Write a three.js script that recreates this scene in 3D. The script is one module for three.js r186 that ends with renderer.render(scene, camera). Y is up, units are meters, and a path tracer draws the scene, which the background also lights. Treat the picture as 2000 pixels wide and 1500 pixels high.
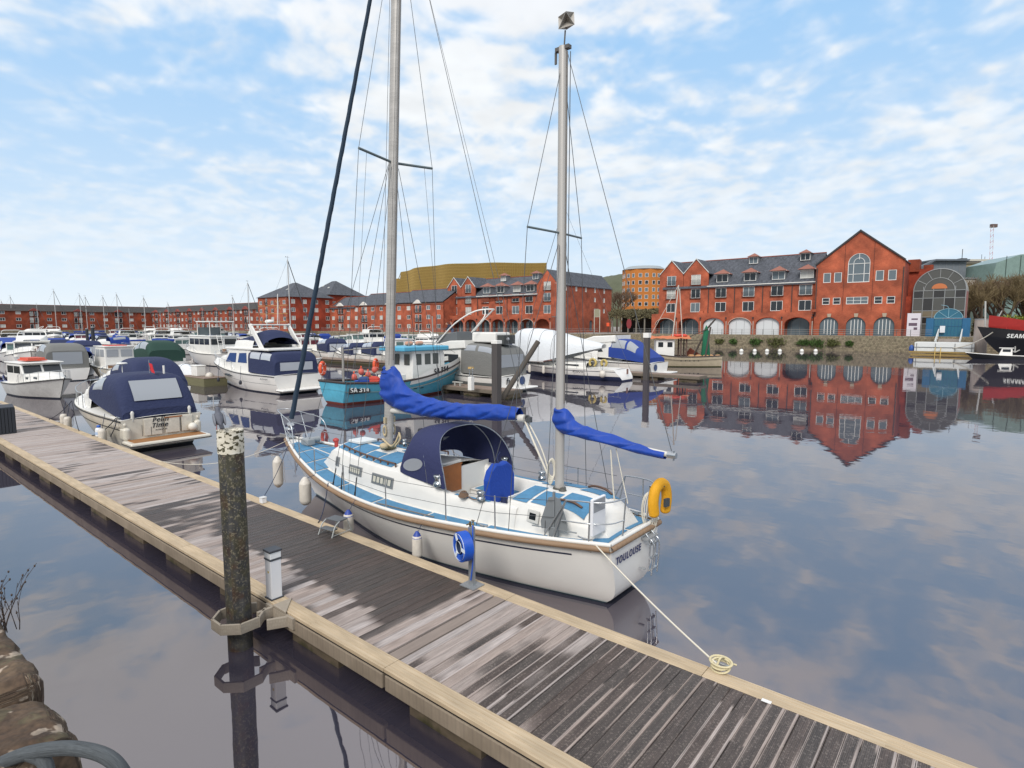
import * as THREE from 'three';
import { mergeGeometries, toCreasedNormals } from 'three/addons/utils/BufferGeometryUtils.js';
import { RoundedBoxGeometry } from 'three/addons/geometries/RoundedBoxGeometry.js';
import { FontLoader } from 'three/addons/loaders/FontLoader.js';
import { TextGeometry } from 'three/addons/geometries/TextGeometry.js';

// ------------------------------------------------------------------ camera
const EYE = 4.6, FPX = 1140, PITCH = Math.atan(115 / 1140);
const scene = new THREE.Scene();
const camera = new THREE.PerspectiveCamera(2 * Math.atan(750 / FPX) * 180 / Math.PI, 4 / 3, 0.1, 4000);
camera.position.set(0, EYE, 0);
camera.rotation.set(-PITCH, 0, 0);
scene.add(camera);

// ------------------------------------------------------------------ noise
function mulberry(a) { return () => { a |= 0; a = a + 0x6D2B79F5 | 0; let t = Math.imul(a ^ a >>> 15, 1 | a); t = t + Math.imul(t ^ t >>> 7, 61 | t) ^ t; return ((t ^ t >>> 14) >>> 0) / 4294967296; }; }
const PERM = new Uint8Array(512), GRAD = new Float32Array(256);
{ const r = mulberry(77), p = [...Array(256).keys()]; for (let i = 255; i > 0; i--) { const j = Math.floor(r() * (i + 1)); [p[i], p[j]] = [p[j], p[i]]; } for (let i = 0; i < 512; i++) PERM[i] = p[i & 255]; for (let i = 0; i < 256; i++) GRAD[i] = r(); }
const fade = (t) => t * t * (3 - 2 * t);
// value noise in two dimensions, with an optional period
function vn(x, y, per = 0) {
  let xi = Math.floor(x), yi = Math.floor(y); const fx = fade(x - xi), fy = fade(y - yi);
  let x1 = xi + 1, y1 = yi + 1;
  if (per) { xi = ((xi % per) + per) % per; x1 = ((x1 % per) + per) % per; yi = ((yi % per) + per) % per; y1 = ((y1 % per) + per) % per; }
  const h = (a, b) => GRAD[PERM[(PERM[a & 255] + b) & 255]];
  const a = h(xi, yi), b = h(x1, yi), c = h(xi, y1), d = h(x1, y1);
  return a + (b - a) * fx + (c - a) * fy + (a - b - c + d) * fx * fy;
}
function fbm(x, y, oct = 4, per = 0) { let s = 0, a = 0.5, n = 0; for (let i = 0; i < oct; i++) { s += a * vn(x, y, per); n += a; x = x * 2 + (per ? 0 : 17.3); y = y * 2 + (per ? 0 : 9.1); per *= 2; a *= 0.5; } return s / n; }
const clamp = (x, a = 0, b = 1) => Math.min(b, Math.max(a, x)), sstep = (a, b, x) => fade(clamp((x - a) / (b - a))), lerp = (a, b, t) => a + (b - a) * t;

// ------------------------------------------------------------------ sky: blue with broken cloud, whiter to the horizon
{
  const W = 3072, Hh = 1536, data = new Float32Array(W * Hh * 4);
  for (let j = 0; j < Hh; j++) {
    const el = ((j + 0.5) / Hh - 0.5) * Math.PI, y = Math.sin(el), ce = Math.cos(el);
    for (let i = 0; i < W; i++) {
      const o = (j * W + i) * 4; data[o + 3] = 1;
      if (y < 0) { data[o] = 0.34; data[o + 1] = 0.36; data[o + 2] = 0.39; continue; }
      const az = ((i + 0.5) / W - 0.5) * 2 * Math.PI, x = Math.cos(az) * ce, z = Math.sin(az) * ce;
      // broken puffs of cloud low down that close to an even overcast higher up, as the water mirrors it
      const k = 1 / (y + 0.16), px = x * k * 2.3 + 5.2, pz = z * k * 2.3 + 1.7;
      const wx = fbm(px * 1.3 + 40, pz * 1.3, 3) - 0.5, wz = fbm(px * 1.3, pz * 1.3 + 70, 3) - 0.5;
      const big = fbm(px * 0.42 + 3, pz * 0.42 + 8, 3);
      const puff = fbm(px * 4.8 + wx * 1.6, pz * 4.8 + wz * 1.6, 6), fine = fbm(px * 13 + wx * 3, pz * 13 + wz * 3, 4);
      const close = sstep(0.36, 0.58, y);
      const dens = puff * 0.8 + fine * 0.2 + (big - 0.5) * 0.95 + close * 0.5 - 0.085;
      const c = sstep(0.42, 0.76, dens), veil = sstep(0.22, 0.6, dens) * 0.42, low = sstep(0.03, 0.32, y);
      const haze = Math.exp(-y * 3.2), hz2 = Math.exp(-y * 13);
      let r = lerp(0.20, 0.74, haze), g = lerp(0.47, 0.835, haze), b = lerp(0.82, 0.905, haze);
      const lit = lerp(0.76 + 0.16 * fbm(px * 5 + 9, pz * 5, 3), 0.82 + 0.12 * big, close);
      const cl = clamp(c + veil * (1 - c)) * (0.4 + 0.6 * low);
      r = lerp(r, lit * lerp(0.955, 0.93, close), cl); g = lerp(g, lit * lerp(0.99, 0.965, close), cl); b = lerp(b, lit * lerp(1.02, 1.04, close), cl);
      r = lerp(r, 0.79, hz2 * 0.7); g = lerp(g, 0.845, hz2 * 0.7); b = lerp(b, 0.875, hz2 * 0.7);
      data[o] = r; data[o + 1] = g; data[o + 2] = b;
    }
  }
  const sky = new THREE.DataTexture(data, W, Hh, THREE.RGBAFormat, THREE.FloatType);
  sky.mapping = THREE.EquirectangularReflectionMapping; sky.magFilter = THREE.LinearFilter; sky.minFilter = THREE.LinearFilter; sky.needsUpdate = true;
  scene.background = sky; scene.environment = sky;
}
// ------------------------------------------------------------------ sun: high thin cloud makes it large and soft
const sun = new THREE.DirectionalLight(new THREE.Color(1, 0.955, 0.9), 2.6);
sun.position.set(-70, 190, 150); sun.target.position.set(0, 0, -60); scene.add(sun, sun.target);
sun.castShadow = true; sun.shadow.radius = 45; sun.shadow.mapSize.set(2048, 2048);
Object.assign(sun.shadow.camera, { left: -260, right: 200, top: 200, bottom: -200, near: 1, far: 700 });

const renderer = new THREE.WebGLRenderer({ antialias: true });
renderer.toneMapping = THREE.LinearToneMapping;
renderer.toneMappingExposure = 1.12;
renderer.shadowMap.enabled = true;
const font = await new FontLoader().loadAsync('fonts/droid/droid_sans_bold.typeface.json');

// ------------------------------------------------------------------ photo pixels (2000 x 1500) to places
const V = (x, y, z) => new THREE.Vector3(x, y, z);
function ray(u, v) { const x = (u - 1000) / FPX, y = -(v - 750) / FPX, c = Math.cos(PITCH), s = Math.sin(PITCH); return V(x, y * c - s, -y * s - c); }
function onY(u, v, y = 0) { const d = ray(u, v); return V(0, EYE, 0).addScaledVector(d, (y - EYE) / d.y); }
function at(u, v, depth) { const d = ray(u, v); return V(0, EYE, 0).addScaledVector(d, depth / -d.z); }
// the marina's own axes: along the pontoon (s) and away from the near quay (t)
const AX = V(0.772, 0, 0.636).normalize(), AN = V(0.636, 0, -0.772).normalize();
const ST = (s, t, y = 0) => V(0, y, 0).addScaledVector(AX, s).addScaledVector(AN, t);
const sOf = (p) => p.dot(AX), tOf = (p) => p.dot(AN);
const TURN = Math.atan2(-AX.z, AX.x); // rotation.y that lays local +x along AX; local +z then points at the viewer (-AN)

// ------------------------------------------------------------------ textures
function tex(w, h, fn, { srgb = true, repeat } = {}) {
  const d = new Uint8Array(w * h * 4);
  for (let j = 0; j < h; j++) for (let i = 0; i < w; i++) { const c = fn((i + 0.5) / w, (j + 0.5) / h, i, j), o = (j * w + i) * 4; if (typeof c === 'number') d[o] = d[o + 1] = d[o + 2] = clamp(c) * 255; else { d[o] = clamp(c[0]) * 255; d[o + 1] = clamp(c[1]) * 255; d[o + 2] = clamp(c[2]) * 255; } d[o + 3] = 255; }
  const t = new THREE.DataTexture(d, w, h); t.magFilter = THREE.LinearFilter; t.minFilter = THREE.LinearMipmapLinearFilter; t.generateMipmaps = true;
  t.wrapS = t.wrapT = THREE.RepeatWrapping; if (srgb) t.colorSpace = THREE.SRGBColorSpace; if (repeat) t.repeat.set(...repeat); t.needsUpdate = true; return t;
}
const mix3 = (a, b, t) => [lerp(a[0], b[0], t), lerp(a[1], b[1], t), lerp(a[2], b[2], t)];
const T = {};
// blotchy wear, nearly white: multiplies a colour
T.wear = tex(512, 512, (u, v) => { const n = fbm(u * 8, v * 8, 5, 8), m = fbm(u * 32, v * 32, 3, 32); return 0.88 + 0.12 * n + 0.06 * (m - 0.5); });
T.streak = tex(512, 512, (u, v) => { const n = fbm(u * 48, v * 4, 4, 4), m = fbm(u * 8, v * 8, 4, 8); return 0.82 + 0.16 * n + 0.12 * (m - 0.3); });
T.faint = tex(256, 256, (u, v) => 0.95 + 0.05 * fbm(u * 6, v * 6, 4, 6));
T.bump = tex(256, 256, (u, v) => fbm(u * 16, v * 16, 4, 16), { srgb: false });
T.fabricBump = tex(256, 256, (u, v) => 0.6 * fbm(u * 6, v * 6, 4, 6) + 0.4 * fbm(u * 24, v * 24, 2, 24), { srgb: false });

// ------------------------------------------------------------------ materials
const mats = {};
function M(key, color, rough = 0.6, more = {}) {
  if (mats[key]) return mats[key];
  const phys = ['clearcoat', 'transmission', 'sheen', 'ior', 'specularIntensity', 'specularColor', 'thickness'].some((k) => k in more);
  const m = new (phys ? THREE.MeshPhysicalMaterial : THREE.MeshStandardMaterial)({ color: new THREE.Color(color), roughness: rough, ...more });
  m.name = key; return mats[key] = m;
}
const rep = (t, a, b) => { const c = t.clone(); c.repeat.set(a, b); c.needsUpdate = true; return c; };

// ------------------------------------------------------------------ scene graph
const taken = {};
function numbered(n) { const k = taken[n] = (taken[n] ?? -1) + 1; return k ? n + '_' + String(k).padStart(3, '0') : n; }
function shade(o) { o.castShadow = o.receiveShadow = true; return o; }
function part(parent, name, geo, mat, pos, rot) {
  const m = shade(new THREE.Mesh(Array.isArray(geo) ? merge(geo) : geo, mat)); m.name = name;
  if (pos) m.position.set(...(pos.isVector3 ? pos.toArray() : pos)); if (rot) m.rotation.set(...rot); parent.add(m); return m;
}
function tag(o, label, category, group, kind) { o.userData = { label, category }; if (group) o.userData.group = group; if (kind) o.userData.kind = kind; return o; }
function thing(name, label, category, pos, turn = 0, group) {
  const o = new THREE.Group(); o.name = numbered(name); if (pos) o.position.copy(pos); o.rotation.y = turn; tag(o, label, category, group); scene.add(o); return o;
}
function single(name, label, category, geo, mat, pos, turn = 0, group) {
  const m = shade(new THREE.Mesh(Array.isArray(geo) ? merge(geo) : geo, mat)); m.name = numbered(name); if (pos) m.position.copy(pos); m.rotation.y = turn; tag(m, label, category, group); scene.add(m); return m;
}
function structure(name, geo, mat, label, category) { const m = shade(new THREE.Mesh(Array.isArray(geo) ? merge(geo) : geo, mat)); m.name = name; m.userData = { label, category, kind: 'structure' }; scene.add(m); return m; }

// ------------------------------------------------------------------ geometry
function merge(list) {
  const plain = list.flat(9).filter(Boolean).map((g) => { const n = g.index ? g.toNonIndexed() : g.clone(); for (const k of Object.keys(n.attributes)) if (!['position', 'normal', 'uv'].includes(k)) n.deleteAttribute(k); if (!n.attributes.uv) n.setAttribute('uv', new THREE.BufferAttribute(new Float32Array(n.attributes.position.count * 2), 2)); if (!n.attributes.normal) n.computeVertexNormals(); return n; });
  return mergeGeometries(plain);
}
function box(w, h, d, x = 0, y = 0, z = 0, ry = 0, rx = 0, rz = 0) { const g = new THREE.BoxGeometry(w, h, d); if (rx) g.rotateX(rx); if (rz) g.rotateZ(rz); if (ry) g.rotateY(ry); return g.translate(x, y, z); }
function rbox(w, h, d, r, x = 0, y = 0, z = 0, ry = 0) { const g = new RoundedBoxGeometry(w, h, d, 2, r); if (ry) g.rotateY(ry); return g.translate(x, y, z); }
function cyl(r0, r1, h, x = 0, y = 0, z = 0, seg = 16) { return new THREE.CylinderGeometry(r1, r0, h, seg).translate(x, y + h / 2, z); }
function rod(a, b, r, seg = 6, r2 = r) { // straight bar between two points
  a = a.isVector3 ? a : V(...a); b = b.isVector3 ? b : V(...b); const d = b.clone().sub(a), l = d.length(); const g = new THREE.CylinderGeometry(r2, r, l, seg); g.translate(0, l / 2, 0);
  g.applyQuaternion(new THREE.Quaternion().setFromUnitVectors(V(0, 1, 0), d.normalize())); return g.translate(a.x, a.y, a.z);
}
function tube(pts, r, seg = 24, rad = 6, closed = false) { return new THREE.TubeGeometry(new THREE.CatmullRomCurve3(pts.map((p) => p.isVector3 ? p : V(...p)), closed), seg, r, rad, closed); }
function bars(pts, r, seg = 6) { const o = []; for (let i = 1; i < pts.length; i++) o.push(rod(pts[i - 1], pts[i], r, seg)); return o; }
function sag(a, b, drop, r, n = 14) { a = a.isVector3 ? a : V(...a); b = b.isVector3 ? b : V(...b); const p = []; for (let i = 0; i <= n; i++) { const t = i / n, q = a.clone().lerp(b, t); q.y -= drop * 4 * t * (1 - t); p.push(q); } return tube(p, r, n * 2, 6); }
function lathe(pts, seg = 20) { return new THREE.LatheGeometry(pts.map((p) => new THREE.Vector2(p[0], p[1])), seg); }
function ball(r, x = 0, y = 0, z = 0, sx = 1, sy = 1, sz = 1, a = 14, b = 10) { return new THREE.SphereGeometry(r, a, b).scale(sx, sy, sz).translate(x, y, z); }
// surface from rows of points (each row the same length); uv in metres along both ways
function grid(rows, { closeV = false, flip = false, crease } = {}) {
  const nu = rows.length, nv = rows[0].length, pos = [], uv = [], idx = []; let su = 0;
  for (let i = 0; i < nu; i++) { if (i) su += rows[i][nv >> 1].distanceTo(rows[i - 1][nv >> 1]); let sv = 0; for (let j = 0; j < nv; j++) { if (j) sv += rows[i][j].distanceTo(rows[i][j - 1]); const p = rows[i][j]; pos.push(p.x, p.y, p.z); uv.push(su, sv); } }
  for (let i = 0; i < nu - 1; i++) for (let j = 0; j < nv - 1 + (closeV ? 1 : 0); j++) { const a = i * nv + j, b = i * nv + (j + 1) % nv, c = a + nv, d = b + nv; if (flip) idx.push(a, c, b, b, c, d); else idx.push(a, b, c, b, d, c); }
  let g = new THREE.BufferGeometry(); g.setAttribute('position', new THREE.Float32BufferAttribute(pos, 3)); g.setAttribute('uv', new THREE.Float32BufferAttribute(uv, 2)); g.setIndex(idx);
  if (crease) g = toCreasedNormals(g, crease); else g.computeVertexNormals(); return g;
}
// flat sheet through an outline in the xy plane, thickened along z
function slab(outline, depth, holes = [], bevel = 0) {
  const s = new THREE.Shape(outline.map((p) => new THREE.Vector2(p[0], p[1])));
  for (const h of holes) s.holes.push(h.isPath || h.curves ? h : new THREE.Path(h.map((p) => new THREE.Vector2(p[0], p[1]))));
  return new THREE.ExtrudeGeometry(s, { depth, bevelEnabled: bevel > 0, bevelSize: bevel, bevelThickness: bevel, bevelSegments: 1, curveSegments: 10 });
}
const rect = (x, y, w, h) => [[x, y], [x + w, y], [x + w, y + h], [x, y + h]];
function archPath(cx, y0, w, h, rise, n = 12) { const p = [[cx - w / 2, y0]]; for (let i = 0; i <= n; i++) { const a = Math.PI * (1 - i / n); p.push([cx + Math.cos(a) * w / 2, y0 + h - rise + Math.sin(a) * rise]); } p.push([cx + w / 2, y0]); return p; }
// smooth curve through (x, y) pairs
function curve(...pts) { return (x) => { const n = pts.length; if (x <= pts[0][0]) return pts[0][1]; if (x >= pts[n - 1][0]) return pts[n - 1][1]; let i = 0; while (x > pts[i + 1][0]) i++; const m = (k) => k <= 0 ? (pts[1][1] - pts[0][1]) / (pts[1][0] - pts[0][0]) : k >= n - 1 ? (pts[n - 1][1] - pts[n - 2][1]) / (pts[n - 1][0] - pts[n - 2][0]) : (pts[k + 1][1] - pts[k - 1][1]) / (pts[k + 1][0] - pts[k - 1][0]); const h = pts[i + 1][0] - pts[i][0], t = (x - pts[i][0]) / h, t2 = t * t, t3 = t2 * t; return (2 * t3 - 3 * t2 + 1) * pts[i][1] + (t3 - 2 * t2 + t) * h * m(i) + (-2 * t3 + 3 * t2) * pts[i + 1][1] + (t3 - t2) * h * m(i + 1); }; }
function uvMetres(g, k = 1) { // box-projected texture coordinates in metres
  g = g.index ? g.toNonIndexed() : g; const p = g.attributes.position, n = g.attributes.normal, uv = new Float32Array(p.count * 2);
  for (let i = 0; i < p.count; i++) { const ax = Math.abs(n.getX(i)), ay = Math.abs(n.getY(i)), az = Math.abs(n.getZ(i)); const x = p.getX(i), y = p.getY(i), z = p.getZ(i); const [a, b] = ay > ax && ay > az ? [x, z] : ax > az ? [z, y] : [x, y]; uv[2 * i] = a * k; uv[2 * i + 1] = b * k; }
  g.setAttribute('uv', new THREE.BufferAttribute(uv, 2)); return g;
}
// an unreadable handwritten line, as far lettering shows it
function scrawl(w, h, n, seed, r = 0.012) { const k = mulberry(seed), p = []; for (let i = 0; i <= n * 2; i++) p.push(V(-w / 2 + w * i / (n * 2) + (k() - 0.5) * w / n * 0.5, (i % 2 ? h : 0) * (0.6 + 0.4 * k()), 0)); return tube(p, r, n * 8, 4); }
function writing(str, size, depth = 0.004, slant = 0) { const g = new TextGeometry(str, { font, size, depth, curveSegments: 4 }); g.computeBoundingBox(); const b = g.boundingBox; g.translate(-(b.min.x + b.max.x) / 2, 0, 0); if (slant) g.applyMatrix4(new THREE.Matrix4().makeShear(0, 0, slant, 0, 0, 0)); return g; }
// ================================================================== WATER
{
  const ripple = tex(512, 512, (u, v) => 0.65 * fbm(u * 6, v * 6, 4, 6) + 0.35 * fbm(u * 18 + 3, v * 18, 3, 18), { srgb: false });
  const g = new THREE.PlaneGeometry(3000, 3000).rotateX(-Math.PI / 2); ripple.repeat.set(3000 / 9, 3000 / 9);
  const water = M('harbour_water', '#3c3944', 0.02, { ior: 3.0, specularColor: new THREE.Color(1, 0.91, 0.865), bumpMap: ripple, bumpScale: 0.004 });
  structure('water', g, water, 'still grey water of the marina basin', 'water').position.set(0, 0, -700);
}
// ================================================================== FAR QUAY AND LAND
const QUAY = 2.72;
const stoneWall = tex(1024, 512, (u, v) => { // far masonry: courses too small to tell apart singly
  const row = Math.floor(v * 16), off = (row % 2) * 0.5, x = u * 20 + off, c = Math.floor(x), fx = x - c, fy = v * 16 - row;
  const j = Math.min(fx, 1 - fx) < 0.05 || Math.min(fy, 1 - fy) < 0.09 ? 0.72 : 1, h = 0.72 + 0.4 * GRAD[PERM[(c % 20 + row * 31) & 255]], n = fbm(u * 32, v * 16, 4, 16);
  return mix3([0.56 * h, 0.50 * h, 0.42 * h], [0.47, 0.45, 0.36], n * 0.8).map((k) => k * j * (0.8 + 0.35 * n));
});
const quayMat = M('quay_stone', '#ffffff', 0.95, { map: stoneWall });
const paving = M('quay_paving', '#8d867f', 0.95, { map: rep(T.wear, 0.2, 0.2) });
// the quay edge as (s, t) corners, anticlockwise seen from above, and the land behind it
const edge = [[-300, -60], [-272, 20], [-272, 89], [-166, 89], [-166, 104.5], [-64, 107], [-64, 119], [60, 119]];
{
  const shape = new THREE.Shape([...edge, [140, 119], [140, 700], [-700, 700], [-700, -60]].map(([s, t]) => { const p = ST(s, t); return new THREE.Vector2(p.x, -p.z); }));
  const g = new THREE.ExtrudeGeometry(shape, { depth: QUAY + 2, bevelEnabled: false }); g.rotateX(-Math.PI / 2).translate(0, -2, 0);
  const land = structure('ground', uvMetres(g, 0.25), [paving, quayMat], 'stone quay and paved promenade behind the basin', 'quay');
  land.name = 'quay_ground';
}
function railing(a, b, name, label, y0 = QUAY, h = 1.1, step = 2.0, off = 0) { // quay railing: each post a part
  const o = thing(name, label, 'railing', a.clone().setY(y0), Math.atan2(-(b.z - a.z), b.x - a.x), 'railings along the promenade'), L = Math.hypot(b.x - a.x, b.z - a.z), iron = M('railing_iron', '#3a3c3e', 0.6), pale = M('railing_pale', '#8c8a86', 0.55);
  const post = box(0.07, h, 0.07, 0, h / 2, 0); for (let x = 0; x <= L; x += step) part(o, 'post', post, iron, [x, 0, 0]);
  for (const y of [h - 0.03, h * 0.66, h * 0.33]) part(o, 'rail', rod([0, y, 0.05], [L, y, 0.05], 0.028), pale); return o;
}
for (const [i, [a, b]] of [[[-271, 89.6], [-167, 89.6]], [[-165, 105.1], [-118, 106.3]], [[-118, 106.3], [-65, 107.6]], [[-63, 119.6], [-8, 119.6]]].entries())
  railing(ST(...a), ST(...b), 'quay_railing', ['grey railing along the quay before the distant long brick terrace', 'grey railing on the quay wall before the hip roofed block', 'grey railing on the quay before the brick arcade with dormers', 'black posted railing on the planted quay wall before the tall gabled building'][i], QUAY, 1.1, i < 2 ? 3 : 2);

// ================================================================== NEAR QUAY (under the camera)
{
  const stone = tex(1024, 1024, (u, v) => { const n = fbm(u * 6, v * 6, 6, 6), m = fbm(u * 40, v * 40, 3, 40), l = sstep(0.60, 0.70, fbm(u * 10 + 5, v * 10, 5, 10)), w = sstep(0.66, 0.74, fbm(u * 14, v * 14 + 8, 4, 14)); let c = mix3([0.30, 0.24, 0.20], [0.52, 0.46, 0.38], n); c = mix3(c, [0.45, 0.46, 0.36], l * 0.5); c = mix3(c, [0.86, 0.83, 0.78], w * 0.75); return c.map((k) => k * (0.75 + 0.5 * m)); });
  const sm = M('coping_stone', '#c9c0b8', 0.95, { map: stone, bumpMap: T.bump, bumpScale: 0.02 });
  const near = new THREE.Shape([[-80, 0.2], [30, 0.2], [30, -30], [-80, -30]].map(([s, t]) => { const p = ST(s, t); return new THREE.Vector2(p.x, -p.z); }));
  const g = new THREE.ExtrudeGeometry(near, { depth: 4.4, bevelEnabled: false }).rotateX(-Math.PI / 2).translate(0, -2, 0);
  const q = structure('quay_near', uvMetres(g, 0.25), [paving, quayMat], 'near quay with rounded coping stones at the corner of the basin', 'quay');
  const rock = (w, h, d, r, seed) => { const b = new THREE.BoxGeometry(w, h, d, 18, 10, 14), p = b.attributes.position, v = V(0, 0, 0); for (let i = 0; i < p.count; i++) { v.fromBufferAttribute(p, i); const c = V(clamp(v.x, -w / 2 + r, w / 2 - r), clamp(v.y, -h / 2 + r, h / 2 - r), clamp(v.z, -d / 2 + r, d / 2 - r)), n = v.clone().sub(c).normalize(); const k = (fbm(v.x * 3 + seed, v.z * 3 + v.y * 2, 4) - 0.5) * 0.09 + (fbm(v.x * 11 + seed, v.z * 11 + v.y * 9, 4) - 0.5) * 0.045; v.copy(c).addScaledVector(n, r + k); p.setXYZ(i, v.x, v.y, v.z); } b.computeVertexNormals(); return uvMetres(toCreasedNormals(b, 1.2), 0.9); };
  // stones along the edge, ending in a rounded one beside the ladder
  const e0 = onY(118, 1385, QUAY); const sEnd = sOf(e0) + 0.36, tE = tOf(e0) - 0.02;
  const spec = [[0.62, 0.13], [1.15, 0.05], [0.95, 0.055], [1.25, 0.05], [1.1, 0.05], [1.2, 0.05], [1.3, 0.05], [1.2, 0.05]]; let s = sEnd;
  spec.forEach(([len, r], i) => { const p = ST(s - len / 2, tE - 0.42, QUAY - 0.19 + (i % 3) * 0.012); part(q, 'stone', rock(len - 0.025, 0.46, 0.84 + (i ? 0 : 0.05), r, i * 7.3), sm, p, [0, TURN + (i ? 0 : 0.05), 0]); part(q, 'stone', rock(len * 0.95, 0.42, 0.8, 0.08, i * 3.1 + 40), sm, ST(s - len / 2 + 0.1, tE - 1.27, QUAY - 0.2), [0, TURN, 0]); s -= len; });
  // a lower stone showing beyond the ladder hoop
  part(q, 'stone', rock(0.7, 0.4, 0.8, 0.14, 91), sm, ST(sEnd + 0.42, tE - 0.48, QUAY - 0.33), [0, TURN, 0]);
  // tubular ladder hoop
  const pipe = M('galvanised_pipe', '#5d6265', 0.7, { metalness: 0.3, map: rep(T.streak, 0.5, 3), bumpMap: rep(T.bump, 1, 8), bumpScale: 0.004 });
  const hoop = thing('ladder_hoop', 'bent grey steel tube handrail of a ladder beside the coping stones', 'handrail', onY(70, 1500, QUAY));
  const W = (u, v, d) => at(u, v, d).sub(hoop.position);
  part(hoop, 'hoop', tube([W(-90, 1530, 2.35), W(-20, 1500, 2.33), W(60, 1470, 2.3), W(150, 1462, 2.28), W(215, 1482, 2.26), W(245, 1520, 2.25), W(255, 1580, 2.24), W(250, 1700, 2.24)], 0.029, 60, 12), pipe);
  part(hoop, 'brace', tube([W(55, 1472, 2.3), W(85, 1486, 2.29), W(95, 1520, 2.27), W(96, 1640, 2.26)], 0.027, 30, 10), pipe);
  // leafless twigs growing from the wall
  const tw = thing('quay_shrub', 'leafless twiggy shrub growing from the edge of the near quay', 'shrub', onY(5, 1212, QUAY)); const r = mulberry(5), twigs = [];
  for (let i = 0; i < 16; i++) { let p = V((r() - 0.5) * 0.16, -0.1, (r() - 0.5) * 0.16), d = V((r() - 0.35) * 0.7, 1, (r() - 0.5) * 0.7).normalize(); for (let k = 0; k < 4; k++) { const q2 = p.clone().addScaledVector(d, 0.07 + r() * 0.05); twigs.push(rod(p, q2, 0.0035 - k * 0.0006, 4)); if (r() < 0.7) { const f = p.clone().lerp(q2, 0.7), bd = d.clone().add(V(r() - 0.5, r() * 0.4, r() - 0.5)).normalize(); twigs.push(rod(f, f.clone().addScaledVector(bd, 0.05 + r() * 0.05), 0.0018, 3)); twigs.push(ball(0.006, f.x + bd.x * 0.08, f.y + bd.y * 0.08, f.z + bd.z * 0.08, 1, 1.5, 1, 5, 4)); } p = q2; d = d.add(V((r() - 0.5) * 0.5, 0.1, (r() - 0.5) * 0.5)).normalize(); } }
  part(tw, 'twigs', twigs, M('twig', '#4a3d35', 0.9));
}
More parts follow.
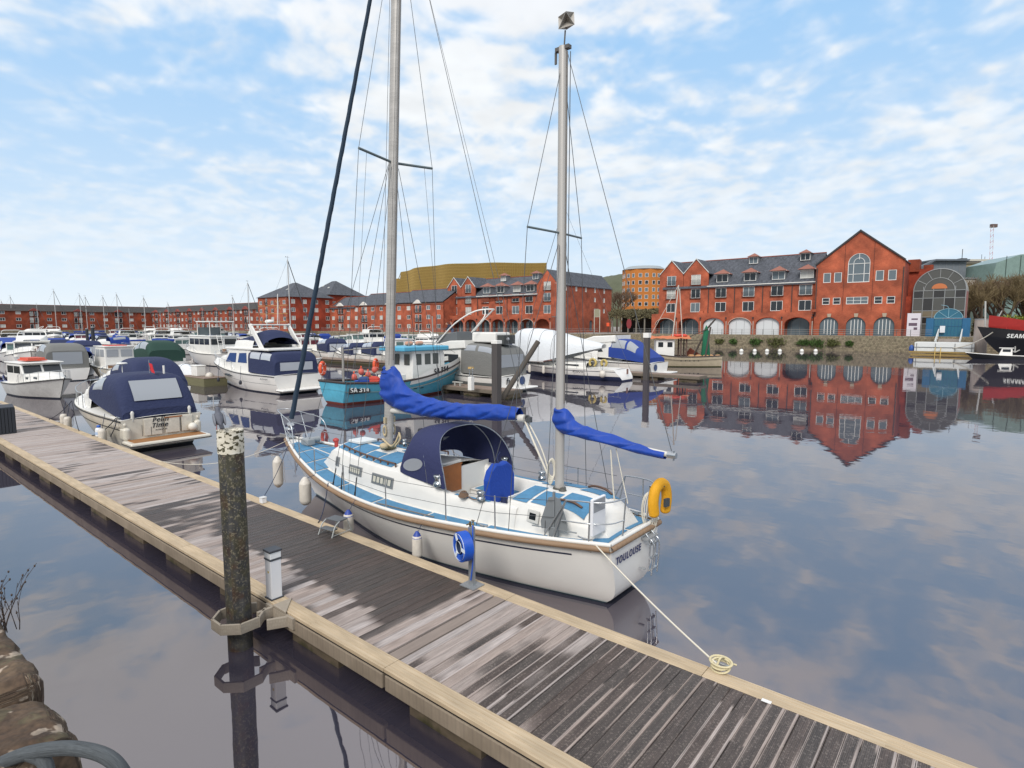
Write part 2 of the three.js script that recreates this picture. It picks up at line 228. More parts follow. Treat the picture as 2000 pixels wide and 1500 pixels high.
// ================================================================== PONTOON WALKWAY
const DECK = 0.5, TB = 4.13, TA = 6.65, TM = (TA + TB) / 2, HW = (TA - TB) / 2;
{
  const PL = 0.145, dry = [0.72, 0.685, 0.67], wet = [0.29, 0.265, 0.25];
  function deckTex(s0, kind, seed) { // weathered boards: dry grey ones and rain-wet dark patches that end raggedly board by board
    const mask = (u, v) => { const s = u * 12, pi = Math.floor(s / PL), h = GRAD[PERM[(pi * 7 + seed) & 255]], h2 = GRAD[PERM[(pi * 13 + seed * 3) & 255]];
      let n = 0.5 + (h - 0.5) * 0.15 + (fbm(pi * 3.7 + seed, v * 2.2, 3) - 0.5) * 0.5 + (fbm((s0 + s) * 0.3 + seed, v * 0.8, 2) - 0.5) * 0.5;
      if (kind === 0) { n += -0.12 + 0.34 * sstep(0.02, 0.22, u) - 0.22 * sstep(0.38, 0.5, u) + (h2 - 0.5) * 0.1; const fs = s / PL - pi; n -= 0.30 * (Math.abs(fs - 0.5) > 0.36 ? 1 : 0) * sstep(0.5, 0.8, h2 + fbm(pi * 5, v * 3, 2) - 0.3); }
      else n += kind === 1 ? -0.12 + (0.12 + 0.5 * sstep(0.15, 0.55, v)) * sstep(0.3, 0.55, u) * sstep(0.98, 0.9, u) : -0.14 + 0.1 * v;
      return sstep(0.47, 0.59, n); };
    const c = tex(2048, 512, (u, v) => { const s = u * 12, pi = Math.floor(s / PL), fs = s / PL - pi, h = GRAD[PERM[(pi * 17 + seed) & 255]], h2 = GRAD[PERM[(pi * 29 + seed) & 255]], w = mask(u, v);
      const gr = fbm(pi * 9.1 + fs * 7, v * 9, 4), sp = sstep(0.72, 0.8, vn(u * 900, v * 190)) * (kind === 0 ? 0.35 : 0.1);
      let d = mix3(dry, [0.66, 0.60, 0.565], h * 0.9); d = d.map((k) => k * (0.80 + 0.28 * gr + 0.08 * (h2 - 0.5)));
      let q = mix3(wet, [0.33, 0.275, 0.25], h2 * 0.6).map((k) => k * (0.75 + 0.5 * gr));
      let o = mix3(d, q, w); o = mix3(o, [0.68, 0.64, 0.6], sp); const ln = Math.abs((fs * 8) % 1 - 0.5) < 0.14 ? 0.86 : 1; return o.map((k) => k * ln); });
    const r = tex(1024, 256, (u, v) => { const w = mask(u, v); return [0, lerp(0.85, 0.46, w), 0]; }, { srgb: false });
    c.wrapS = c.wrapT = r.wrapS = r.wrapT = THREE.ClampToEdgeWrapping; return new THREE.MeshStandardMaterial({ name: 'deck_boards', map: c, roughness: 1, roughnessMap: r });
  }
  const woodTex = tex(1024, 256, (u, v) => { const g = fbm(u * 6, v * 60, 4, 60), k = fbm(u * 8, v * 8, 4, 8); return mix3([0.72, 0.665, 0.58], [0.84, 0.80, 0.735], g).map((c) => c * (0.86 + 0.22 * k)); });
  const edgeWood = M('edge_timber', '#e9dfcf', 0.8, { map: woodTex });
  const conc = tex(1024, 256, (u, v) => { const n = fbm(u * 8, v * 8, 5, 8), s = fbm(u * 64, v * 4, 3, 4), st = sstep(0.58, 0.75, s) * 0.25; return mix3([0.52, 0.49, 0.45], [0.66, 0.63, 0.59], n).map((k) => k * (0.9 + 0.2 * s) * (1 - st)); });
  const fasciaMat = M('fascia_concrete', '#e6ddd0', 0.85, { map: conc }), rubber = M('black_rubber', '#161514', 0.85);
  const floatTex = tex(512, 256, (u, v) => { const n = fbm(u * 10, v * 6, 5, 10), e = 0.50 + (fbm(u * 8, 3.3, 4, 8) - 0.5) * 0.5; let c = mix3([0.36, 0.33, 0.29], [0.52, 0.48, 0.42], n); const a = sstep(e + 0.1, e - 0.12, v); c = mix3(c, [0.20, 0.21, 0.09], a * (0.5 + 0.5 * n)); return c; });
  const floatMat = M('float_concrete', '#cfc8bc', 0.95, { map: floatTex });
  // grooved profile between two half widths, top at y=0
  const profile = (w, th, n, gw, gd) => { const p = [[-w / 2, -th], [-w / 2, -0.004], [-w / 2 + 0.004, 0]]; for (let i = 0; i < n; i++) { const x = -w / 2 + w * (i + 0.5) / n; p.push([x - gw / 2, 0], [x - gw / 2 + 0.0012, -gd], [x + gw / 2 - 0.0012, -gd], [x + gw / 2, 0]); } p.push([w / 2 - 0.004, 0], [w / 2, -0.004], [w / 2, -th]); return p; };
  function prism(pr, z0, z1, uvf) { const pos = [], uv = []; const quad = (a, b, c, d) => { for (const q of [a, b, c, a, c, d]) { pos.push(...q); uv.push(...uvf(q)); } }; for (let i = 1; i < pr.length; i++) { const [x0, y0] = pr[i - 1], [x1, y1] = pr[i]; quad([x0, y0, z1], [x1, y1, z1], [x1, y1, z0], [x0, y0, z0]); } const x0 = pr[0][0], x1 = pr.at(-1)[0], y = pr[0][1]; for (const z of [z0, z1]) quad([x0, y, z], [x0, 0, z], [x1, 0, z], [x1, y, z]); const g = new THREE.BufferGeometry(); g.setAttribute('position', new THREE.Float32BufferAttribute(pos, 3)); g.setAttribute('uv', new THREE.Float32BufferAttribute(uv, 2)); g.computeVertexNormals(); return g; }
  const EB = 0.24; // edge board width
  [[-5.4, 0, 6.6], [-17.4, 1, 12], [-29.4, 2, 12], [-41.4, 2, 12]].forEach(([s0, kind, len], si) => {
    const sec = thing('pontoon_walkway', ['floating walkway section with dark wet grooved boards beyond the deck joint', 'floating walkway section of boards that carries the hose reel and step stool', 'floating walkway section of dry grey boards beside the navy canopied cruiser', 'floating walkway section under the black slatted litter bin'][si], 'pontoon', ST(s0, TM, 0), TURN, 'sections of the floating walkway');
    const m = deckTex(s0, kind, 11 + si * 5), pr = profile(PL - 0.006, 0.03, si < 2 ? 8 : 3, si < 2 ? 0.006 : 0.008, si < 2 ? 0.0035 : 0.003), inner = HW - EB - 0.004, nP = Math.floor((len - 0.02) / PL);
    for (let i = 0; i < nP; i++) { const xc = (i + 0.5) * PL + 0.01; if (si === 1 && i === nP - 1) continue; const g = prism(pr, -inner, inner, ([x, , z]) => [(xc + x) / 12, (-z + inner) / (2 * inner)]); part(sec, 'plank', g, m, [xc, DECK + (GRAD[(i * 37 + si) & 255] - 0.5) * 0.003, 0]); }
    if (si === 1) part(sec, 'end_board', box(0.19, 0.034, inner * 2, len - 0.105, DECK - 0.016, 0), M('end_board_wood', '#8f8279', 0.85, { map: T.streak }));
    for (const side of [-1, 1]) {
      const bl = 3.0; for (let x = 0; x < len - 0.01; x += bl) { const l = Math.min(bl, len - x), g = prism(profile(EB, 0.045, 4, 0.008, 0.004), 0.004, l - 0.004, ([a, , c]) => [c / 3 + si * 0.37 + x * 0.13, (a + EB / 2) / EB * 0.25 + x * 0.21]); g.rotateY(Math.PI / 2); part(sec, 'edge_board', g, edgeWood, [x, DECK + 0.004, side * (HW - EB / 2)]); }
      part(sec, 'rubbing_strip', box(len - 0.03, 0.022, 0.03, len / 2, DECK - 0.055, side * (HW - 0.022)), rubber);
      const f = rbox(len - 0.05, 0.20, 0.09, 0.018, len / 2, DECK - 0.168, side * (HW - 0.035)); part(sec, 'fascia_beam', uvMetres(f, 0.5), fasciaMat);
    }
    for (let x = 0.9; x < len - 0.4; x += 2.35) for (const side of [-1, 1]) part(sec, 'float', uvScale(box(1.15, 0.62, 0.7, 0, -0.07, 0), 1), floatMat, [x + (side > 0 ? 0 : 0.5), 0.06, side * (HW - 0.47)]);
    part(sec, 'frame', [box(len - 0.1, 0.12, 0.1, len / 2, DECK - 0.12, 0.5), box(len - 0.1, 0.12, 0.1, len / 2, DECK - 0.12, -0.5), box(0.1, 0.14, HW * 1.8, 0.15, DECK - 0.13, 0), box(0.1, 0.14, HW * 1.8, len - 0.2, DECK - 0.13, 0)], M('steel_frame', '#55534f', 0.7));
  });
  function uvScale(g) { return g; }
  // the end of a grey bar sticking out under the walkway
  const bp = ST(-3.3, TB + 0.25, 0.2); single('loose_bar', 'thin pale bar sticking out from under the walkway edge', 'bar', [rod([0, 0, 0], [0.25, -0.12, 0.5], 0.016, 8)], M('pale_bar', '#b9b7b2', 0.5), bp, TURN);
}
// ------------------------------------------------------------------ guide pile with collar, bird
const pileTop = 3.16;
{
  const rust = tex(1024, 1024, (u, v) => { const n = fbm(u * 8, v * 44, 6); const st = fbm(u * 30, v * 14, 4), sp = sstep(0.60, 0.7, fbm(u * 50 + 3, v * 300, 3)), gr = sstep(0.45, 0.75, fbm(u * 10 + 9, v * 55, 5) + 0.3 * (v - 0.62)); let c = mix3([0.20, 0.215, 0.24], [0.38, 0.38, 0.38], n); c = mix3(c, [0.33, 0.21, 0.15], sstep(0.5, 0.75, fbm(u * 6 + 30, v * 26 + 4, 5)) * 0.6); c = mix3(c, [0.36, 0.35, 0.24], gr * 0.55); c = mix3(c, [0.62, 0.60, 0.52], sp * sstep(0.35, 0.85, v) * 0.75); return c.map((k) => k * (0.8 + 0.4 * st)); });
  const lichen = tex(512, 256, (u, v) => { const s = sstep(0.56, 0.66, fbm(u * 26, v * 12, 4)), n = fbm(u * 8, v * 4, 4); return mix3(mix3([0.74, 0.70, 0.62], [0.90, 0.88, 0.82], n), [0.27, 0.25, 0.17], s); });
  const base = onY(470, 1262, 0), pile = thing('mooring_pile', 'tall rusty steel guide pile with a lichen spotted white cap', 'pile', base);
  const r = 0.166; part(pile, 'shaft', new THREE.CylinderGeometry(r, r, pileTop - 0.32 + 3, 40, 1, true).translate(0, (pileTop - 0.32 - 3) / 2, 0), M('rusty_steel', '#d8d2cb', 0.7, { map: rust, bumpMap: T.bump, bumpScale: 0.006, metalness: 0.15 }));
  part(pile, 'cap', [new THREE.CylinderGeometry(r + 0.006, r + 0.006, 0.32, 40).translate(0, pileTop - 0.16, 0), new THREE.SphereGeometry(r + 0.004, 30, 8, 0, 6.3, 0, 1.2).scale(1, 0.16, 1).translate(0, pileTop - 0.012, 0)], M('lichen_cap', '#ffffff', 0.95, { map: lichen }));
  const steel = M('bracket_steel', '#a59a8a', 0.75, { map: T.streak });
  const col = thing('pile_collar', 'octagonal steel collar that holds the walkway to the guide pile', 'bracket', V(base.x, 0, base.z), TURN);
  const ring = []; const oct = []; for (let i = 0; i < 8; i++) { const a = Math.PI / 8 + i * Math.PI / 4; oct.push([Math.cos(a) * 0.34, Math.sin(a) * 0.34]); }
  const gap = tOf(base); for (let i = 0; i < 8; i++) { const [x0, z0] = oct[i], [x1, z1] = oct[(i + 1) % 8]; if (i === 5) continue; const l = Math.hypot(x1 - x0, z1 - z0), a = Math.atan2(-(z1 - z0), x1 - x0); ring.push(rbox(l + 0.03, 0.15, 0.035, 0.006, (x0 + x1) / 2, 0.42, (z0 + z1) / 2, a)); }
  const reach = TB - gap; ring.push(rbox(0.05, 0.15, reach + 0.0, 0.006, 0.17, 0.42, -0.3 - reach / 2 + 0.12), rbox(0.05, 0.15, reach, 0.006, 0.55, 0.40, -0.25 - reach / 2 + 0.1, -0.5), box(0.75, 0.16, 0.05, 0.35, 0.40, -reach + 0.02)); part(col, 'collar', ring, steel);
  part(col, 'gusset', slab([[0, 0], [0.36, 0], [0, 0.3]], 0.02).rotateX(-Math.PI / 2).translate(0.18, 0.5, -reach + 0.04), steel);
  // pigeon
  const bird = thing('pigeon', 'grey pigeon standing on the lichen covered cap of the pile', 'bird', base.clone().add(V(-0.125, pileTop + 0.012, 0.05)), 2.2);
  const body = []; const N = 26; for (let i = 0; i <= N; i++) { const t = i / N, row = []; const cx = curve([0, -0.17], [0.25, -0.09], [0.5, -0.005], [0.7, 0.035], [0.82, 0.05], [0.92, 0.075], [1, 0.10])(t), cy = curve([0, 0.075], [0.25, 0.115], [0.5, 0.16], [0.7, 0.225], [0.82, 0.265], [0.92, 0.285], [1, 0.283])(t), rr = curve([0, 0.008], [0.12, 0.032], [0.3, 0.062], [0.5, 0.075], [0.66, 0.052], [0.78, 0.034], [0.88, 0.034], [0.96, 0.022], [1, 0.003])(t); const tx = curve([0, 0.9], [0.5, 0.75], [0.75, 0.35], [0.9, 0.7], [1, 1])(t), ty = Math.sqrt(Math.max(0, 1 - tx * tx)); for (let j = 0; j <= 16; j++) { const a = j / 16 * Math.PI * 2; row.push(V(cx - ty * Math.cos(a) * rr, cy + tx * Math.cos(a) * rr, Math.sin(a) * rr * 0.92)); } body.push(row); }
  part(bird, 'body', grid(body), M('pigeon_grey', '#5d5f68', 0.8, { map: T.wear }));
  for (const s of [-1, 1]) { part(bird, 'wing', ball(0.08, 0, 0, 0, 1.5, 0.62, 0.22, 14, 8).rotateZ(0.62).translate(-0.045, 0.145, s * 0.062), M('pigeon_wing', '#7b7d84', 0.85, { map: T.streak })); part(bird, 'leg', [rod([0.0, 0.09, s * 0.025], [0.015, 0.0, s * 0.028], 0.006, 6), rod([0.015, 0.003, s * 0.028], [0.055, 0.002, s * 0.034], 0.004, 5), rod([0.015, 0.003, s * 0.028], [-0.012, 0.002, s * 0.028], 0.004, 5)], M('pigeon_leg', '#a05b55', 0.7)); part(bird, 'eye', ball(0.005, 0.083, 0.292, s * 0.028, 1, 1, 1, 8, 6), M('bird_eye', '#1a1210', 0.3)); }
  part(bird, 'tail', box(0.11, 0.012, 0.055, -0.195, 0.07, 0, 0, 0, 0.45), M('pigeon_tail', '#3c3e45', 0.85)); part(bird, 'beak', new THREE.ConeGeometry(0.009, 0.032, 8).rotateZ(-1.75).translate(0.112, 0.277, 0), M('beak', '#2d2a2a', 0.5));
}
// ------------------------------------------------------------------ things standing on the walkway
{
  const onDeck = (u, v) => onY(u, v, DECK + 0.006);
  // power pedestal
  const pp = onDeck(536, 1166); const ped = thing('power_pedestal', 'white shore power pedestal with dark cap on the walkway edge', 'pedestal', pp, TURN), white = M('pedestal_white', '#dfe0e2', 0.45), dark = M('pedestal_dark', '#3d4046', 0.5);
  part(ped, 'post', rbox(0.17, 0.60, 0.17, 0.012, 0, 0.30, 0), white); part(ped, 'light_band', rbox(0.175, 0.1, 0.175, 0.01, 0, 0.675, 0), M('pedestal_lens', '#e4e6e6', 0.25)); part(ped, 'collar', rbox(0.19, 0.025, 0.19, 0.008, 0, 0.613, 0), dark); part(ped, 'cap', rbox(0.205, 0.035, 0.205, 0.012, 0, 0.743, 0), dark);
  part(ped, 'side_channel', box(0.02, 0.58, 0.03, -0.088, 0.30, 0.05), dark); part(ped, 'socket', [cyl(0.018, 0.018, 0.03, 0, 0, 0, 10).rotateZ(Math.PI / 2).translate(-0.085, 0.5, 0)], dark); part(ped, 'sticker', box(0.035, 0.03, 0.002, 0.01, 0.42, 0.086), M('yellow_sticker', '#c9a93a', 0.6)); part(ped, 'foot', box(0.2, 0.02, 0.2, 0, 0.008, 0), dark);
  // hose reel on a post
  const hp = onDeck(922, 1143), hose = thing('hose_reel', 'blue hose wound on a white reel fixed to a galvanised post', 'hose reel', hp, TURN), galv = M('galvanised', '#a9adb0', 0.45, { metalness: 0.6, map: T.wear }), blue = M('blue_hose', '#1650b4', 0.42), wh = M('reel_white', '#d6dde2', 0.5);
  part(hose, 'base_plate', box(0.3, 0.014, 0.26, 0, 0.007, 0), galv); part(hose, 'post', rbox(0.09, 0.95, 0.07, 0.006, 0, 0.48, 0), galv);
  part(hose, 'tap', [cyl(0.018, 0.018, 0.1, -0.03, 0.93, 0, 8), rod([-0.03, 1.0, 0], [-0.03, 1.0, 0.08], 0.013), ball(0.022, 0.03, 1.0, 0), rod([0.03, 0.95, 0], [0.03, 1.06, 0], 0.012), box(0.06, 0.012, 0.02, 0.03, 1.06, 0)], M('brass_tap', '#8a7a5c', 0.4, { metalness: 0.8 }));
  const reel = new THREE.Group(); reel.name = 'reel'; reel.position.set(-0.06, 0.66, 0.13); reel.rotation.y = -0.35; hose.add(reel);
  const ringG = (r0, r1, z) => { const s = new THREE.Shape(); s.absarc(0, 0, r1, 0, 6.2832); const h = new THREE.Path(); h.absarc(0, 0, r0, 0, 6.2832, true); s.holes.push(h); return new THREE.ExtrudeGeometry(s, { depth: 0.012, bevelEnabled: false, curveSegments: 30 }).translate(0, 0, z); };
  for (const z of [-0.085, 0.075]) part(reel, 'flange', [ringG(0.205, 0.24, z), ringG(0.095, 0.12, z), ...[0, 1, 2].map((k) => box(0.05, 0.11, 0.012, 0, 0.16, z + 0.006).rotateZ(0.5 + k * 2.094))], wh);
  part(reel, 'drum', new THREE.CylinderGeometry(0.1, 0.1, 0.15, 24, 1, true).rotateX(Math.PI / 2), M('reel_dark', '#23324e', 0.6)); const coils = []; for (let k = 0; k < 8; k++) for (let l = 0; l < 5; l++) coils.push(new THREE.TorusGeometry(0.135 + l * 0.022, 0.0115, 6, 36).translate(0, 0, -0.066 + k * 0.0185 + (l % 2) * 0.004)); part(reel, 'hose_coil', coils, blue);
  part(hose, 'hose_end', tube([[0.1, 0.62, 0.08], [0.08, 0.9, 0.06], [0.05, 1.0, 0.03], [0.07, 0.75, 0.05], [0.075, 0.4, 0.06], [0.04, 0.12, 0.07]], 0.011, 40, 6), blue);
  // step stool
  const sp = onDeck(655, 1040), st = thing('step_stool', 'small grey folding step stool on the walkway beside the ketch', 'step stool', sp, TURN + 0.15), alu = M('stool_frame', '#a3a6a4', 0.5, { metalness: 0.3 }), tread = M('stool_tread', '#5c6064', 0.8);
  part(st, 'top_step', rbox(0.36, 0.03, 0.24, 0.01, 0, 0.27, -0.05), tread); part(st, 'lower_step', rbox(0.34, 0.025, 0.15, 0.01, 0, 0.13, 0.16), tread);
  for (const x of [-0.18, 0.18]) { part(st, 'leg', tube([[x, 0.27, 0.05], [x, 0.2, 0.16], [x * 1.05, 0.0, 0.26]], 0.013, 12, 6), alu); part(st, 'leg', tube([[x, 0.27, -0.14], [x * 1.08, 0.14, -0.19], [x * 1.12, 0.0, -0.25]], 0.013, 12, 6), alu); part(st, 'side_rail', rod([x * 1.05, 0.03, 0.25], [x * 1.1, 0.03, -0.23], 0.01), alu); }
  // small white box by the edge, bottle, plate, bin
  const bx = thing('junction_box', 'small white plastic box fixed to the walkway edge board', 'box', onDeck(514, 982), TURN); part(bx, 'body', rbox(0.13, 0.12, 0.12, 0.015, 0, 0.06, 0), white); part(bx, 'lid', rbox(0.14, 0.025, 0.13, 0.008, 0, 0.128, 0), M('box_lid', '#c9cac9', 0.5));
  const bt = thing('plastic_bottle', 'white plastic bottle with blue cap on the edge board beside the cruiser', 'bottle', onDeck(194, 852), TURN); part(bt, 'body', lathe([[0, 0], [0.115, 0], [0.12, 0.02], [0.12, 0.24], [0.1, 0.3], [0.05, 0.34], [0, 0.34]]), M('bottle_white', '#d9dcde', 0.4)); part(bt, 'cap', lathe([[0, 0.33], [0.07, 0.33], [0.06, 0.41], [0, 0.42]]), M('bottle_cap', '#2a5fb5', 0.45)); part(bt, 'label', new THREE.CylinderGeometry(0.1215, 0.1215, 0.1, 20, 1, true).translate(0, 0.12, 0), M('bottle_label', '#9fb4cf', 0.6));
  single('white_tag', 'small white plate screwed to the inner side of the edge board', 'plate', [box(0.1, 0.006, 0.05, 0, 0.003, 0)], M('tag_white', '#dddddb', 0.5), onDeck(1497, 1370), TURN);
  const bb = onDeck(8, 846), bin = thing('litter_bin', 'black slatted litter bin on the walkway edge', 'litter bin', bb, TURN), slat = M('bin_slat', '#2b2f36', 0.55), W = 0.62, Hb = 0.98;
  part(bin, 'liner', box(W - 0.1, Hb - 0.05, W - 0.1, 0, Hb / 2, 0), M('bin_liner', '#14161a', 0.8)); for (let k = 0; k < 4; k++) for (let i = 0; i < 6; i++) { const g = rbox(0.088, Hb, 0.03, 0.006, -W / 2 + 0.055 + i * 0.102, Hb / 2, W / 2); g.rotateY(k * Math.PI / 2); part(bin, 'slat', g, slat); } part(bin, 'lid', [slab([[-W / 2, 0], [W / 2, 0], [W / 2, 0.03], [0, 0.12], [-W / 2, 0.03]], W).translate(0, Hb, -W / 2)], M('bin_lid', '#3a3e46', 0.6));
  // mooring cleat and rope of the ketch's stern line
  const cp = onDeck(1408, 1304), kn = thing('mooring_cleat', 'galvanised cleat on the edge board under the knotted rope', 'cleat', cp, TURN); part(kn, 'base', box(0.16, 0.012, 0.05, 0, 0.006, 0), galv); part(kn, 'horn', tube([[-0.12, 0.06, 0], [-0.05, 0.05, 0], [0.05, 0.05, 0], [0.12, 0.06, 0]], 0.013, 16, 8), galv); part(kn, 'stem', [cyl(0.012, 0.012, 0.05, -0.035, 0, 0, 8), cyl(0.012, 0.012, 0.05, 0.035, 0, 0, 8)], galv);
}
// ================================================================== HULL TOOLS
// A hull as a surface S(u, y, side): u runs stern to bow, y is the height. Local +x is the bow, +z starboard.
function hullOf({ L, half, sheer, yb = -0.45, stern = () => 0, bow, pow = [0.42, 0.34, 0.8] }) {
  const pw = curve([0, pow[0]], [0.45, pow[1]], [1, pow[2]]);
  const S = (u, y, side) => { const ys = sheer(u), w = clamp((y - yb) / (ys - yb)), x = lerp(stern(y), bow(y), u); return V(x, y, side * half(u) * Math.pow(w, pw(u))); };
  const us = (n, a = 0, b = 1) => [...Array(n + 1)].map((_, i) => lerp(a, b, i / n));
  return {
    S, sheer, half, L,
    // strip of the skin between two height functions, pushed out by off
    band(y0, y1, off = 0, { n = 56, m = 12, a = 0, b = 1, sides = [-1, 1] } = {}) { return sides.map((sd) => grid(us(n, a, b).map((u) => us(m).map((k) => { const y = lerp(y0(u), y1(u), k), p = S(u, y, sd); if (off) { const q = S(u, y + 0.02, sd), t = S(Math.min(1, u + 0.01), y, sd), t0 = S(Math.max(0, u - 0.01), y, sd); const nn = q.sub(p).cross(t.sub(t0)).normalize().multiplyScalar(-sd); if (nn.z * sd < 0) nn.multiplyScalar(-1); p.addScaledVector(nn, off); } return p; })), { flip: sd > 0 })); },
    transom(y0, y1, m = 14, off = 0) { const P = us(m).map((k) => lerp(y0, y1, k)); return grid(P.map((y) => us(10, -1, 1).map((k) => { const p = S(0, y, 1); return V(p.x - off, p.y, p.z * k); }))); },
    rail(dy, dz, r, a = 0, b = 1, n = 60, rad = 8) { return [-1, 1].map((sd) => tube(us(n, a, b).map((u) => { const p = S(u, sheer(u), sd); return V(p.x, p.y + dy, p.z + sd * dz); }), r, n * 2, rad)); },
    deck(dy, camber = 0.05, a = 0, b = 1, inset = 0, n = 44) { return grid(us(n, a, b).map((u) => us(14, -1, 1).map((k) => { const p = S(u, sheer(u), 1); return V(p.x, p.y + dy + camber * (1 - k * k), Math.max(0, p.z - inset) * k); }))); },
    u(x) { let u = clamp(x / L); for (let i = 0; i < 6; i++) { const y = sheer(u), a = stern(y), b = bow(y); u = clamp((x - a) / (b - a)); } return u; },
    deckY(x, z) { const u = this.u(x), h = Math.max(0.05, half(u)); return sheer(u) - 0.05 + 0.05 * (1 - Math.min(1, (z / h) ** 2)); },
  };
}
// a deckhouse: sides a little inclined, rounded shoulders, cambered top; h(x) is its height above base(x)
function trunk({ x0, x1, hw, base, h, camber = 0.08, lean = 0.05, round = 0.06, n = 40 }) {
  const rows = []; for (let i = 0; i <= n; i++) { const x = lerp(x0, x1, i / n), w = hw(x), b = base(x), H = h(x), l = lean * Math.min(1, H / 0.3), r = Math.min(round, H * 0.5), row = []; const side = [[w, b - 0.03], [w - l * 0.5, b + H * 0.5], [w - l, b + H - r], [w - l - r * 0.3, b + H - r * 0.3], [w - l - r, b + H]]; for (const [z, y] of side) row.push(V(x, y, -z)); for (let k = 1; k < 8; k++) { const t = k / 8, z = lerp(-(w - l - r), w - l - r, t), f = 1 - (2 * t - 1) ** 2; row.push(V(x, b + H + camber * f * Math.min(1, H / 0.2), z)); } for (const [z, y] of side.reverse()) row.push(V(x, y, z)); rows.push(row); }
  return grid(rows, { crease: 0.7 });
}
function cloth(rows, amp, seed, freq = 3) { for (const [i, r] of rows.entries()) for (const [j, p] of r.entries()) { const k = (fbm(p.x * freq + seed, p.y * freq + p.z * freq + seed, 3) - 0.5) * amp; p.z += k * Math.sign(p.z || 1); p.y += k * 0.4; } return grid(rows); }
const steelRail = M('stainless', '#b9bcbe', 0.28, { metalness: 0.85 }), wire = M('rigging_wire', '#5a5c5e', 0.5, { metalness: 0.5 }), ropeW = M('rope_white', '#cfc9ba', 0.9), ropeTan = M('rope_tan', '#b8a888', 0.95), navyRope = M('rope_navy', '#27324a', 0.9);
const gel = M('gelcoat_white', '#e8e5df', 0.28, { clearcoat: 0.3, clearcoatRoughness: 0.2, map: rep(T.faint, 0.35, 0.35) }), gelDeck = M('gelcoat_deck', '#dfddd7', 0.45, { map: rep(T.faint, 0.6, 0.6) });
const glassDark = M('dark_window', '#1b2126', 0.08, { ior: 1.5 }), glassGrey = M('grey_window', '#5b6468', 0.1), alloy = M('mast_alloy', '#bdb9b3', 0.45, { metalness: 0.2, map: rep(T.streak, 1, 0.3) });
const teak = M('teak', '#8a6748', 0.7, { map: T.streak }), varnish = M('varnished_wood', '#a8642c', 0.35, { map: T.streak }), clearVinyl = M('clear_vinyl', '#c9ced4', 0.16, { transmission: 0.55, thickness: 0, ior: 1.45 });
const NOFF = (s, t) => ST(s, t);

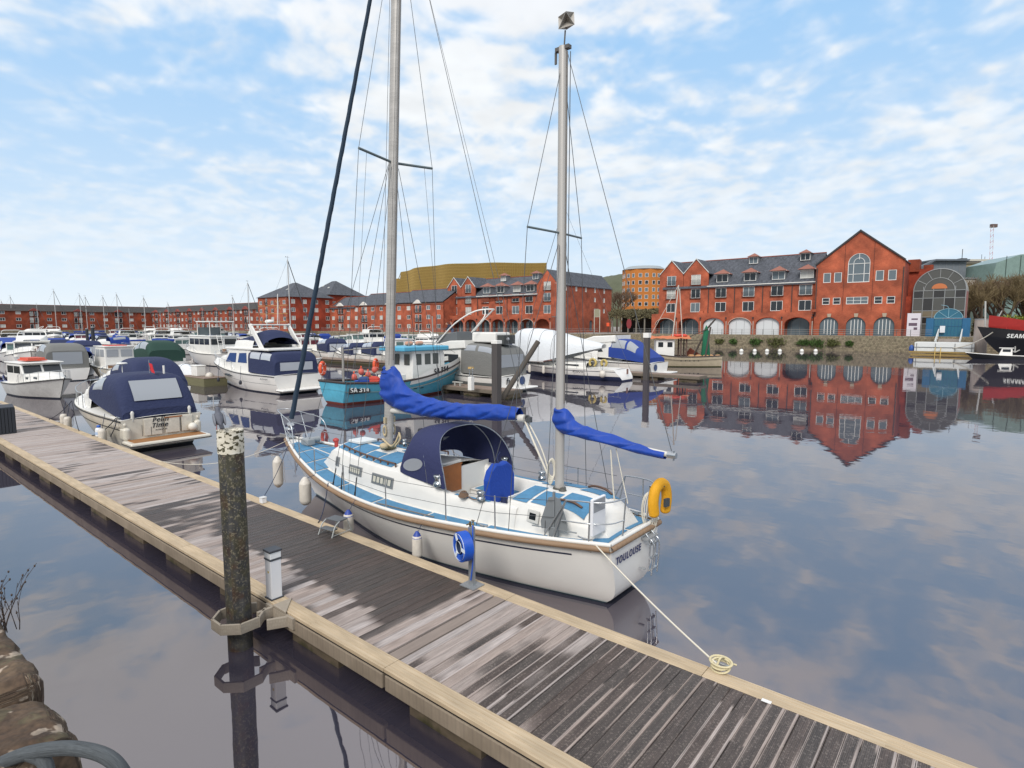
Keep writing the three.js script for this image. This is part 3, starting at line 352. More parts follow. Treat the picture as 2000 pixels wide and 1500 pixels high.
// ================================================================== THE KETCH
const KP = ST(-4.40, 8.6, 0), KT = TURN + Math.PI;
const ketch = thing('sailing_ketch', 'white two masted sailing boat with blue decks and blue sail covers moored along the walkway', 'sailboat', KP, KT);
const kw = (x, y, z) => V(x, y, z).applyAxisAngle(V(0, 1, 0), KT).add(KP); // ketch-local to world
{
  const L = 11.03, half = curve([0, 0.86], [0.145, 1.27], [0.28, 1.5], [0.41, 1.62], [0.55, 1.55], [0.68, 1.32], [0.82, 0.87], [0.91, 0.49], [0.97, 0.2], [1, 0.035]);
  const sheer = curve([0, 1.17], [0.15, 1.10], [0.36, 1.02], [0.5, 1.01], [0.64, 1.07], [0.82, 1.22], [1, 1.43]);
  const stern = curve([-0.5, 2.2], [-0.1, 0.55], [0.05, 0.26], [0.2, 0.10], [0.5, 0.02], [1.17, 0]), bow = curve([-0.5, 8.9], [-0.1, 9.45], [0.2, 9.82], [0.8, 10.5], [1.43, L]);
  const K = hullOf({ L, half, sheer, stern, bow, pow: [0.5, 0.36, 0.85] });
  const blueDeck = M('blue_nonslip', '#4f86ab', 0.8, { map: rep(T.wear, 1.2, 1.2), bumpMap: rep(T.bump, 6, 6), bumpScale: 0.002 }), teal = M('antifoul_teal', '#173c48', 0.5), navyStripe = M('navy_stripe', '#23283f', 0.4);
  part(ketch, 'hull', [...K.band(() => 0.06, (u) => sheer(u), 0, { n: 80, m: 18 }), K.transom(0.06, 1.17)], gel);
  part(ketch, 'antifouling', [...K.band(() => -0.44, () => 0.06, 0), K.transom(-0.44, 0.06)], teal);
  part(ketch, 'boot_stripe', K.band(() => 0.045, () => 0.075, 0.004), M('boot_white', '#c2c8c6', 0.4));
  part(ketch, 'cove_stripe', K.band((u) => sheer(u) - 0.235, (u) => sheer(u) - 0.205, 0.005, { a: 0.06, b: 0.985, m: 2 }), navyStripe);
  part(ketch, 'rubbing_strake', [...K.rail(-0.055, 0.012, 0.048, 0, 0.995), tube([...Array(13)].map((_, i) => V(-0.012, 1.115, lerp(-0.86, 0.86, i / 12))), 0.048, 24, 8)], M('strake_wood', '#94795f', 0.7, { map: rep(T.streak, 1, 1) }));
  part(ketch, 'toe_rail', [...K.rail(0.012, -0.03, 0.036, 0, 0.995), tube([...Array(13)].map((_, i) => V(0.02, 1.18, lerp(-0.84, 0.84, i / 12))), 0.036, 24, 8)], gelDeck);
  part(ketch, 'deck', K.deck(-0.05), gelDeck);
  // blue non-slip panels with white margins between them
  const panel = (x0, x1, zi, zo, side) => { const rows = []; const n = 10; for (let i = 0; i <= n; i++) { const x = lerp(x0, x1, i / n), a = zi(x), b = zo(x), row = []; for (let j = 0; j <= 4; j++) { const z = lerp(a, b, j / 4) * side; row.push(V(x, K.deckY(x, z) + 0.012, z)); } rows.push(row); } part(ketch, 'deck_panel', grid(rows, { flip: side > 0 }), blueDeck); };
  const hwMain = curve([0.3, 0.62], [1.0, 0.84], [2.0, 0.98], [3.4, 1.06], [4.9, 1.06], [6.0, 0.99], [7.0, 0.86], [7.9, 0.68], [8.4, 0.5]);
  for (const sd of [-1, 1]) {
    const outer = (x) => half(K.u(x)) - 0.10, inner = (x) => Math.min(outer(x) - 0.02, hwMain(x) + 0.05);
    for (const [a, b] of [[1.15, 2.3], [2.36, 3.7], [3.76, 5.2], [5.26, 6.6], [6.66, 7.9]]) panel(a, b, inner, outer, sd);
    panel(0.14, 1.08, (x) => x < 0.4 ? 0.03 : Math.max(0.03, hwMain(x) + 0.05), outer, sd);
    panel(7.96, 8.62, (x) => x < 8.45 ? lerp(0.62, 0.45, (x - 7.96) / 0.49) : 0.03, (x) => outer(x), sd);
    panel(8.68, 9.5, () => 0.03, outer, sd); panel(9.56, 10.35, () => 0.03, (x) => Math.max(0.06, outer(x)), sd);
  }
  // fore coachroof
  const deckAt = (x) => K.deckY(x, hwMain(x));
  const roofH = curve([4.3, 0.60], [5.5, 0.57], [7.0, 0.53], [7.75, 0.5], [8.0, 0.40], [8.3, 0.12], [8.42, 0.0]);
  part(ketch, 'coachroof', [trunk({ x0: 4.15, x1: 8.42, hw: hwMain, base: deckAt, h: roofH, camber: 0.13, lean: 0.1 }), box(0.03, 0.75, 1.9, 4.16, 1.25, 0)], gelDeck);
  const topY = (x, z) => deckAt(x) + roofH(x) + 0.13 * (1 - (z / (hwMain(x) - 0.16)) ** 2);
  const roofPanel = (x0, x1, z0, z1) => { const rows = []; for (let i = 0; i <= 10; i++) { const x = lerp(x0, x1, i / 10), row = []; for (let j = 0; j <= 6; j++) { const z = lerp(z0(x), z1(x), j / 6); row.push(V(x, topY(x, z) + 0.008, z)); } rows.push(row); } part(ketch, 'roof_panel', grid(rows, { flip: true }), blueDeck); };
  for (const sd of [-1, 1]) for (const [a, b] of [[5.35, 6.05], [6.62, 7.2], [7.25, 7.75]]) roofPanel(a, b, (x) => sd < 0 ? -(hwMain(x) - 0.22) : 0.06, (x) => sd < 0 ? -0.06 : hwMain(x) - 0.22);
  roofPanel(6.1, 6.56, (x) => -(hwMain(x) - 0.22), () => -0.3); roofPanel(6.1, 6.56, () => 0.3, (x) => hwMain(x) - 0.22);
  part(ketch, 'fore_hatch', rbox(0.5, 0.07, 0.5, 0.02, 7.45, topY(7.45, 0) + 0.03, 0), M('hatch_smoke', '#cfd2d0', 0.25));
  // grab rails along the roof: brown, on little feet
  for (const sd of [-1, 1]) { const zz = (x) => sd * (hwMain(x) - 0.27), pts = [...Array(9)].map((_, i) => { const x = lerp(5.25, 7.5, i / 8); return V(x, topY(x, zz(x)) + 0.075, zz(x)); }); part(ketch, 'grab_rail', [tube(pts, 0.019, 30, 6), ...pts.filter((_, i) => 1).map((p) => rod(p, [p.x, p.y - 0.075, p.z], 0.02, 6))], M('grab_rail_brown', '#5b4335', 0.6)); }
  // cabin side windows
  const sideAt = (x, f, sd, off = 0) => { const w = hwMain(x), b = deckAt(x), H = roofH(x); return V(x, b + H * f, sd * (w - 0.1 * f + off)); };
  for (const sd of [-1, 1]) for (const [xc, len, hh] of [[5.45, 0.78, 0.23], [6.55, 0.58, 0.21], [7.45, 0.2, 0.22]]) { const p = sideAt(xc, 0.56, sd, 0.004), q = sideAt(xc + 0.2, 0.56, sd, 0.004), a = Math.atan2(-(q.z - p.z), q.x - p.x); const win = part(ketch, 'cabin_window', rbox(len, hh, 0.03, 0.014), M('window_surround', '#8d9092', 0.35, { metalness: 0.5 }), p, [-sd * 0.18, a, 0]); part(win, 'pane', rbox(len - 0.07, hh - 0.07, 0.036, 0.012), glassGrey); if (len > 0.5) part(win, 'curtain', [...Array(5)].map((_, i) => box((len - 0.1) / 7, hh - 0.1, 0.038, (i - 2) * (len - 0.1) / 5, 0, 0)), M('pale_curtain', '#b9b6a8', 0.9)); }
  // cockpit: bulkhead, door, well, coamings
  part(ketch, 'companion_door', [box(0.02, 0.56, 0.56, 4.13, 1.42, -0.22), box(0.025, 0.03, 0.6, 4.125, 1.7, -0.22)], varnish);
  part(ketch, 'companion_slide', rbox(0.9, 0.05, 0.7, 0.015, 4.65, topY(4.65, 0) + 0.03, -0.2), gelDeck);
  part(ketch, 'cockpit_sole', box(2.05, 0.03, 0.7, 3.1, 0.62, 0), M('cockpit_grey', '#9aa6aa', 0.8));
  for (const sd of [-1, 1]) {
    part(ketch, 'cockpit_seat', [box(2.05, 0.04, 0.52, 3.1, 1.07, sd * 0.6), box(2.05, 0.46, 0.03, 3.1, 0.85, sd * 0.355)], gelDeck); part(ketch, 'seat_panel', [box(0.9, 0.012, 0.4, 3.6, 1.097, sd * 0.6), box(0.8, 0.012, 0.4, 2.6, 1.097, sd * 0.6)], blueDeck);
    const out = [], top = curve([1.9, 0.36], [2.6, 0.36], [3.6, 0.40], [4.3, 0.56], [4.9, 0.58]); for (let i = 0; i <= 20; i++) { const x = lerp(1.85, 4.6, i / 20), w = hwMain(x), b = deckAt(x), h = top(x); out.push([V(x, b - 0.03, sd * w), V(x, b + h * 0.6, sd * (w - 0.05)), V(x, b + h - 0.03, sd * (w - 0.085)), V(x, b + h, sd * (w - 0.12)), V(x, b + h, sd * (w - 0.22)), V(x, b + h - 0.03, sd * (w - 0.25)), V(x, 1.05, sd * (w - 0.26))]); } part(ketch, 'coaming', grid(out, { flip: sd < 0, crease: 0.8 }), gelDeck);
    const rows = []; for (let i = 0; i <= 6; i++) { const x = lerp(2.5, 3.35, i / 6), w = hwMain(x), y = deckAt(x) + top(x) + 0.006; rows.push([V(x, y, sd * (w - 0.13)), V(x, y, sd * (w - 0.21))]); } part(ketch, 'coaming_panel', grid(rows, { flip: sd > 0 }), blueDeck);
  }
  // aft cabin
  const aftH = curve([0.22, 0.0], [0.34, 0.2], [0.6, 0.36], [1.0, 0.44], [2.0, 0.46], [2.1, 0.46]), hwAft = curve([0.2, 0.5], [0.45, 0.66], [1, 0.84], [2.1, 0.99]);
  part(ketch, 'aft_cabin', [trunk({ x0: 0.22, x1: 2.08, hw: hwAft, base: (x) => K.deckY(x, hwAft(x)), h: aftH, camber: 0.1, lean: 0.12, round: 0.1, n: 26 }), box(0.03, 0.55, 1.7, 2.06, 1.3, 0)], gelDeck);
  const aftY = (x, z) => K.deckY(x, hwAft(x)) + aftH(x) + 0.1 * (1 - (z / (hwAft(x) - 0.22)) ** 2);
  for (const [a, b, zi, zo] of [[0.62, 1.2, -0.66, -0.12], [0.62, 1.2, 0.12, 0.66], [1.72, 2.04, -0.78, -0.1], [1.72, 2.04, 0.1, 0.78], [1.26, 1.66, -0.74, -0.26], [1.26, 1.66, 0.26, 0.74]]) { const rows = []; for (let i = 0; i <= 6; i++) { const x = lerp(a, b, i / 6), row = []; for (let j = 0; j <= 4; j++) { const z = lerp(zi, zo, j / 4); row.push(V(x, aftY(x, z) + 0.008, z)); } rows.push(row); } part(ketch, 'roof_panel', grid(rows, { flip: true }), blueDeck); }
  for (const sd of [-1, 1]) { const w = hwAft(1.5); const win = part(ketch, 'cabin_window', rbox(0.27, 0.22, 0.03, 0.014), M('window_surround2', '#c3c2bc', 0.4), [1.5, 1.34, sd * (w - 0.045)], [-sd * 0.22, sd * 0.13, 0]); part(win, 'pane', rbox(0.16, 0.12, 0.036, 0.01), glassDark); part(ketch, 'aft_grab_rail', tube([[0.75, aftY(0.75, 0.5) + 0.02, sd * 0.5], [0.9, aftY(0.9, 0.52) + 0.06, sd * 0.52], [1.15, aftY(1.15, 0.55) + 0.06, sd * 0.55], [1.3, aftY(1.3, 0.58) + 0.02, sd * 0.58]], 0.022, 20, 6), M('grab_rail_brown', '#5b4335', 0.6)); }
  // spray hood: navy canvas over two hoops, clear front panes, open aft with wings
  const navy = M('navy_canvas', '#262c52', 0.85, { side: THREE.DoubleSide, bumpMap: T.fabricBump, bumpScale: 0.01 }), navyDark = M('navy_canvas_dark', '#1c2036', 0.9, { side: THREE.DoubleSide });
  const arc = (x, top, w, base, lean = 0) => [...Array(25)].map((_, j) => { const a = Math.PI * j / 24, c = Math.cos(a), s = Math.sin(a); return V(x + lean * s, base + (top - base) * Math.pow(s, 0.62), -w * Math.sign(c) * Math.pow(Math.abs(c), 0.75)); });
  const h0 = arc(4.92, 1.80, 0.93, 1.58, 0.1), h0b = arc(4.78, 2.18, 0.97, 1.57, 0.14), h1 = arc(4.5, 2.47, 1.0, 1.55, 0.28), h2 = arc(4.0, 2.55, 1.02, 1.52, 0.42), h3 = arc(3.46, 2.54, 1.03, 1.47, 0.55);
  part(ketch, 'spray_hood', [cloth([h0, h0b, h1, h2, h3], 0.025, 3)], navy);
  for (const sd of [-1, 1]) { const pane = part(ketch, 'hood_window', [new THREE.CircleGeometry(0.2, 24).scale(1.5, 0.62, 1)], clearVinyl, [4.42, 1.82, sd * 1.02], [0, sd > 0 ? 0 : Math.PI, 0.25 * -sd]); }
  part(ketch, 'hood_front_pane', [-0.52, 0, 0.52].map((z) => box(0.006, 0.3, 0.4, 4.98, 1.98, z, 0, 0, 0.42)), clearVinyl);
  part(ketch, 'hood_logo', slab([[0, 0], [0.13, 0], [0.09, 0.2]], 0.003).rotateY(Math.PI).translate(3.72, 1.56, -1.04), M('logo_white', '#d8d8dc', 0.7));
  part(ketch, 'hood_hoop', [tube(h2.map((p) => V(p.x, p.y - 0.012, p.z * 0.99)), 0.012, 40, 6), tube(h3.map((p) => V(p.x + 0.01, p.y - 0.012, p.z * 0.99)), 0.012, 40, 6)], steelRail);
  // wheel under its blue cover
  part(ketch, 'wheel_cover', [slab([[-0.36, 0], [0.36, 0], [0.37, 0.45], [0.3, 0.62], [0.16, 0.72], [0, 0.7], [-0.16, 0.72], [-0.3, 0.62], [-0.37, 0.45]], 0.1, [], 0.03).rotateY(Math.PI / 2).translate(2.92, 1.16, -0.05)], M('blue_canvas_bright', '#123f9c', 0.8, { bumpMap: T.fabricBump, bumpScale: 0.01 })); part(ketch, 'wheel_pedestal', [cyl(0.07, 0.06, 0.6, 2.85, 0.62, -0.05, 12), tube([[2.95, 1.84, -0.05], [3.05, 1.98, -0.02], [3.0, 2.1, 0.02]], 0.016, 10, 5)], M('navy_strap', '#202a4d', 0.8));
  // winches
  for (const [x, z, y, s] of [[3.7, -1.0, 1.52, 1.25], [2.65, -0.94, 1.42, 1], [3.7, 1.0, 1.52, 1.25], [2.65, 0.94, 1.42, 1], [6.3, 0.35, 1.77, 0.7], [5.6, 0.45, 1.77, 0.7]]) part(ketch, 'winch', lathe([[0, 0], [0.085, 0], [0.085, 0.04], [0.062, 0.06], [0.055, 0.1], [0.075, 0.135], [0.078, 0.16], [0.05, 0.175], [0, 0.178]], 18).scale(s, s, s), M('winch_steel', '#a7abad', 0.22, { metalness: 0.9 }), [x, y, z]);
  part(ketch, 'cockpit_ropes', [...[0, 1, 2, 3].map((k) => new THREE.TorusGeometry(0.085 - k * 0.012, 0.016, 6, 20).rotateX(1.4).translate(3.05, 1.44 + k * 0.02, -0.98)), tube([[3.0, 1.45, -0.95], [2.8, 1.42, -0.99], [2.6, 1.43, -0.97]], 0.012, 12, 5)], M('rope_brown', '#6d5848', 0.95));
  // mast, booms
  const mx = (y) => 6.46 - (y - 1.75) * 0.060, mmast = (y0, y1, ra, rb) => { const rows = []; for (let i = 0; i <= 16; i++) { const y = lerp(y0, y1, i / 16), row = []; for (let j = 0; j < 20; j++) { const a = j / 20 * 6.2832; row.push(V(mx(y) + Math.cos(a) * ra, y, Math.sin(a) * rb)); } row.push(row[0].clone()); rows.push(row); } return grid(rows); };
  const main = part(ketch, 'main_mast', mmast(1.70, 13.6, 0.125, 0.098), alloy);
  part(main, 'sail_track', rod([mx(3.8) - 0.13, 3.8, 0], [mx(13.5) - 0.13, 13.5, 0], 0.014, 6), M('track_dark', '#6e6a66', 0.5)); part(main, 'mast_collar', [lathe([[0.1, 0], [0.19, 0], [0.17, 0.09], [0.14, 0.1]]).translate(6.46, 1.72, 0)], M('collar_boot', '#77745c', 0.8)); part(main, 'mast_cleats', [-1, 1].map((s) => [new THREE.TorusGeometry(0.07, 0.022, 6, 14).scale(0.6, 1.5, 1).rotateY(0.4).translate(6.42, 2.15, s * 0.13), box(0.05, 0.14, 0.05, 6.4, 2.4, s * 0.13)]), ropeTan);
  const spr = mx(8.16); part(main, 'spreader', rod([spr, 8.16, 0], [spr - 0.15, 8.22, -1.02], 0.028, 6), M('spreader_grey', '#5e6a6c', 0.5)); part(main, 'spreader', rod([spr, 8.16, 0], [spr - 0.15, 8.22, 1.02], 0.028, 6), mats.spreader_grey);
  part(ketch, 'main_boom', [rod([6.3, 2.62, 0], [2.36, 2.84, 0], 0.06, 14), rod([2.5, 2.83, 0], [2.36, 2.84, 0], 0.075, 14)], M('boom_white', '#c9c6be', 0.4));
  part(ketch, 'boom_end', [new THREE.TorusGeometry(0.06, 0.02, 6, 14).translate(2.3, 2.84, 0), cyl(0.055, 0.055, 0.1, 2.26, 2.78, 0, 12)], M('block_dark', '#4a4c4e', 0.5));
  const blueSail = M('blue_sail_cover', '#0c3f9e', 0.6, { map: rep(T.wear, 0.7, 0.7), bumpMap: rep(T.fabricBump, 0.5, 0.5), bumpScale: 0.012 });
  const cover = (xs, xe, topF, botF, wF, folds, seed, mastR) => { const rows = [], n = 120, m = 44; for (let i = 0; i <= n; i++) { const t = i / n, x = lerp(xs, xe, t), yt = topF(t), yb = botF(t), w = wF(t), row = []; for (let j = 0; j <= m; j++) { const a = j / m * 6.2832, c = Math.cos(a), s = Math.sin(a); let y = lerp(yb, yt, 0.5 - 0.5 * c), z = s * w * (0.75 + 0.5 * (0.5 + 0.5 * c)); const diag = (y - yb) * 1.1 + (x - xe) * 0.55; const fo = Math.sin(diag * 10 + fbm(x * 1.5 + seed, y * 2, 2) * 6), f = (Math.abs(fo) - 0.5) * 0.05 * folds(t) + (fbm(x * 2.6 + seed, y * 6 + s, 3) - 0.5) * 0.06 + (fbm(x * 1.2 + y * 7 + seed, y * 3 - x * 3, 2) - 0.5) * 0.05; z += Math.sign(s) * f * Math.min(1, Math.abs(s) * 2); y += f * 0.5 * c; row.push(V(x, y, z)); } rows.push(row); } return grid(rows); };
  part(ketch, 'main_sail_cover', cover(6.60, 2.5, curve([0, 3.5], [0.012, 3.66], [0.1, 3.66], [0.14, 3.47], [0.19, 3.25], [0.28, 3.1], [0.4, 3.02], [0.6, 2.99], [0.84, 3.05], [1, 3.03]), curve([0, 3.0], [0.012, 2.84], [0.08, 2.73], [0.26, 2.61], [0.6, 2.63], [1, 2.79]), curve([0, 0.02], [0.015, 0.13], [0.06, 0.19], [0.25, 0.19], [0.6, 0.16], [1, 0.1]), (t) => 1.5 - t, 4), blueSail);
  part(ketch, 'cover_lashing', [new THREE.TorusGeometry(0.19, 0.012, 6, 24).rotateX(Math.PI / 2).translate(6.36, 3.52, 0), new THREE.TorusGeometry(0.2, 0.012, 6, 24).rotateX(Math.PI / 2).translate(6.37, 3.38, 0)], M('lashing_blue', '#1c47a8', 0.8));
  // mizzen
  const mz = 1.56; const miz = part(ketch, 'mizzen_mast', [new THREE.CylinderGeometry(0.075, 0.085, 7.75, 18).translate(mz, 1.55 + 7.75 / 2, 0)], alloy);
  part(miz, 'masthead', [box(0.28, 0.06, 0.09, mz, 9.27, 0), rod([mz - 0.02, 9.28, 0], [mz - 0.04, 9.55, 0], 0.013), box(0.04, 0.2, 0.02, mz + 0.15, 9.15, 0)], M('masthead_dark', '#55514d', 0.6)); part(miz, 'track', rod([mz - 0.088, 3.2, 0], [mz - 0.088, 9.2, 0], 0.012), mats.track_dark); part(miz, 'spreader', rod([mz, 6.2, 0], [mz + 0.12, 6.22, 0.82], 0.02), mats.spreader_grey); part(miz, 'spreader', rod([mz, 6.2, 0], [mz + 0.12, 6.22, -0.82], 0.02), mats.spreader_grey); part(miz, 'mast_foot', [cyl(0.14, 0.12, 0.1, mz, 1.55, 0, 16), ball(0.075, mz - 0.14, 1.62, -0.1)], M('foot_dark', '#4b4a45', 0.6));
  part(ketch, 'mizzen_boom', [rod([1.5, 2.70, 0], [-0.6, 2.55, 0], 0.045, 12)], mats.boom_white); part(ketch, 'boom_end', [cyl(0.055, 0.05, 0.14, 0, 0, 0, 12).rotateZ(Math.PI / 2).translate(-0.52, 2.555, 0), box(0.01, 0.16, 0.05, -0.62, 2.55, 0)], steelRail);
  part(ketch, 'mizzen_sail_cover', cover(1.69, -0.48, curve([0, 3.05], [0.015, 3.13], [0.13, 3.1], [0.2, 2.92], [0.38, 2.81], [0.57, 2.75], [0.83, 2.64], [1, 2.6]), curve([0, 2.86], [0.015, 2.78], [0.1, 2.66], [0.28, 2.62], [0.57, 2.56], [0.8, 2.5], [1, 2.48]), curve([0, 0.02], [0.015, 0.1], [0.12, 0.14], [0.5, 0.115], [1, 0.065]), (t) => 1 - t * 0.6, 9), blueSail);
  // radar reflector: three crossed plates in an open octahedron
  const rr = new THREE.Group(); rr.name = 'radar_reflector'; rr.position.set(mz - 0.06, 9.70, 0.0); rr.rotation.set(0.5, 0.5, 0.35); ketch.add(rr); const al = M('reflector_alloy', '#a9a49c', 0.38, { metalness: 0.6, side: THREE.DoubleSide }); const dia = slab([[0, 0.22], [0.17, 0], [0, -0.22], [-0.17, 0]], 0.006); for (const r of [[0, 0, 0], [0, Math.PI / 2, 0]]) part(rr, 'plate', dia.clone(), al, [0, 0, 0], r); part(rr, 'plate', slab([[0, 0.17], [0.17, 0], [0, -0.17], [-0.17, 0]], 0.006).rotateX(Math.PI / 2), al);
  // roller furled headsail on the forestay: a spiral wrapped roll
  const f0 = V(10.72, 2.0, 0), f1 = V(6.08, 13.45, 0), fd = f1.clone().sub(f0), fl = fd.length(), fq = new THREE.Quaternion().setFromUnitVectors(V(0, 1, 0), fd.clone().normalize()); const roll = []; for (let i = 0; i <= 240; i++) { const t = i / 240, row = [], r = 0.062 - 0.028 * t; for (let j = 0; j <= 14; j++) { const a = j / 14 * 6.2832, sp = ((a - t * fl * 9) % 6.2832 + 6.2832) % 6.2832; const rr2 = r * (1 + 0.2 * (sp / 6.2832)); row.push(V(Math.cos(a) * rr2, t * fl, Math.sin(a) * rr2).applyQuaternion(fq).add(f0)); } roll.push(row); }
  part(ketch, 'furled_headsail', grid(roll, { crease: 0.6 }), M('furl_navy', '#2a3b4c', 0.85)); part(ketch, 'furling_drum', [rod([10.93, 1.48, 0], f0, 0.012), lathe([[0, 0], [0.1, 0], [0.1, 0.02], [0.05, 0.03], [0.05, 0.12], [0.1, 0.13], [0.1, 0.15], [0, 0.15]]).applyQuaternion(fq).translate(10.85, 1.68, 0)], steelRail);
  part(ketch, 'anchor_windlass', [rbox(0.34, 0.2, 0.26, 0.05, 9.95, 1.42, 0.02), cyl(0.08, 0.08, 0.3, 0, 0, 0, 14).rotateX(Math.PI / 2).translate(9.9, 1.46, 0.02)], M('windlass_grey', '#8d9294', 0.5)); part(ketch, 'bow_roller', [box(0.5, 0.05, 0.16, 10.95, 1.45, 0), box(0.4, 0.1, 0.02, 11.05, 1.47, 0.08), box(0.4, 0.1, 0.02, 11.05, 1.47, -0.08)], steelRail);
  // standing and running rigging
  const W = []; const line = (a, b, r = 0.006) => W.push(rod(a, b, r, 5)); const chain = (x) => half(x / L) - 0.07;
  for (const sd of [-1, 1]) { const tip = [spr - 0.15, 8.22, sd * 1.02], c = chain(6.25); line([6.25, sheer(6.25 / L), sd * c], tip); line(tip, [mx(13.4), 13.4, 0]); line([6.65, 1.07, sd * chain(6.65)], [spr + 0.05, 8.05, sd * 0.1]); line([5.7, 1.0, sd * chain(5.7)], [spr - 0.05, 8.05, sd * 0.1]); line([5.95, 1.02, sd * chain(5.95)], [spr - 0.12, 8.2, sd * 0.8], 0.004);
    line([1.75, 1.12, sd * chain(1.75)], [mz + 0.12, 6.22, sd * 0.82]); line([mz + 0.12, 6.22, sd * 0.82], [mz, 9.1, 0]); line([1.1, 1.12, sd * chain(1.1)], [mz, 6.1, sd * 0.05]); line([2.4, 1.1, sd * chain(2.4)], [mz, 6.1, sd * 0.05]); }
  line([2.36, 2.9, 0], [mx(13.5) - 0.2, 13.5, 0]); line([2.2, 2.9, 0.02], [mx(13.3) - 0.2, 13.3, 0.05], 0.004); line([-0.58, 2.62, 0], [mz - 0.1, 9.15, 0]); line([mz - 0.12, 3.2, 0.03], [mz - 0.13, 9.2, 0.03], 0.008); line([6.2, 3.7, -0.14], [mx(13) - 0.17, 13, -0.1], 0.005); line([6.6, 2.0, -0.12], [mx(13) + 0.14, 13, -0.05], 0.005);
  line([9.9, 1.35, -0.02], [mx(8.3) + 0.1, 8.3, 0], 0.006);
  part(ketch, 'rigging', W, wire);
  const turn = []; for (const x of [6.25, 6.65, 5.7]) for (const sd of [-1, 1]) { const b = V(x, sheer(x / L), sd * chain(x)), d = (x === 6.25 ? V(spr - 0.15, 8.22, sd * 1.02) : V(spr, 8.05, sd * 0.1)).sub(b).normalize(); turn.push(rod(b.clone().addScaledVector(d, 0.08), b.clone().addScaledVector(d, 0.42), 0.014, 6), rod(b, b.clone().addScaledVector(d, 0.12), 0.02, 6)); } part(ketch, 'turnbuckle', turn, M('turnbuckle_dark', '#3c3e40', 0.4, { metalness: 0.6 }));
  const RP = []; RP.push(tube([[2.36, 2.78, 0], [2.0, 2.3, -0.1], [1.75, 1.9, -0.12], [1.68, 1.72, -0.1]], 0.02, 16, 6), tube([[2.3, 2.76, 0.03], [1.95, 2.3, -0.02], [1.7, 1.75, -0.06]], 0.014, 14, 5)); for (let k = 0; k < 4; k++) RP.push(new THREE.TorusGeometry(0.085 + k * 0.008, 0.013, 6, 18).scale(0.75, 2.0, 1).rotateY(0.8 + k * 0.2).translate(1.68, 2.0 - k * 0.02, -0.07 - k * 0.015)); RP.push(tube([[0.5, 2.5, -0.02], [0.45, 2.0, -0.03], [0.42, 1.6, 0.0]], 0.013, 12, 5), tube([[0.42, 2.52, 0.02], [0.3, 2.0, 0.05], [0.2, 1.6, 0.06]], 0.009, 12, 5)); part(ketch, 'mizzen_ropes', RP, ropeW);
  part(ketch, 'mast_ropes', [tube([[6.5, 1.95, -0.13], [6.1, 1.85, -0.22], [5.85, 1.95, -0.3], [5.68, 2.2, -0.3]], 0.026, 16, 6), tube([[5.7, 2.22, -0.3], [5.62, 2.1, -0.33], [5.8, 1.9, -0.33]], 0.022, 12, 6), ball(0.09, 6.25, 1.84, -0.3, 1.2, 0.8, 1)], ropeTan);
  // stanchions and guard wires, pulpit, pushpit
  const stx = [2.0, 3.05, 4.6, 6.1, 7.6, 8.9], gx = (x, sd) => V(x, sheer(x / L), sd * (half(x / L) - 0.06));
  for (const sd of [-1, 1]) { for (const x of stx) { const b = gx(x, sd); part(ketch, 'stanchion', [rod(b, [b.x, b.y + 0.62, b.z + sd * 0.01], 0.0125, 8), cyl(0.03, 0.022, 0.05, b.x, b.y - 0.01, b.z, 8)], steelRail); } for (const h of [0.6, 0.32]) { const pts = [V(0.95, 1.13 + h + 0.03, sd * 1.02), ...stx.map((x) => { const b = gx(x, sd); return V(b.x, b.y + h, b.z); }), V(9.75, sheer(0.884) + h + 0.02, sd * 0.5)]; part(ketch, 'guard_wire', bars(pts, 0.0045, 5), wire); } }
  const pulp = []; for (const sd of [-1, 1]) { pulp.push(tube([V(9.7, sheer(0.88), sd * 0.56), V(9.78, sheer(0.88) + 0.36, sd * 0.52), V(9.95, 1.98, sd * 0.48), V(10.6, 2.12, sd * 0.33), V(11.2, 2.2, sd * 0.14), V(11.28, 2.2, 0)], 0.0135, 40, 8), rod([10.4, 1.36, sd * 0.3], [10.75, 2.13, sd * 0.3], 0.0125, 8), tube([V(9.78, 1.62, sd * 0.53), V(10.5, 1.76, sd * 0.31), V(10.95, 1.84, sd * 0.14)], 0.011, 16, 6)); } part(ketch, 'pulpit', pulp, steelRail);
  const push = []; for (const sd of [-1, 1]) { push.push(rod([0.95, 1.13, sd * 1.07], [0.75, 1.8, sd * 0.98], 0.0135, 8), rod([1.12, 1.13, sd * 1.1], [0.75, 1.8, sd * 0.98], 0.0125, 8), rod([0.35, 1.15, sd * 0.93], [0.35, 1.82, sd * 0.9], 0.0135, 8), tube([V(0.75, 1.8, sd * 0.98), V(0.5, 1.82, sd * 0.95), V(0.2, 1.83, sd * 0.86), V(0.05, 1.84, sd * 0.7), V(-0.02, 1.85, sd * 0.42)], 0.0135, 26, 8), tube([V(0.82, 1.46, sd * 1.02), V(0.35, 1.48, sd * 0.93), V(0.08, 1.48, sd * 0.72), V(0.0, 1.48, sd * 0.42)], 0.011, 20, 6), rod([0.03, 1.17, sd * 0.42], [-0.02, 1.85, sd * 0.42], 0.0135, 8)); } part(ketch, 'pushpit', push, steelRail);
  part(ketch, 'stern_board', [rbox(0.05, 0.6, 0.4, 0.012, 0.30, 1.58, -0.74)], M('board_white', '#dcdde0', 0.5)); part(ketch, 'board_patch', box(0.052, 0.2, 0.34, 0.298, 1.76, -0.74), M('board_grey', '#8f9296', 0.6));
  // stern: name, ladder, cleats
  const tn = writing('TOULOUSE', 0.12, 0.004, 0.12).rotateY(-Math.PI / 2).translate(-0.012, 0, 0); part(ketch, 'name_lettering', tn.translate(-0.004, 0.82, -0.28), M('lettering_navy', '#252b58', 0.5));
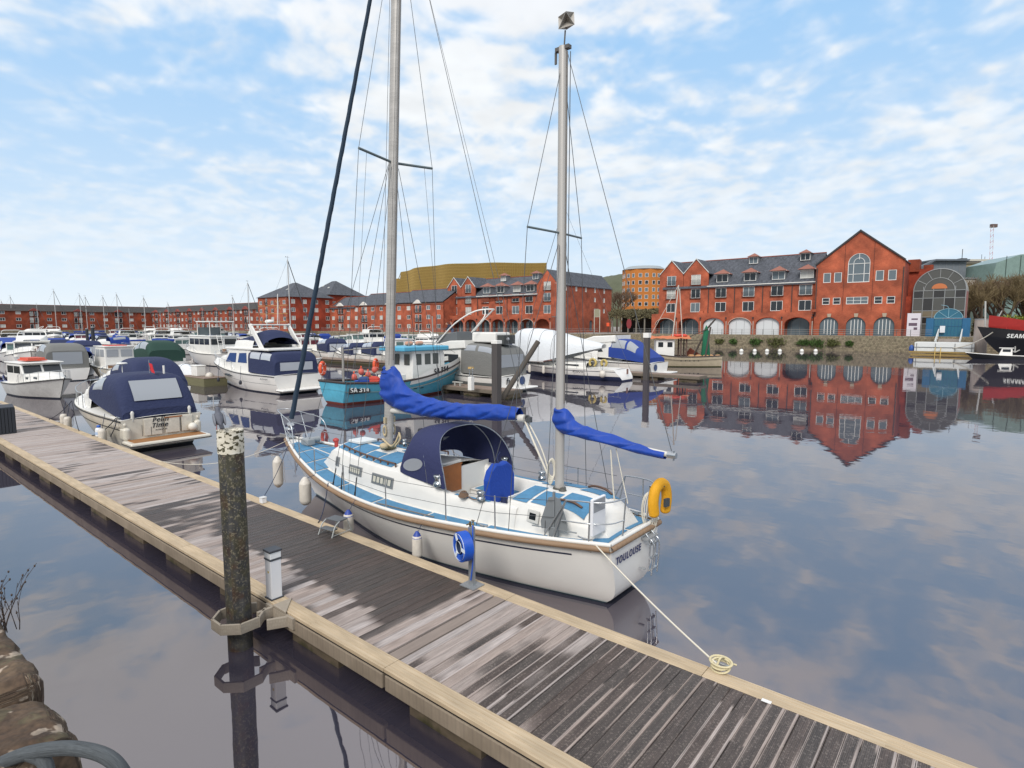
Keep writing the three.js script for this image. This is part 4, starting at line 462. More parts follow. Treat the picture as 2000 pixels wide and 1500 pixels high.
  const lad = []; for (const z of [0.28, 0.5]) lad.push(tube([[-0.02, 1.08, z], [-0.1, 0.98, z], [-0.1, 0.42, z]], 0.013, 14, 8), tube([[-0.04, 1.0, z], [-0.16, 0.96, z], [-0.155, 0.36, z]], 0.013, 14, 8)); for (const y of [0.45, 0.66, 0.9]) lad.push(box(0.05, 0.02, 0.26, -0.13, y, 0.39)); part(ketch, 'boarding_ladder', lad, steelRail); part(ketch, 'ladder_bracket', [box(0.14, 0.03, 0.4, -0.06, 1.0, 0.38), box(0.1, 0.02, 0.05, -0.05, 0.5, 0.16)], M('bracket_grey', '#8d9092', 0.5));
  for (const [x, sd] of [[0.45, -1], [0.45, 1], [2.3, -1], [2.3, 1], [6.85, -1], [6.85, 1], [10.1, -1], [10.1, 1]]) { const b = gx(x, sd); part(ketch, 'deck_cleat', [tube([V(-0.13, 0.06, 0), V(0, 0.05, 0), V(0.13, 0.06, 0)], 0.014, 10, 6), box(0.07, 0.05, 0.03, 0, 0.025, 0)], steelRail, [b.x, b.y, b.z + sd * -0.04]); }
  for (const sd of [-1, 1]) part(ketch, 'genoa_track', rod([3.4, sheer(0.31) + 0.03, sd * (half(0.31) - 0.13)], [5.0, sheer(0.45) + 0.03, sd * (half(0.45) - 0.13)], 0.014, 6), M('track_dark', '#6e6a66', 0.5));
  part(ketch, 'cowl_vent', [cyl(0.05, 0.05, 0.14, 8.2, 1.55, -0.25, 12), ball(0.075, 8.22, 1.72, -0.25, 1.1, 0.8, 1)], M('vent_red', '#a63a36', 0.5));
  part(ketch, 'dorade_box', rbox(0.24, 0.14, 0.2, 0.03, 5.9, topY(5.9, 0.3) + 0.06, 0.3), gelDeck);
  part(ketch, 'rudder_blade', box(0.5, 0.5, 0.06, 0.5, -0.35, 0), teal);
}
// things on and around the ketch
{
  const yel = M('yellow_foam', '#d69a12', 0.7, { bumpMap: T.fabricBump, bumpScale: 0.01 });
  const hb = thing('horseshoe_buoy', 'yellow horseshoe lifebuoy hung on the stern rail of the ketch', 'lifebuoy', kw(-0.12, 1.36, 0.62), KT - 0.15); part(hb, 'float', new THREE.TubeGeometry(new THREE.CatmullRomCurve3([V(0, 0.02, -0.17), V(0, 0.25, -0.2), V(0, 0.45, -0.14), V(0, 0.52, 0), V(0, 0.45, 0.14), V(0, 0.25, 0.2), V(0, 0.02, 0.17)]), 40, 0.105, 12).scale(0.8, 1, 1), yel); for (const s of [-1, 1]) part(hb, 'float_end', ball(0.103, 0, 0.02, s * 0.17, 0.8, 0.6, 1), yel); part(hb, 'strap', [box(0.16, 0.04, 0.03, 0, 0.5, 0), box(0.05, 0.14, 0.12, -0.1, 0.2, 0.05)], M('buoy_strap', '#3d4348', 0.7));
  const rl = thing('coiled_rope', 'white rope coil hanging below the yellow lifebuoy on the stern rail', 'rope', kw(0.06, 1.15, 0.5), KT); part(rl, 'coil', [0, 1, 2, 3, 4].map((k) => new THREE.TorusGeometry(0.17 + 0.012 * k, 0.012, 6, 24).scale(0.6, 1.7, 1).rotateY(0.3 * k).translate(-0.02 * k, 0.25, 0.01 * k)), ropeW);
  const an = thing('folding_anchor', 'flat grey fluke anchor lashed upright to the stern rail of the ketch', 'anchor', kw(0.98, 1.19, -0.98), KT + Math.PI + 0.2); const ag = M('anchor_grey', '#83888b', 0.55, { metalness: 0.35 }); part(an, 'fluke', slab([[0.02, 0.62], [0.10, 0.60], [0.24, 0.18], [0.22, 0.06], [0.02, 0.1]], 0.02), ag); part(an, 'fluke', slab([[-0.02, 0.1], [-0.22, 0.06], [-0.24, 0.18], [-0.10, 0.60], [-0.02, 0.62]], 0.02), ag); part(an, 'shank', box(0.035, 0.66, 0.04, 0, 0.38, 0.02), ag); part(an, 'crown', rbox(0.16, 0.16, 0.08, 0.01, 0, 0.04, 0.01), ag); part(an, 'stock', rod([-0.4, 0.08, 0.01], [0.4, 0.08, 0.01], 0.012, 8), ag);
  const fenderMat = M('fender_white', '#d2cbc0', 0.5, { map: rep(T.wear, 1, 1) }), fenderTan = M('fender_cream', '#c9bba6', 0.55, { map: rep(T.wear, 1, 1) }), cap = M('fender_blue', '#27418f', 0.5), grey = M('fender_cap_grey', '#5e6470', 0.5);
  const fender = (x, z, yb, len, r, m, topM, label, bottomM, hang) => { const f = thing('fender', label, 'fender', kw(x, yb, z), KT, 'fenders hung along the ketch'); part(f, 'body', lathe([[0, 0], [r * 0.45, 0.012], [r * 0.85, r * 0.45], [r, r * 0.95], [r, len - r * 0.95], [r * 0.85, len - r * 0.4], [r * 0.45, len - 0.01], [0, len]], 22), m); part(f, 'end_cap', lathe([[r * 0.95, len - r * 0.75], [r * 0.62, len - r * 0.05], [r * 0.25, len + 0.05], [0, len + 0.055]], 18).scale(1.02, 1, 1.02), topM); if (bottomM) part(f, 'bottom_cap', lathe([[0, -0.03], [r * 0.3, -0.02], [r * 0.72, r * 0.3], [r * 0.9, r * 0.55]], 18).scale(1.02, 1, 1.02), bottomM); part(f, 'lanyard', rod([0, len, 0], [hang[0] - x, hang[1] - yb, hang[2] - z], 0.006, 5), navyRope); return f; };
  fender(10.2, -0.75, 0.28, 0.78, 0.13, fenderMat, fenderMat, 'long cream fender hanging at the bow of the ketch', fenderTan, [10.1, 1.36, -0.46]);
  fender(7.75, -1.42, 0.42, 0.62, 0.135, fenderMat, fenderMat, 'cream fender behind the step stool against the ketch', null, [7.6, 1.14, -1.24]);
  fender(5.55, -1.78, 0.36, 0.44, 0.105, fenderMat, cap, 'white fender with blue top nearest the step stool', null, [5.55, 1.02, -1.6]);
  fender(3.52, -1.72, 0.34, 0.46, 0.095, fenderMat, cap, 'white fender with blue top beside the hose reel', null, [3.52, 1.05, -1.53]);
  // mooring lines
  const cleat = onY(1408, 1304, DECK + 0.05); single('stern_line', 'taut white mooring rope from the stern of the ketch to the walkway', 'rope', [sag(kw(0.35, 1.2, -0.86), cleat, 0.05, 0.0125), tube([kw(0.35, 1.2, -0.86), kw(0.3, 1.12, -0.93), kw(0.32, 1.02, -0.9), kw(0.42, 1.15, -0.88)], 0.016, 12, 6)], ropeW);
  const knot = []; const rk = mulberry(3); for (let k = 0; k < 4; k++) knot.push(new THREE.TorusGeometry(0.085 + rk() * 0.025, 0.0135, 6, 26).scale(1.2, 1, 0.8).rotateX(Math.PI / 2 + (rk() - 0.5) * 0.5).rotateY(rk() * 3).translate((rk() - 0.5) * 0.03, 0.018 + k * 0.022, (rk() - 0.5) * 0.03)); knot.push(tube([[0.05, 0.1, 0], [0.12, 0.05, 0.03], [0.16, 0.02, 0.0], [0.2, 0.012, 0.03]], 0.012, 12, 6), tube([[-0.08, 0.03, 0.02], [-0.02, 0.13, 0.01], [0.06, 0.1, -0.02], [0.09, 0.03, 0.03]], 0.0135, 14, 6)); single('rope_knot', 'pale rope knotted over the cleat on the edge board', 'rope', knot, M('rope_pale', '#c6bb98', 0.95), onY(1408, 1304, DECK + 0.012), 0.3);
  single('bow_line', 'dark mooring rope drooping from the ketch bow to the walkway', 'rope', [sag(kw(10.1, 1.35, -0.5), ST(-13.0, TA - 0.1, DECK + 0.02), 0.1, 0.009)], navyRope); single('breast_line', 'dark rope hanging down the hull of the ketch to the walkway', 'rope', [sag(kw(6.8, 1.12, -1.42), ST(-10.6, TA - 0.12, DECK + 0.02), 0.16, 0.01)], navyRope); single('long_bow_line', 'slack white rope from the ketch bow to the cruiser pontoon', 'rope', [sag(kw(10.6, 1.4, -0.25), ST(-19.4, TA - 0.1, DECK + 0.02), 0.35, 0.008)], ropeW);
}
// ================================================================== MOTOR BOATS
// canvas over hoops [x, base, top, half width, squareness]; C(x, k) with k from 0 (port foot) over the top to 1
function hood(hoops) {
  const col = (i) => curve(...hoops.map((h) => [h[0], h[i]])), base = col(1), top = col(2), w = col(3), sq = col(4), x0 = hoops[0][0], x1 = hoops.at(-1)[0];
  const C = (x, k, off = 0) => { const a = Math.PI * k, c = Math.cos(a), s = Math.sin(a), p = sq(x), b = base(x); const y = b + (top(x) - b) * Math.pow(Math.max(0, s), p), z = -w(x) * Math.sign(c) * Math.pow(Math.abs(c), p * 0.9); const n = V(0, Math.pow(s, 2 - p), -Math.sign(c) * Math.pow(Math.abs(c), 2 - p)).normalize(); return V(x, y + n.y * off, z + n.z * off); };
  const surf = (a, b, k0, k1, off = 0, n = 18, m = 22) => grid([...Array(n + 1)].map((_, i) => [...Array(m + 1)].map((_, j) => C(lerp(a, b, i / n), lerp(k0, k1, j / m), off))));
  const end = (x, off = 0) => { const rows = [...Array(15)].map((_, i) => { const k = i / 28; const p = C(x, k), q = C(x, 1 - k); return [...Array(7)].map((_, j) => p.clone().lerp(q, j / 6).add(V(off, 0, 0))); }); return grid(rows); };
  return { C, surf, end, x0, x1, base, top, w };
}
const canvasNavy = M('canopy_navy', '#222b4c', 0.85, { side: THREE.DoubleSide, bumpMap: rep(T.fabricBump, 0.7, 0.7), bumpScale: 0.03 }), canvasGrey = M('canopy_grey', '#6f6f6c', 0.85, { side: THREE.DoubleSide, bumpMap: rep(T.fabricBump, 0.7, 0.7), bumpScale: 0.03 }), canvasGreen = M('canopy_green', '#1f3d34', 0.85, { side: THREE.DoubleSide }), canvasBlue = M('canopy_blue', '#1d3a86', 0.85, { side: THREE.DoubleSide, bumpMap: rep(T.fabricBump, 0.7, 0.7), bumpScale: 0.03 }), canvasWhite = M('cover_white', '#cfd2d4', 0.8, { side: THREE.DoubleSide, bumpMap: rep(T.fabricBump, 0.5, 0.5), bumpScale: 0.04 });
const vinyl = M('canopy_window', '#a9adb3', 0.2, { clearcoat: 0.5, clearcoatRoughness: 0.1 }), vinylPale = M('canopy_window_pale', '#93979c', 0.2), smoke = M('smoked_glass', '#2a2f33', 0.07), blueGlass = M('blue_windscreen_cover', '#1f3f74', 0.7), greyTrim = M('trim_grey', '#77797a', 0.6), darkHull = M('hull_grey', '#6d6f6e', 0.35), blackTrim = M('black_trim', '#18191b', 0.5), creamHull = M('gelcoat_cream', '#d6cfc0', 0.3, { clearcoat: 0.3, map: rep(T.wear, 0.35, 0.35) });
const redFlag = M('red_flag', '#b3202a', 0.8, { side: THREE.DoubleSide }), orangeRing = M('orange_ring', '#d9532c', 0.55), navyHull = M('hull_navy', '#1c2540', 0.3);
function planing(o) { const { L, B, f0 = 0.9, f1 = 1.35 } = o; return hullOf({ L, half: curve([0, B * 0.46], [0.35, B * 0.5], [0.6, B * 0.475], [0.8, B * 0.34], [0.93, B * 0.15], [1, 0.03]), sheer: curve([0, f0], [0.4, f0 + 0.06], [0.75, lerp(f0, f1, 0.6)], [1, f1]), stern: curve([-0.5, 0.15], [0, 0.05], [f0, 0]), bow: curve([-0.45, L * 0.80], [0, L * 0.87], [f1, L]), pow: [0.22, 0.26, 0.75], yb: -0.45 }); }
function motorboat(name, label, p, turn, o, group) {
  const b = thing(name, label, o.category ?? 'motorboat', p, turn, group), q = o.q ?? 1, L = o.L, B = o.B, K = planing(o), hm = o.hullMat ?? gel, nn = { n: Math.round(20 + 24 * q), m: Math.round(5 + 7 * q) };
  const f0 = o.f0 ?? 0.9; part(b, 'hull', [...K.band(() => 0.08, (u) => K.sheer(u), 0, nn), K.transom(0.08, f0)], hm); part(b, 'antifouling', [...K.band(() => -0.4, () => 0.08, 0, nn), K.transom(-0.4, 0.08)], o.bottomMat ?? M('antifoul_dark', '#1b2430', 0.5));
  part(b, 'deck', K.deck(-0.015, 0.08, 0, 1, 0, nn.n), gelDeck); part(b, 'rub_rail', K.rail(-0.06, 0.008, 0.026, 0, 0.995, nn.n, 6), o.railMat ?? blackTrim);
  if (o.stripe) part(b, 'hull_stripe', K.band((u) => K.sheer(u) - o.stripe[0], (u) => K.sheer(u) - o.stripe[1], 0.006, { ...nn, m: 2 }), o.stripeMat ?? mats.navy_stripe);
  const dk = (x) => K.sheer(x / L) - 0.0; const hwc = curve([0, B * 0.40], [L * 0.4, B * 0.42], [L * 0.62, B * 0.37], [L * 0.8, B * 0.22], [L * 0.9, B * 0.08]);
  if (o.cabin) { const [x0, x1, h] = o.cabin; const hf = curve([x0, h], [lerp(x0, x1, 0.35), h * 0.95], [lerp(x0, x1, 0.75), h * 0.55], [x1, 0.0]); part(b, 'cabin', trunk({ x0, x1, hw: hwc, base: dk, h: hf, camber: 0.1, lean: 0.12, round: 0.1, n: 24 }), gelDeck); if (o.ports) for (const sd of [-1, 1]) for (let k = 0; k < o.ports; k++) { const x = lerp(x0 + 0.5, lerp(x0, x1, 0.6), k / Math.max(1, o.ports - 1)); part(b, 'porthole', rbox(0.36, 0.13, 0.03, 0.012), smoke, [x, dk(x) + hf(x) * 0.5, sd * (hwc(x) - 0.05)], [-sd * 0.2, sd * 0.12, 0]); } }
  if (o.house) { // wheelhouse with windows: [x0, x1, base, top, width, forward slope]
    const [x0, x1, y0, y1, w, sl] = o.house; const hh = y1 - y0; const outline = [[x0, y0], [x1 + sl, y0], [x1 + sl * 0.45, y0 + hh * 0.48], [x1 - 0.05, y1], [x0 + 0.05, y1]]; const hs = part(b, 'wheelhouse', slab(outline, w, [], 0.03).translate(0, 0, -w / 2), o.houseMat ?? gelDeck); part(hs, 'house_roof', rbox(x1 - x0 + 0.45, 0.07, w + 0.22, 0.03, (x0 + x1) / 2 + 0.08, y1 + 0.04, 0), o.roofMat ?? gelDeck);
    const n = o.houseWins ?? 2, wl = (x1 - x0 - 0.15) / n; for (const sd of [-1, 1]) for (let k = 0; k < n; k++) part(hs, 'window', rbox(wl - 0.12, hh * 0.36, 0.03, 0.012, x0 + 0.12 + wl * (k + 0.5), y0 + hh * 0.70, sd * (w / 2 + 0.03)), o.glassMat ?? smoke); const fa = Math.atan2(sl * 0.45 + 0.05, hh * 0.52); for (const z of [-w / 4, w / 4]) part(hs, 'windscreen', rbox(0.03, hh * 0.42, w / 2 - 0.12, 0.012).rotateZ(fa).translate(x1 + sl * 0.22 + 0.035, y0 + hh * 0.73, z), o.glassMat ?? smoke);
    for (const z of [-w / 4, w / 4]) part(hs, 'rear_window', rbox(0.03, hh * 0.34, w / 2 - 0.2, 0.012, x0 - 0.028, y0 + hh * 0.70, z), o.glassMat ?? smoke); }
  if (o.screen) { const [x, y0, y1, w] = o.screen; const rows = [0, 1].map((k) => [...Array(17)].map((_, j) => { const a = Math.PI * j / 16, c = Math.cos(a), s = Math.sin(a); return V(x + (s * 0.9 - 0.7) * (1 - 0.35 * k) - k * 0.35, lerp(y0, y1, k), -w * (1 - 0.1 * k) * Math.sign(c) * Math.pow(Math.abs(c), 0.6)); })); const ws = part(b, 'windscreen', grid(rows), o.screenMat ?? smoke); part(ws, 'frame', tube(rows[1], 0.025, 30, 6), o.screenFrame ?? steelRail); }
  if (o.hood) { const C = hood(o.hood), cm = o.hoodMat ?? canvasNavy, cv = part(b, 'canopy', [C.surf(C.x0, C.x1, 0, 1), C.end(C.x0)], cm); const wm = o.vinyl ?? vinyl; for (const [a, c, k0, k1] of o.hoodWins ?? []) { part(cv, 'canopy_window', C.surf(a, c, k0, k1, 0.012, 8, 6), wm); part(cv, 'canopy_window', C.surf(a, c, 1 - k1, 1 - k0, 0.012, 8, 6), wm); } if (o.rearWin) { const [k0, k1, z0, z1] = o.rearWin, x = C.x0; part(cv, 'rear_window', box(0.01, (k1 - k0), z1 - z0, x - 0.014, (k0 + k1) / 2, (z0 + z1) / 2), wm); } if (o.hoodTrim) part(cv, 'canopy_edge', tube([...Array(21)].map((_, j) => C.C(C.x1, j / 20, 0.02)), 0.035, 40, 6), o.hoodTrim); }
  if (o.arch) { const [x, y0, y1, w, rk] = o.arch; part(b, 'radar_arch', new THREE.TubeGeometry(new THREE.CatmullRomCurve3([V(x + rk, y0, -w), V(x + rk * 0.4, lerp(y0, y1, 0.6), -w * 0.96), V(x, y1 - 0.06, -w * 0.8), V(x - 0.05, y1, 0), V(x, y1 - 0.06, w * 0.8), V(x + rk * 0.4, lerp(y0, y1, 0.6), w * 0.96), V(x + rk, y0, w)]), 40, 0.045, 8).scale(1, 1, 1), gelDeck); }
  if (o.fly) { const [x0, x1, y, h, w] = o.fly; part(b, 'flybridge', trunk({ x0, x1, hw: curve([x0, w], [x1 - 0.8, w], [x1, w * 0.55]), base: () => y, h: curve([x0, h], [x1 - 0.9, h], [x1, h * 0.25]), camber: 0.02, lean: 0.1, n: 14 }), gelDeck); }
  if (o.platform) { const [len, y, w] = o.platform; const pf = part(b, 'swim_platform', [rbox(len, 0.16, w, 0.07, -len / 2 + 0.05, y, 0)], hm); if (o.teak !== false) part(pf, 'teak_deck', rbox(len - 0.22, 0.03, w - 0.3, 0.012, -len / 2 + 0.06, y + 0.078, 0), M('platform_teak', '#9a6a3c', 0.65, { map: T.streak })); part(pf, 'platform_trim', [rbox(len + 0.02, 0.03, w + 0.02, 0.012, -len / 2 + 0.05, y - 0.03, 0)], blackTrim); }
  if (o.rails) { const R = []; for (const sd of [-1, 1]) { const pt = (u, h) => { const p = K.S(u, K.sheer(u), sd); return V(p.x, p.y + h, p.z * 0.94); }; const us = [0.5, 0.6, 0.7, 0.8, 0.9, 0.975]; R.push(tube([pt(0.46, 0.05), ...us.map((u) => pt(u, o.rails)), V(L * 1.0, K.sheer(1) + o.rails, 0)], 0.014, 40, 5)); for (const u of us) R.push(rod(pt(u, 0), pt(u, o.rails), 0.012, 5)); } part(b, 'guard_rail', R, steelRail); }
  if (o.extra) o.extra(b, K); return b;
}
const toBow = TURN + Math.PI; // bow away along -AX, like the ketch
// ------------------------------------------------------------------ cruiser with the navy canopy, on the walkway
{
  const cp = ST(-24.0, 8.42), L = 8.6, B = 3.0;
  const c = motorboat('motor_cruiser', 'cream sports cruiser with navy canopy and teak swim platform beside the walkway', cp, toBow, { L, B, f0: 1.18, f1: 1.5, hullMat: creamHull, q: 1.6, cabin: [3.9, 8.2, 0.62], rails: 0.55, platform: [0.95, 0.36, 2.75], stripe: [0.42, 0.38], stripeMat: blackTrim, bottomMat: M('antifoul_black', '#15181a', 0.6),
    screen: [5.0, 1.75, 2.35, 1.2], hood: [[0.12, 1.15, 1.5, 1.28, 0.5], [0.35, 1.2, 1.95, 1.3, 0.42], [0.85, 1.25, 2.6, 1.3, 0.42], [1.5, 1.32, 2.74, 1.28, 0.45], [2.6, 1.42, 2.74, 1.24, 0.5], [3.5, 1.52, 2.58, 1.2, 0.55], [4.3, 1.65, 2.35, 1.16, 0.6]], hoodWins: [[2.3, 3.7, 0.09, 0.27]], vinyl: vinylPale, hoodTrim: gelDeck,
    extra: (b, K) => {
      // rear window lies in the sloping canopy panel
      const C = hood([[0.12, 1.15, 1.5, 1.28, 0.5], [0.35, 1.2, 1.95, 1.3, 0.42], [0.85, 1.25, 2.6, 1.3, 0.42]]); const rows = [...Array(7)].map((_, i) => { const x = lerp(0.27, 0.79, i / 6); const y = C.top(x); return [...Array(7)].map((_, j) => V(x - 0.035, y + 0.012, lerp(-0.82, 0.82, j / 6))); }); part(b, 'canopy_rear_window', grid(rows, { flip: true }), vinylPale);
      for (const sd of [-1, 1]) { part(b, 'quarter_moulding', ball(0.5, 0.95, 1.0, sd * 1.25, 2.0, 0.5, 0.32, 22, 14), creamHull); part(b, 'quarter_fairing', [rbox(0.5, 0.5, 0.26, 0.12, 0.12, 0.66, sd * 1.22)], creamHull);  part(b, 'stern_light', [lathe([[0, 0], [0.06, 0], [0.05, 0.22], [0.065, 0.3], [0.03, 0.38], [0, 0.38]], 14).translate(0.05, 1.1, sd * 0.98)], M('lamp_housing', '#c6c4bd', 0.4)); part(b, 'mooring_cleat', [rod([0.2, 1.26, sd * 1.33], [0.5, 1.27, sd * 1.34], 0.018), box(0.08, 0.06, 0.03, 0.35, 1.22, sd * 1.33)], steelRail); }
      part(b, 'transom_panel', [rbox(0.04, 0.62, 0.6, 0.015, -0.03, 0.84, -0.35), rbox(0.04, 0.6, 0.5, 0.015, -0.03, 0.84, 0.32), rbox(0.04, 0.6, 0.4, 0.015, -0.028, 0.84, 0.84)], creamHull); part(b, 'transom_rust', [box(0.006, 0.05, 0.62, -0.056, 1.13, 0.36)], M('rust_stain', '#9a6138', 0.9)); part(b, 'door_seam', [box(0.006, 0.6, 0.012, -0.052, 0.84, 0.6), box(0.006, 0.42, 0.014, -0.052, 0.74, -0.72), box(0.006, 0.3, 0.014, -0.052, 0.7, -0.42)], blackTrim);
      const nm = [writing('Pelin', 0.17, 0.004, 0.25).translate(0, 0.17, 0), writing('Time', 0.17, 0.004, 0.25).translate(-0.03, -0.04, 0), scrawl(0.4, 0.05, 7, 5, 0.006).translate(0.02, -0.15, 0)]; part(b, 'name_lettering', merge(nm).rotateY(-Math.PI / 2).translate(-0.055, 0.84, -0.1), M('lettering_black', '#23262c', 0.5));
      part(b, 'round_fender', ball(0.16, -0.18, 0.68, 0.98, 1, 1, 1, 18, 14), M('fender_white2', '#d4cfc4', 0.5)); part(b, 'flag', [grid([...Array(7)].map((_, i) => [...Array(5)].map((_, j) => V(1.35 - i * 0.07, 2.85 + j * 0.075 - i * 0.018, 0.12 + Math.sin(i * 1.3 + j) * 0.03))))], redFlag); part(b, 'flag_staff', rod([1.38, 2.7, 0.12], [1.38, 3.25, 0.12], 0.012), steelRail); part(b, 'antenna_dome', [lathe([[0, 0.1], [0.16, 0.09], [0.2, 0.05], [0.16, 0.02], [0, 0]], 20).translate(3.2, 3.0, -0.25), rod([3.2, 2.6, -0.25], [3.2, 3.02, -0.25], 0.016)], gelDeck); part(b, 'whip_holder', cyl(0.04, 0.04, 0.36, 1.15, 2.66, 0.55, 10), gelDeck);
    } });
  const ff = mats.fender_white; for (const [x, z, y, l] of [[6.2, -1.62, 0.25, 'pale fender at the shoulder of the navy canopied cruiser'], [5.4, -1.68, 0.22, 'pale fender amidships on the navy canopied cruiser'], [1.0, -1.68, 0.22, 'pale fender at the quarter of the navy canopied cruiser']]) { const w = V(x, y, z).applyAxisAngle(V(0, 1, 0), toBow).add(cp), f = thing('fender', l, 'fender', w, toBow, 'fenders of the navy canopied cruiser'); part(f, 'body', lathe([[0, 0], [0.07, 0.015], [0.13, 0.1], [0.14, 0.5], [0.1, 0.6], [0, 0.62]], 18), ff); part(f, 'lanyard', rod([0, 0.6, 0], [0, 1.15, 0.12], 0.01), navyRope); }
  const lw = (x, y, z) => V(x, y, z).applyAxisAngle(V(0, 1, 0), toBow).add(cp); single('cruiser_line', 'dark rope from the cruiser quarter down to the walkway', 'rope', [sag(lw(0.4, 1.24, -1.4), ST(-25.6, TA - 0.08, DECK + 0.02), 0.12, 0.016), tube([lw(0.4, 1.25, -1.36), lw(0.2, 0.95, -1.5), lw(0.35, 0.6, -1.62)], 0.018, 12, 6)], M('rope_dark', '#2b2c33', 0.95)); single('cruiser_line', 'dark spring rope crossing the side of the navy canopied cruiser', 'rope', [sag(lw(6.6, 1.35, -1.2), ST(-27.2, TA - 0.08, DECK + 0.02), 0.15, 0.014), sag(lw(6.6, 1.35, -1.2), ST(-31.5, TA - 0.08, DECK + 0.02), 0.1, 0.014)], mats.rope_dark);
}
// ------------------------------------------------------------------ flybridge cruiser with navy covers
{
  const p = ST(-36.3, 21.3); motorboat('flybridge_cruiser', 'large white flybridge cruiser with navy bridge cover and blue screen covers', p, toBow, { L: 12.2, B: 3.9, f0: 1.25, f1: 1.95, q: 1.3, rails: 0.6, cabin: [6.3, 11.6, 0.75], stripe: [0.62, 0.6], stripeMat: greyTrim, platform: [0.9, 0.3, 3.4], teak: false, bottomMat: M('antifoul_navy', '#1a2438', 0.5),
    hood: [[0.25, 1.25, 2.2, 1.6, 0.3], [0.5, 1.25, 2.72, 1.65, 0.3], [2.2, 1.3, 2.86, 1.68, 0.3], [3.7, 1.35, 2.9, 1.66, 0.3]], hoodWins: [[0.7, 1.9, 0.07, 0.27], [2.05, 3.4, 0.07, 0.27]], rearWin: [1.55, 2.1, -1.2, 1.2],
    extra: (b, K) => {
      part(b, 'saloon', slab([[3.6, 1.2], [8.0, 1.35], [6.75, 2.75], [3.6, 2.95]], 3.0, [], 0.05).translate(0, 0, -1.5), gelDeck); for (const sd of [-1, 1]) { part(b, 'side_screen_cover', slab([[4.1, 1.95], [5.4, 1.95], [5.1, 2.62], [4.1, 2.66]], 0.03).translate(0, 0, sd * 1.56 - 0.015), blueGlass); part(b, 'side_screen_cover', slab([[5.75, 1.95], [7.25, 1.95], [6.55, 2.6], [5.55, 2.62]], 0.03).translate(0, 0, sd * 1.56 - 0.015), blueGlass); for (const x of [9.0, 10.1]) part(b, 'porthole', rbox(0.26, 0.17, 0.04, 0.014), smoke, K.S(x / 12.2, 1.35, sd)); part(b, 'hull_window', rbox(1.7, 0.16, 0.05, 0.02), smoke, K.S(0.54, 1.02, sd)); }
      part(b, 'windscreen_cover', box(0.03, 1.4, 2.7, 0, 0, 0).rotateZ(0.73).translate(7.45, 2.05, 0), blueGlass); part(b, 'bridge_deck', rbox(6.2, 0.16, 3.3, 0.06, 4.0, 2.95, 0), gelDeck); part(b, 'bridge_coaming', trunk({ x0: 3.3, x1: 7.0, hw: curve([3.3, 1.5], [6, 1.45], [7, 0.9]), base: () => 3.0, h: curve([3.3, 0.5], [6.0, 0.5], [7.0, 0.12]), camber: 0, lean: 0.12, n: 16 }), gelDeck);
      part(b, 'bridge_cover', [trunk({ x0: 2.1, x1: 5.1, hw: () => 1.3, base: () => 3.25, h: curve([2.1, 0.35], [2.7, 0.8], [3.6, 0.85], [4.5, 0.55], [5.1, 0.25]), camber: 0.15, lean: 0.3, round: 0.2, n: 18 }), trunk({ x0: 5.0, x1: 6.5, hw: () => 1.2, base: () => 3.35, h: curve([5, 0.3], [5.6, 0.35], [6.5, 0.08]), camber: 0.12, lean: 0.3, n: 10 })], canvasNavy);
      part(b, 'radar_arch', [-1, 1].map((s) => slab([[2.1, 3.0], [2.6, 3.0], [4.0, 4.55], [3.75, 4.7]], 0.12).translate(-0.2, 0, s * 1.42 - 0.06)).concat([rbox(0.5, 0.1, 2.9, 0.04, 3.65, 4.62, 0)]), gelDeck); part(b, 'radar_dome', lathe([[0, 0], [0.26, 0], [0.32, 0.1], [0.24, 0.22], [0, 0.25]], 20).translate(3.65, 4.75, 0), gelDeck); part(b, 'light_mast', [rod([3.3, 4.6, 0.4], [3.1, 6.8, 0.4], 0.03), rod([3.5, 4.6, -0.3], [3.5, 5.6, -0.3], 0.012)], gelDeck);
      part(b, 'name_lettering', scrawl(1.0, 0.12, 7, 9).translate(1.1, 0.95, -1.94), greyTrim);
    } });
  const fp = (x, y, z) => V(x, y, z).applyAxisAngle(V(0, 1, 0), toBow).add(p); for (const [x, i] of [[10.6, 0], [7.6, 1], [4.2, 2]]) { const f = thing('fender', ['round white fender at the bow of the flybridge cruiser', 'narrow dark fender line amidships on the flybridge cruiser', 'narrow dark fender line at the cockpit of the flybridge cruiser'][i], 'fender', fp(x, i ? 0.45 : 0.35, i ? -2.02 : -1.35), toBow, 'fenders of the flybridge cruiser'); part(f, 'body', i ? lathe([[0, 0], [0.09, 0.03], [0.11, 0.2], [0.03, 0.32], [0, 0.33]], 14) : ball(0.3, 0, 0.3, 0, 1, 1, 1, 18, 14), i ? M('fender_dark', '#2b2f38', 0.6) : mats.fender_white); part(f, 'lanyard', rod([0, 0.3, 0], [0, 1.3, 0.08], 0.012), navyRope); }
}
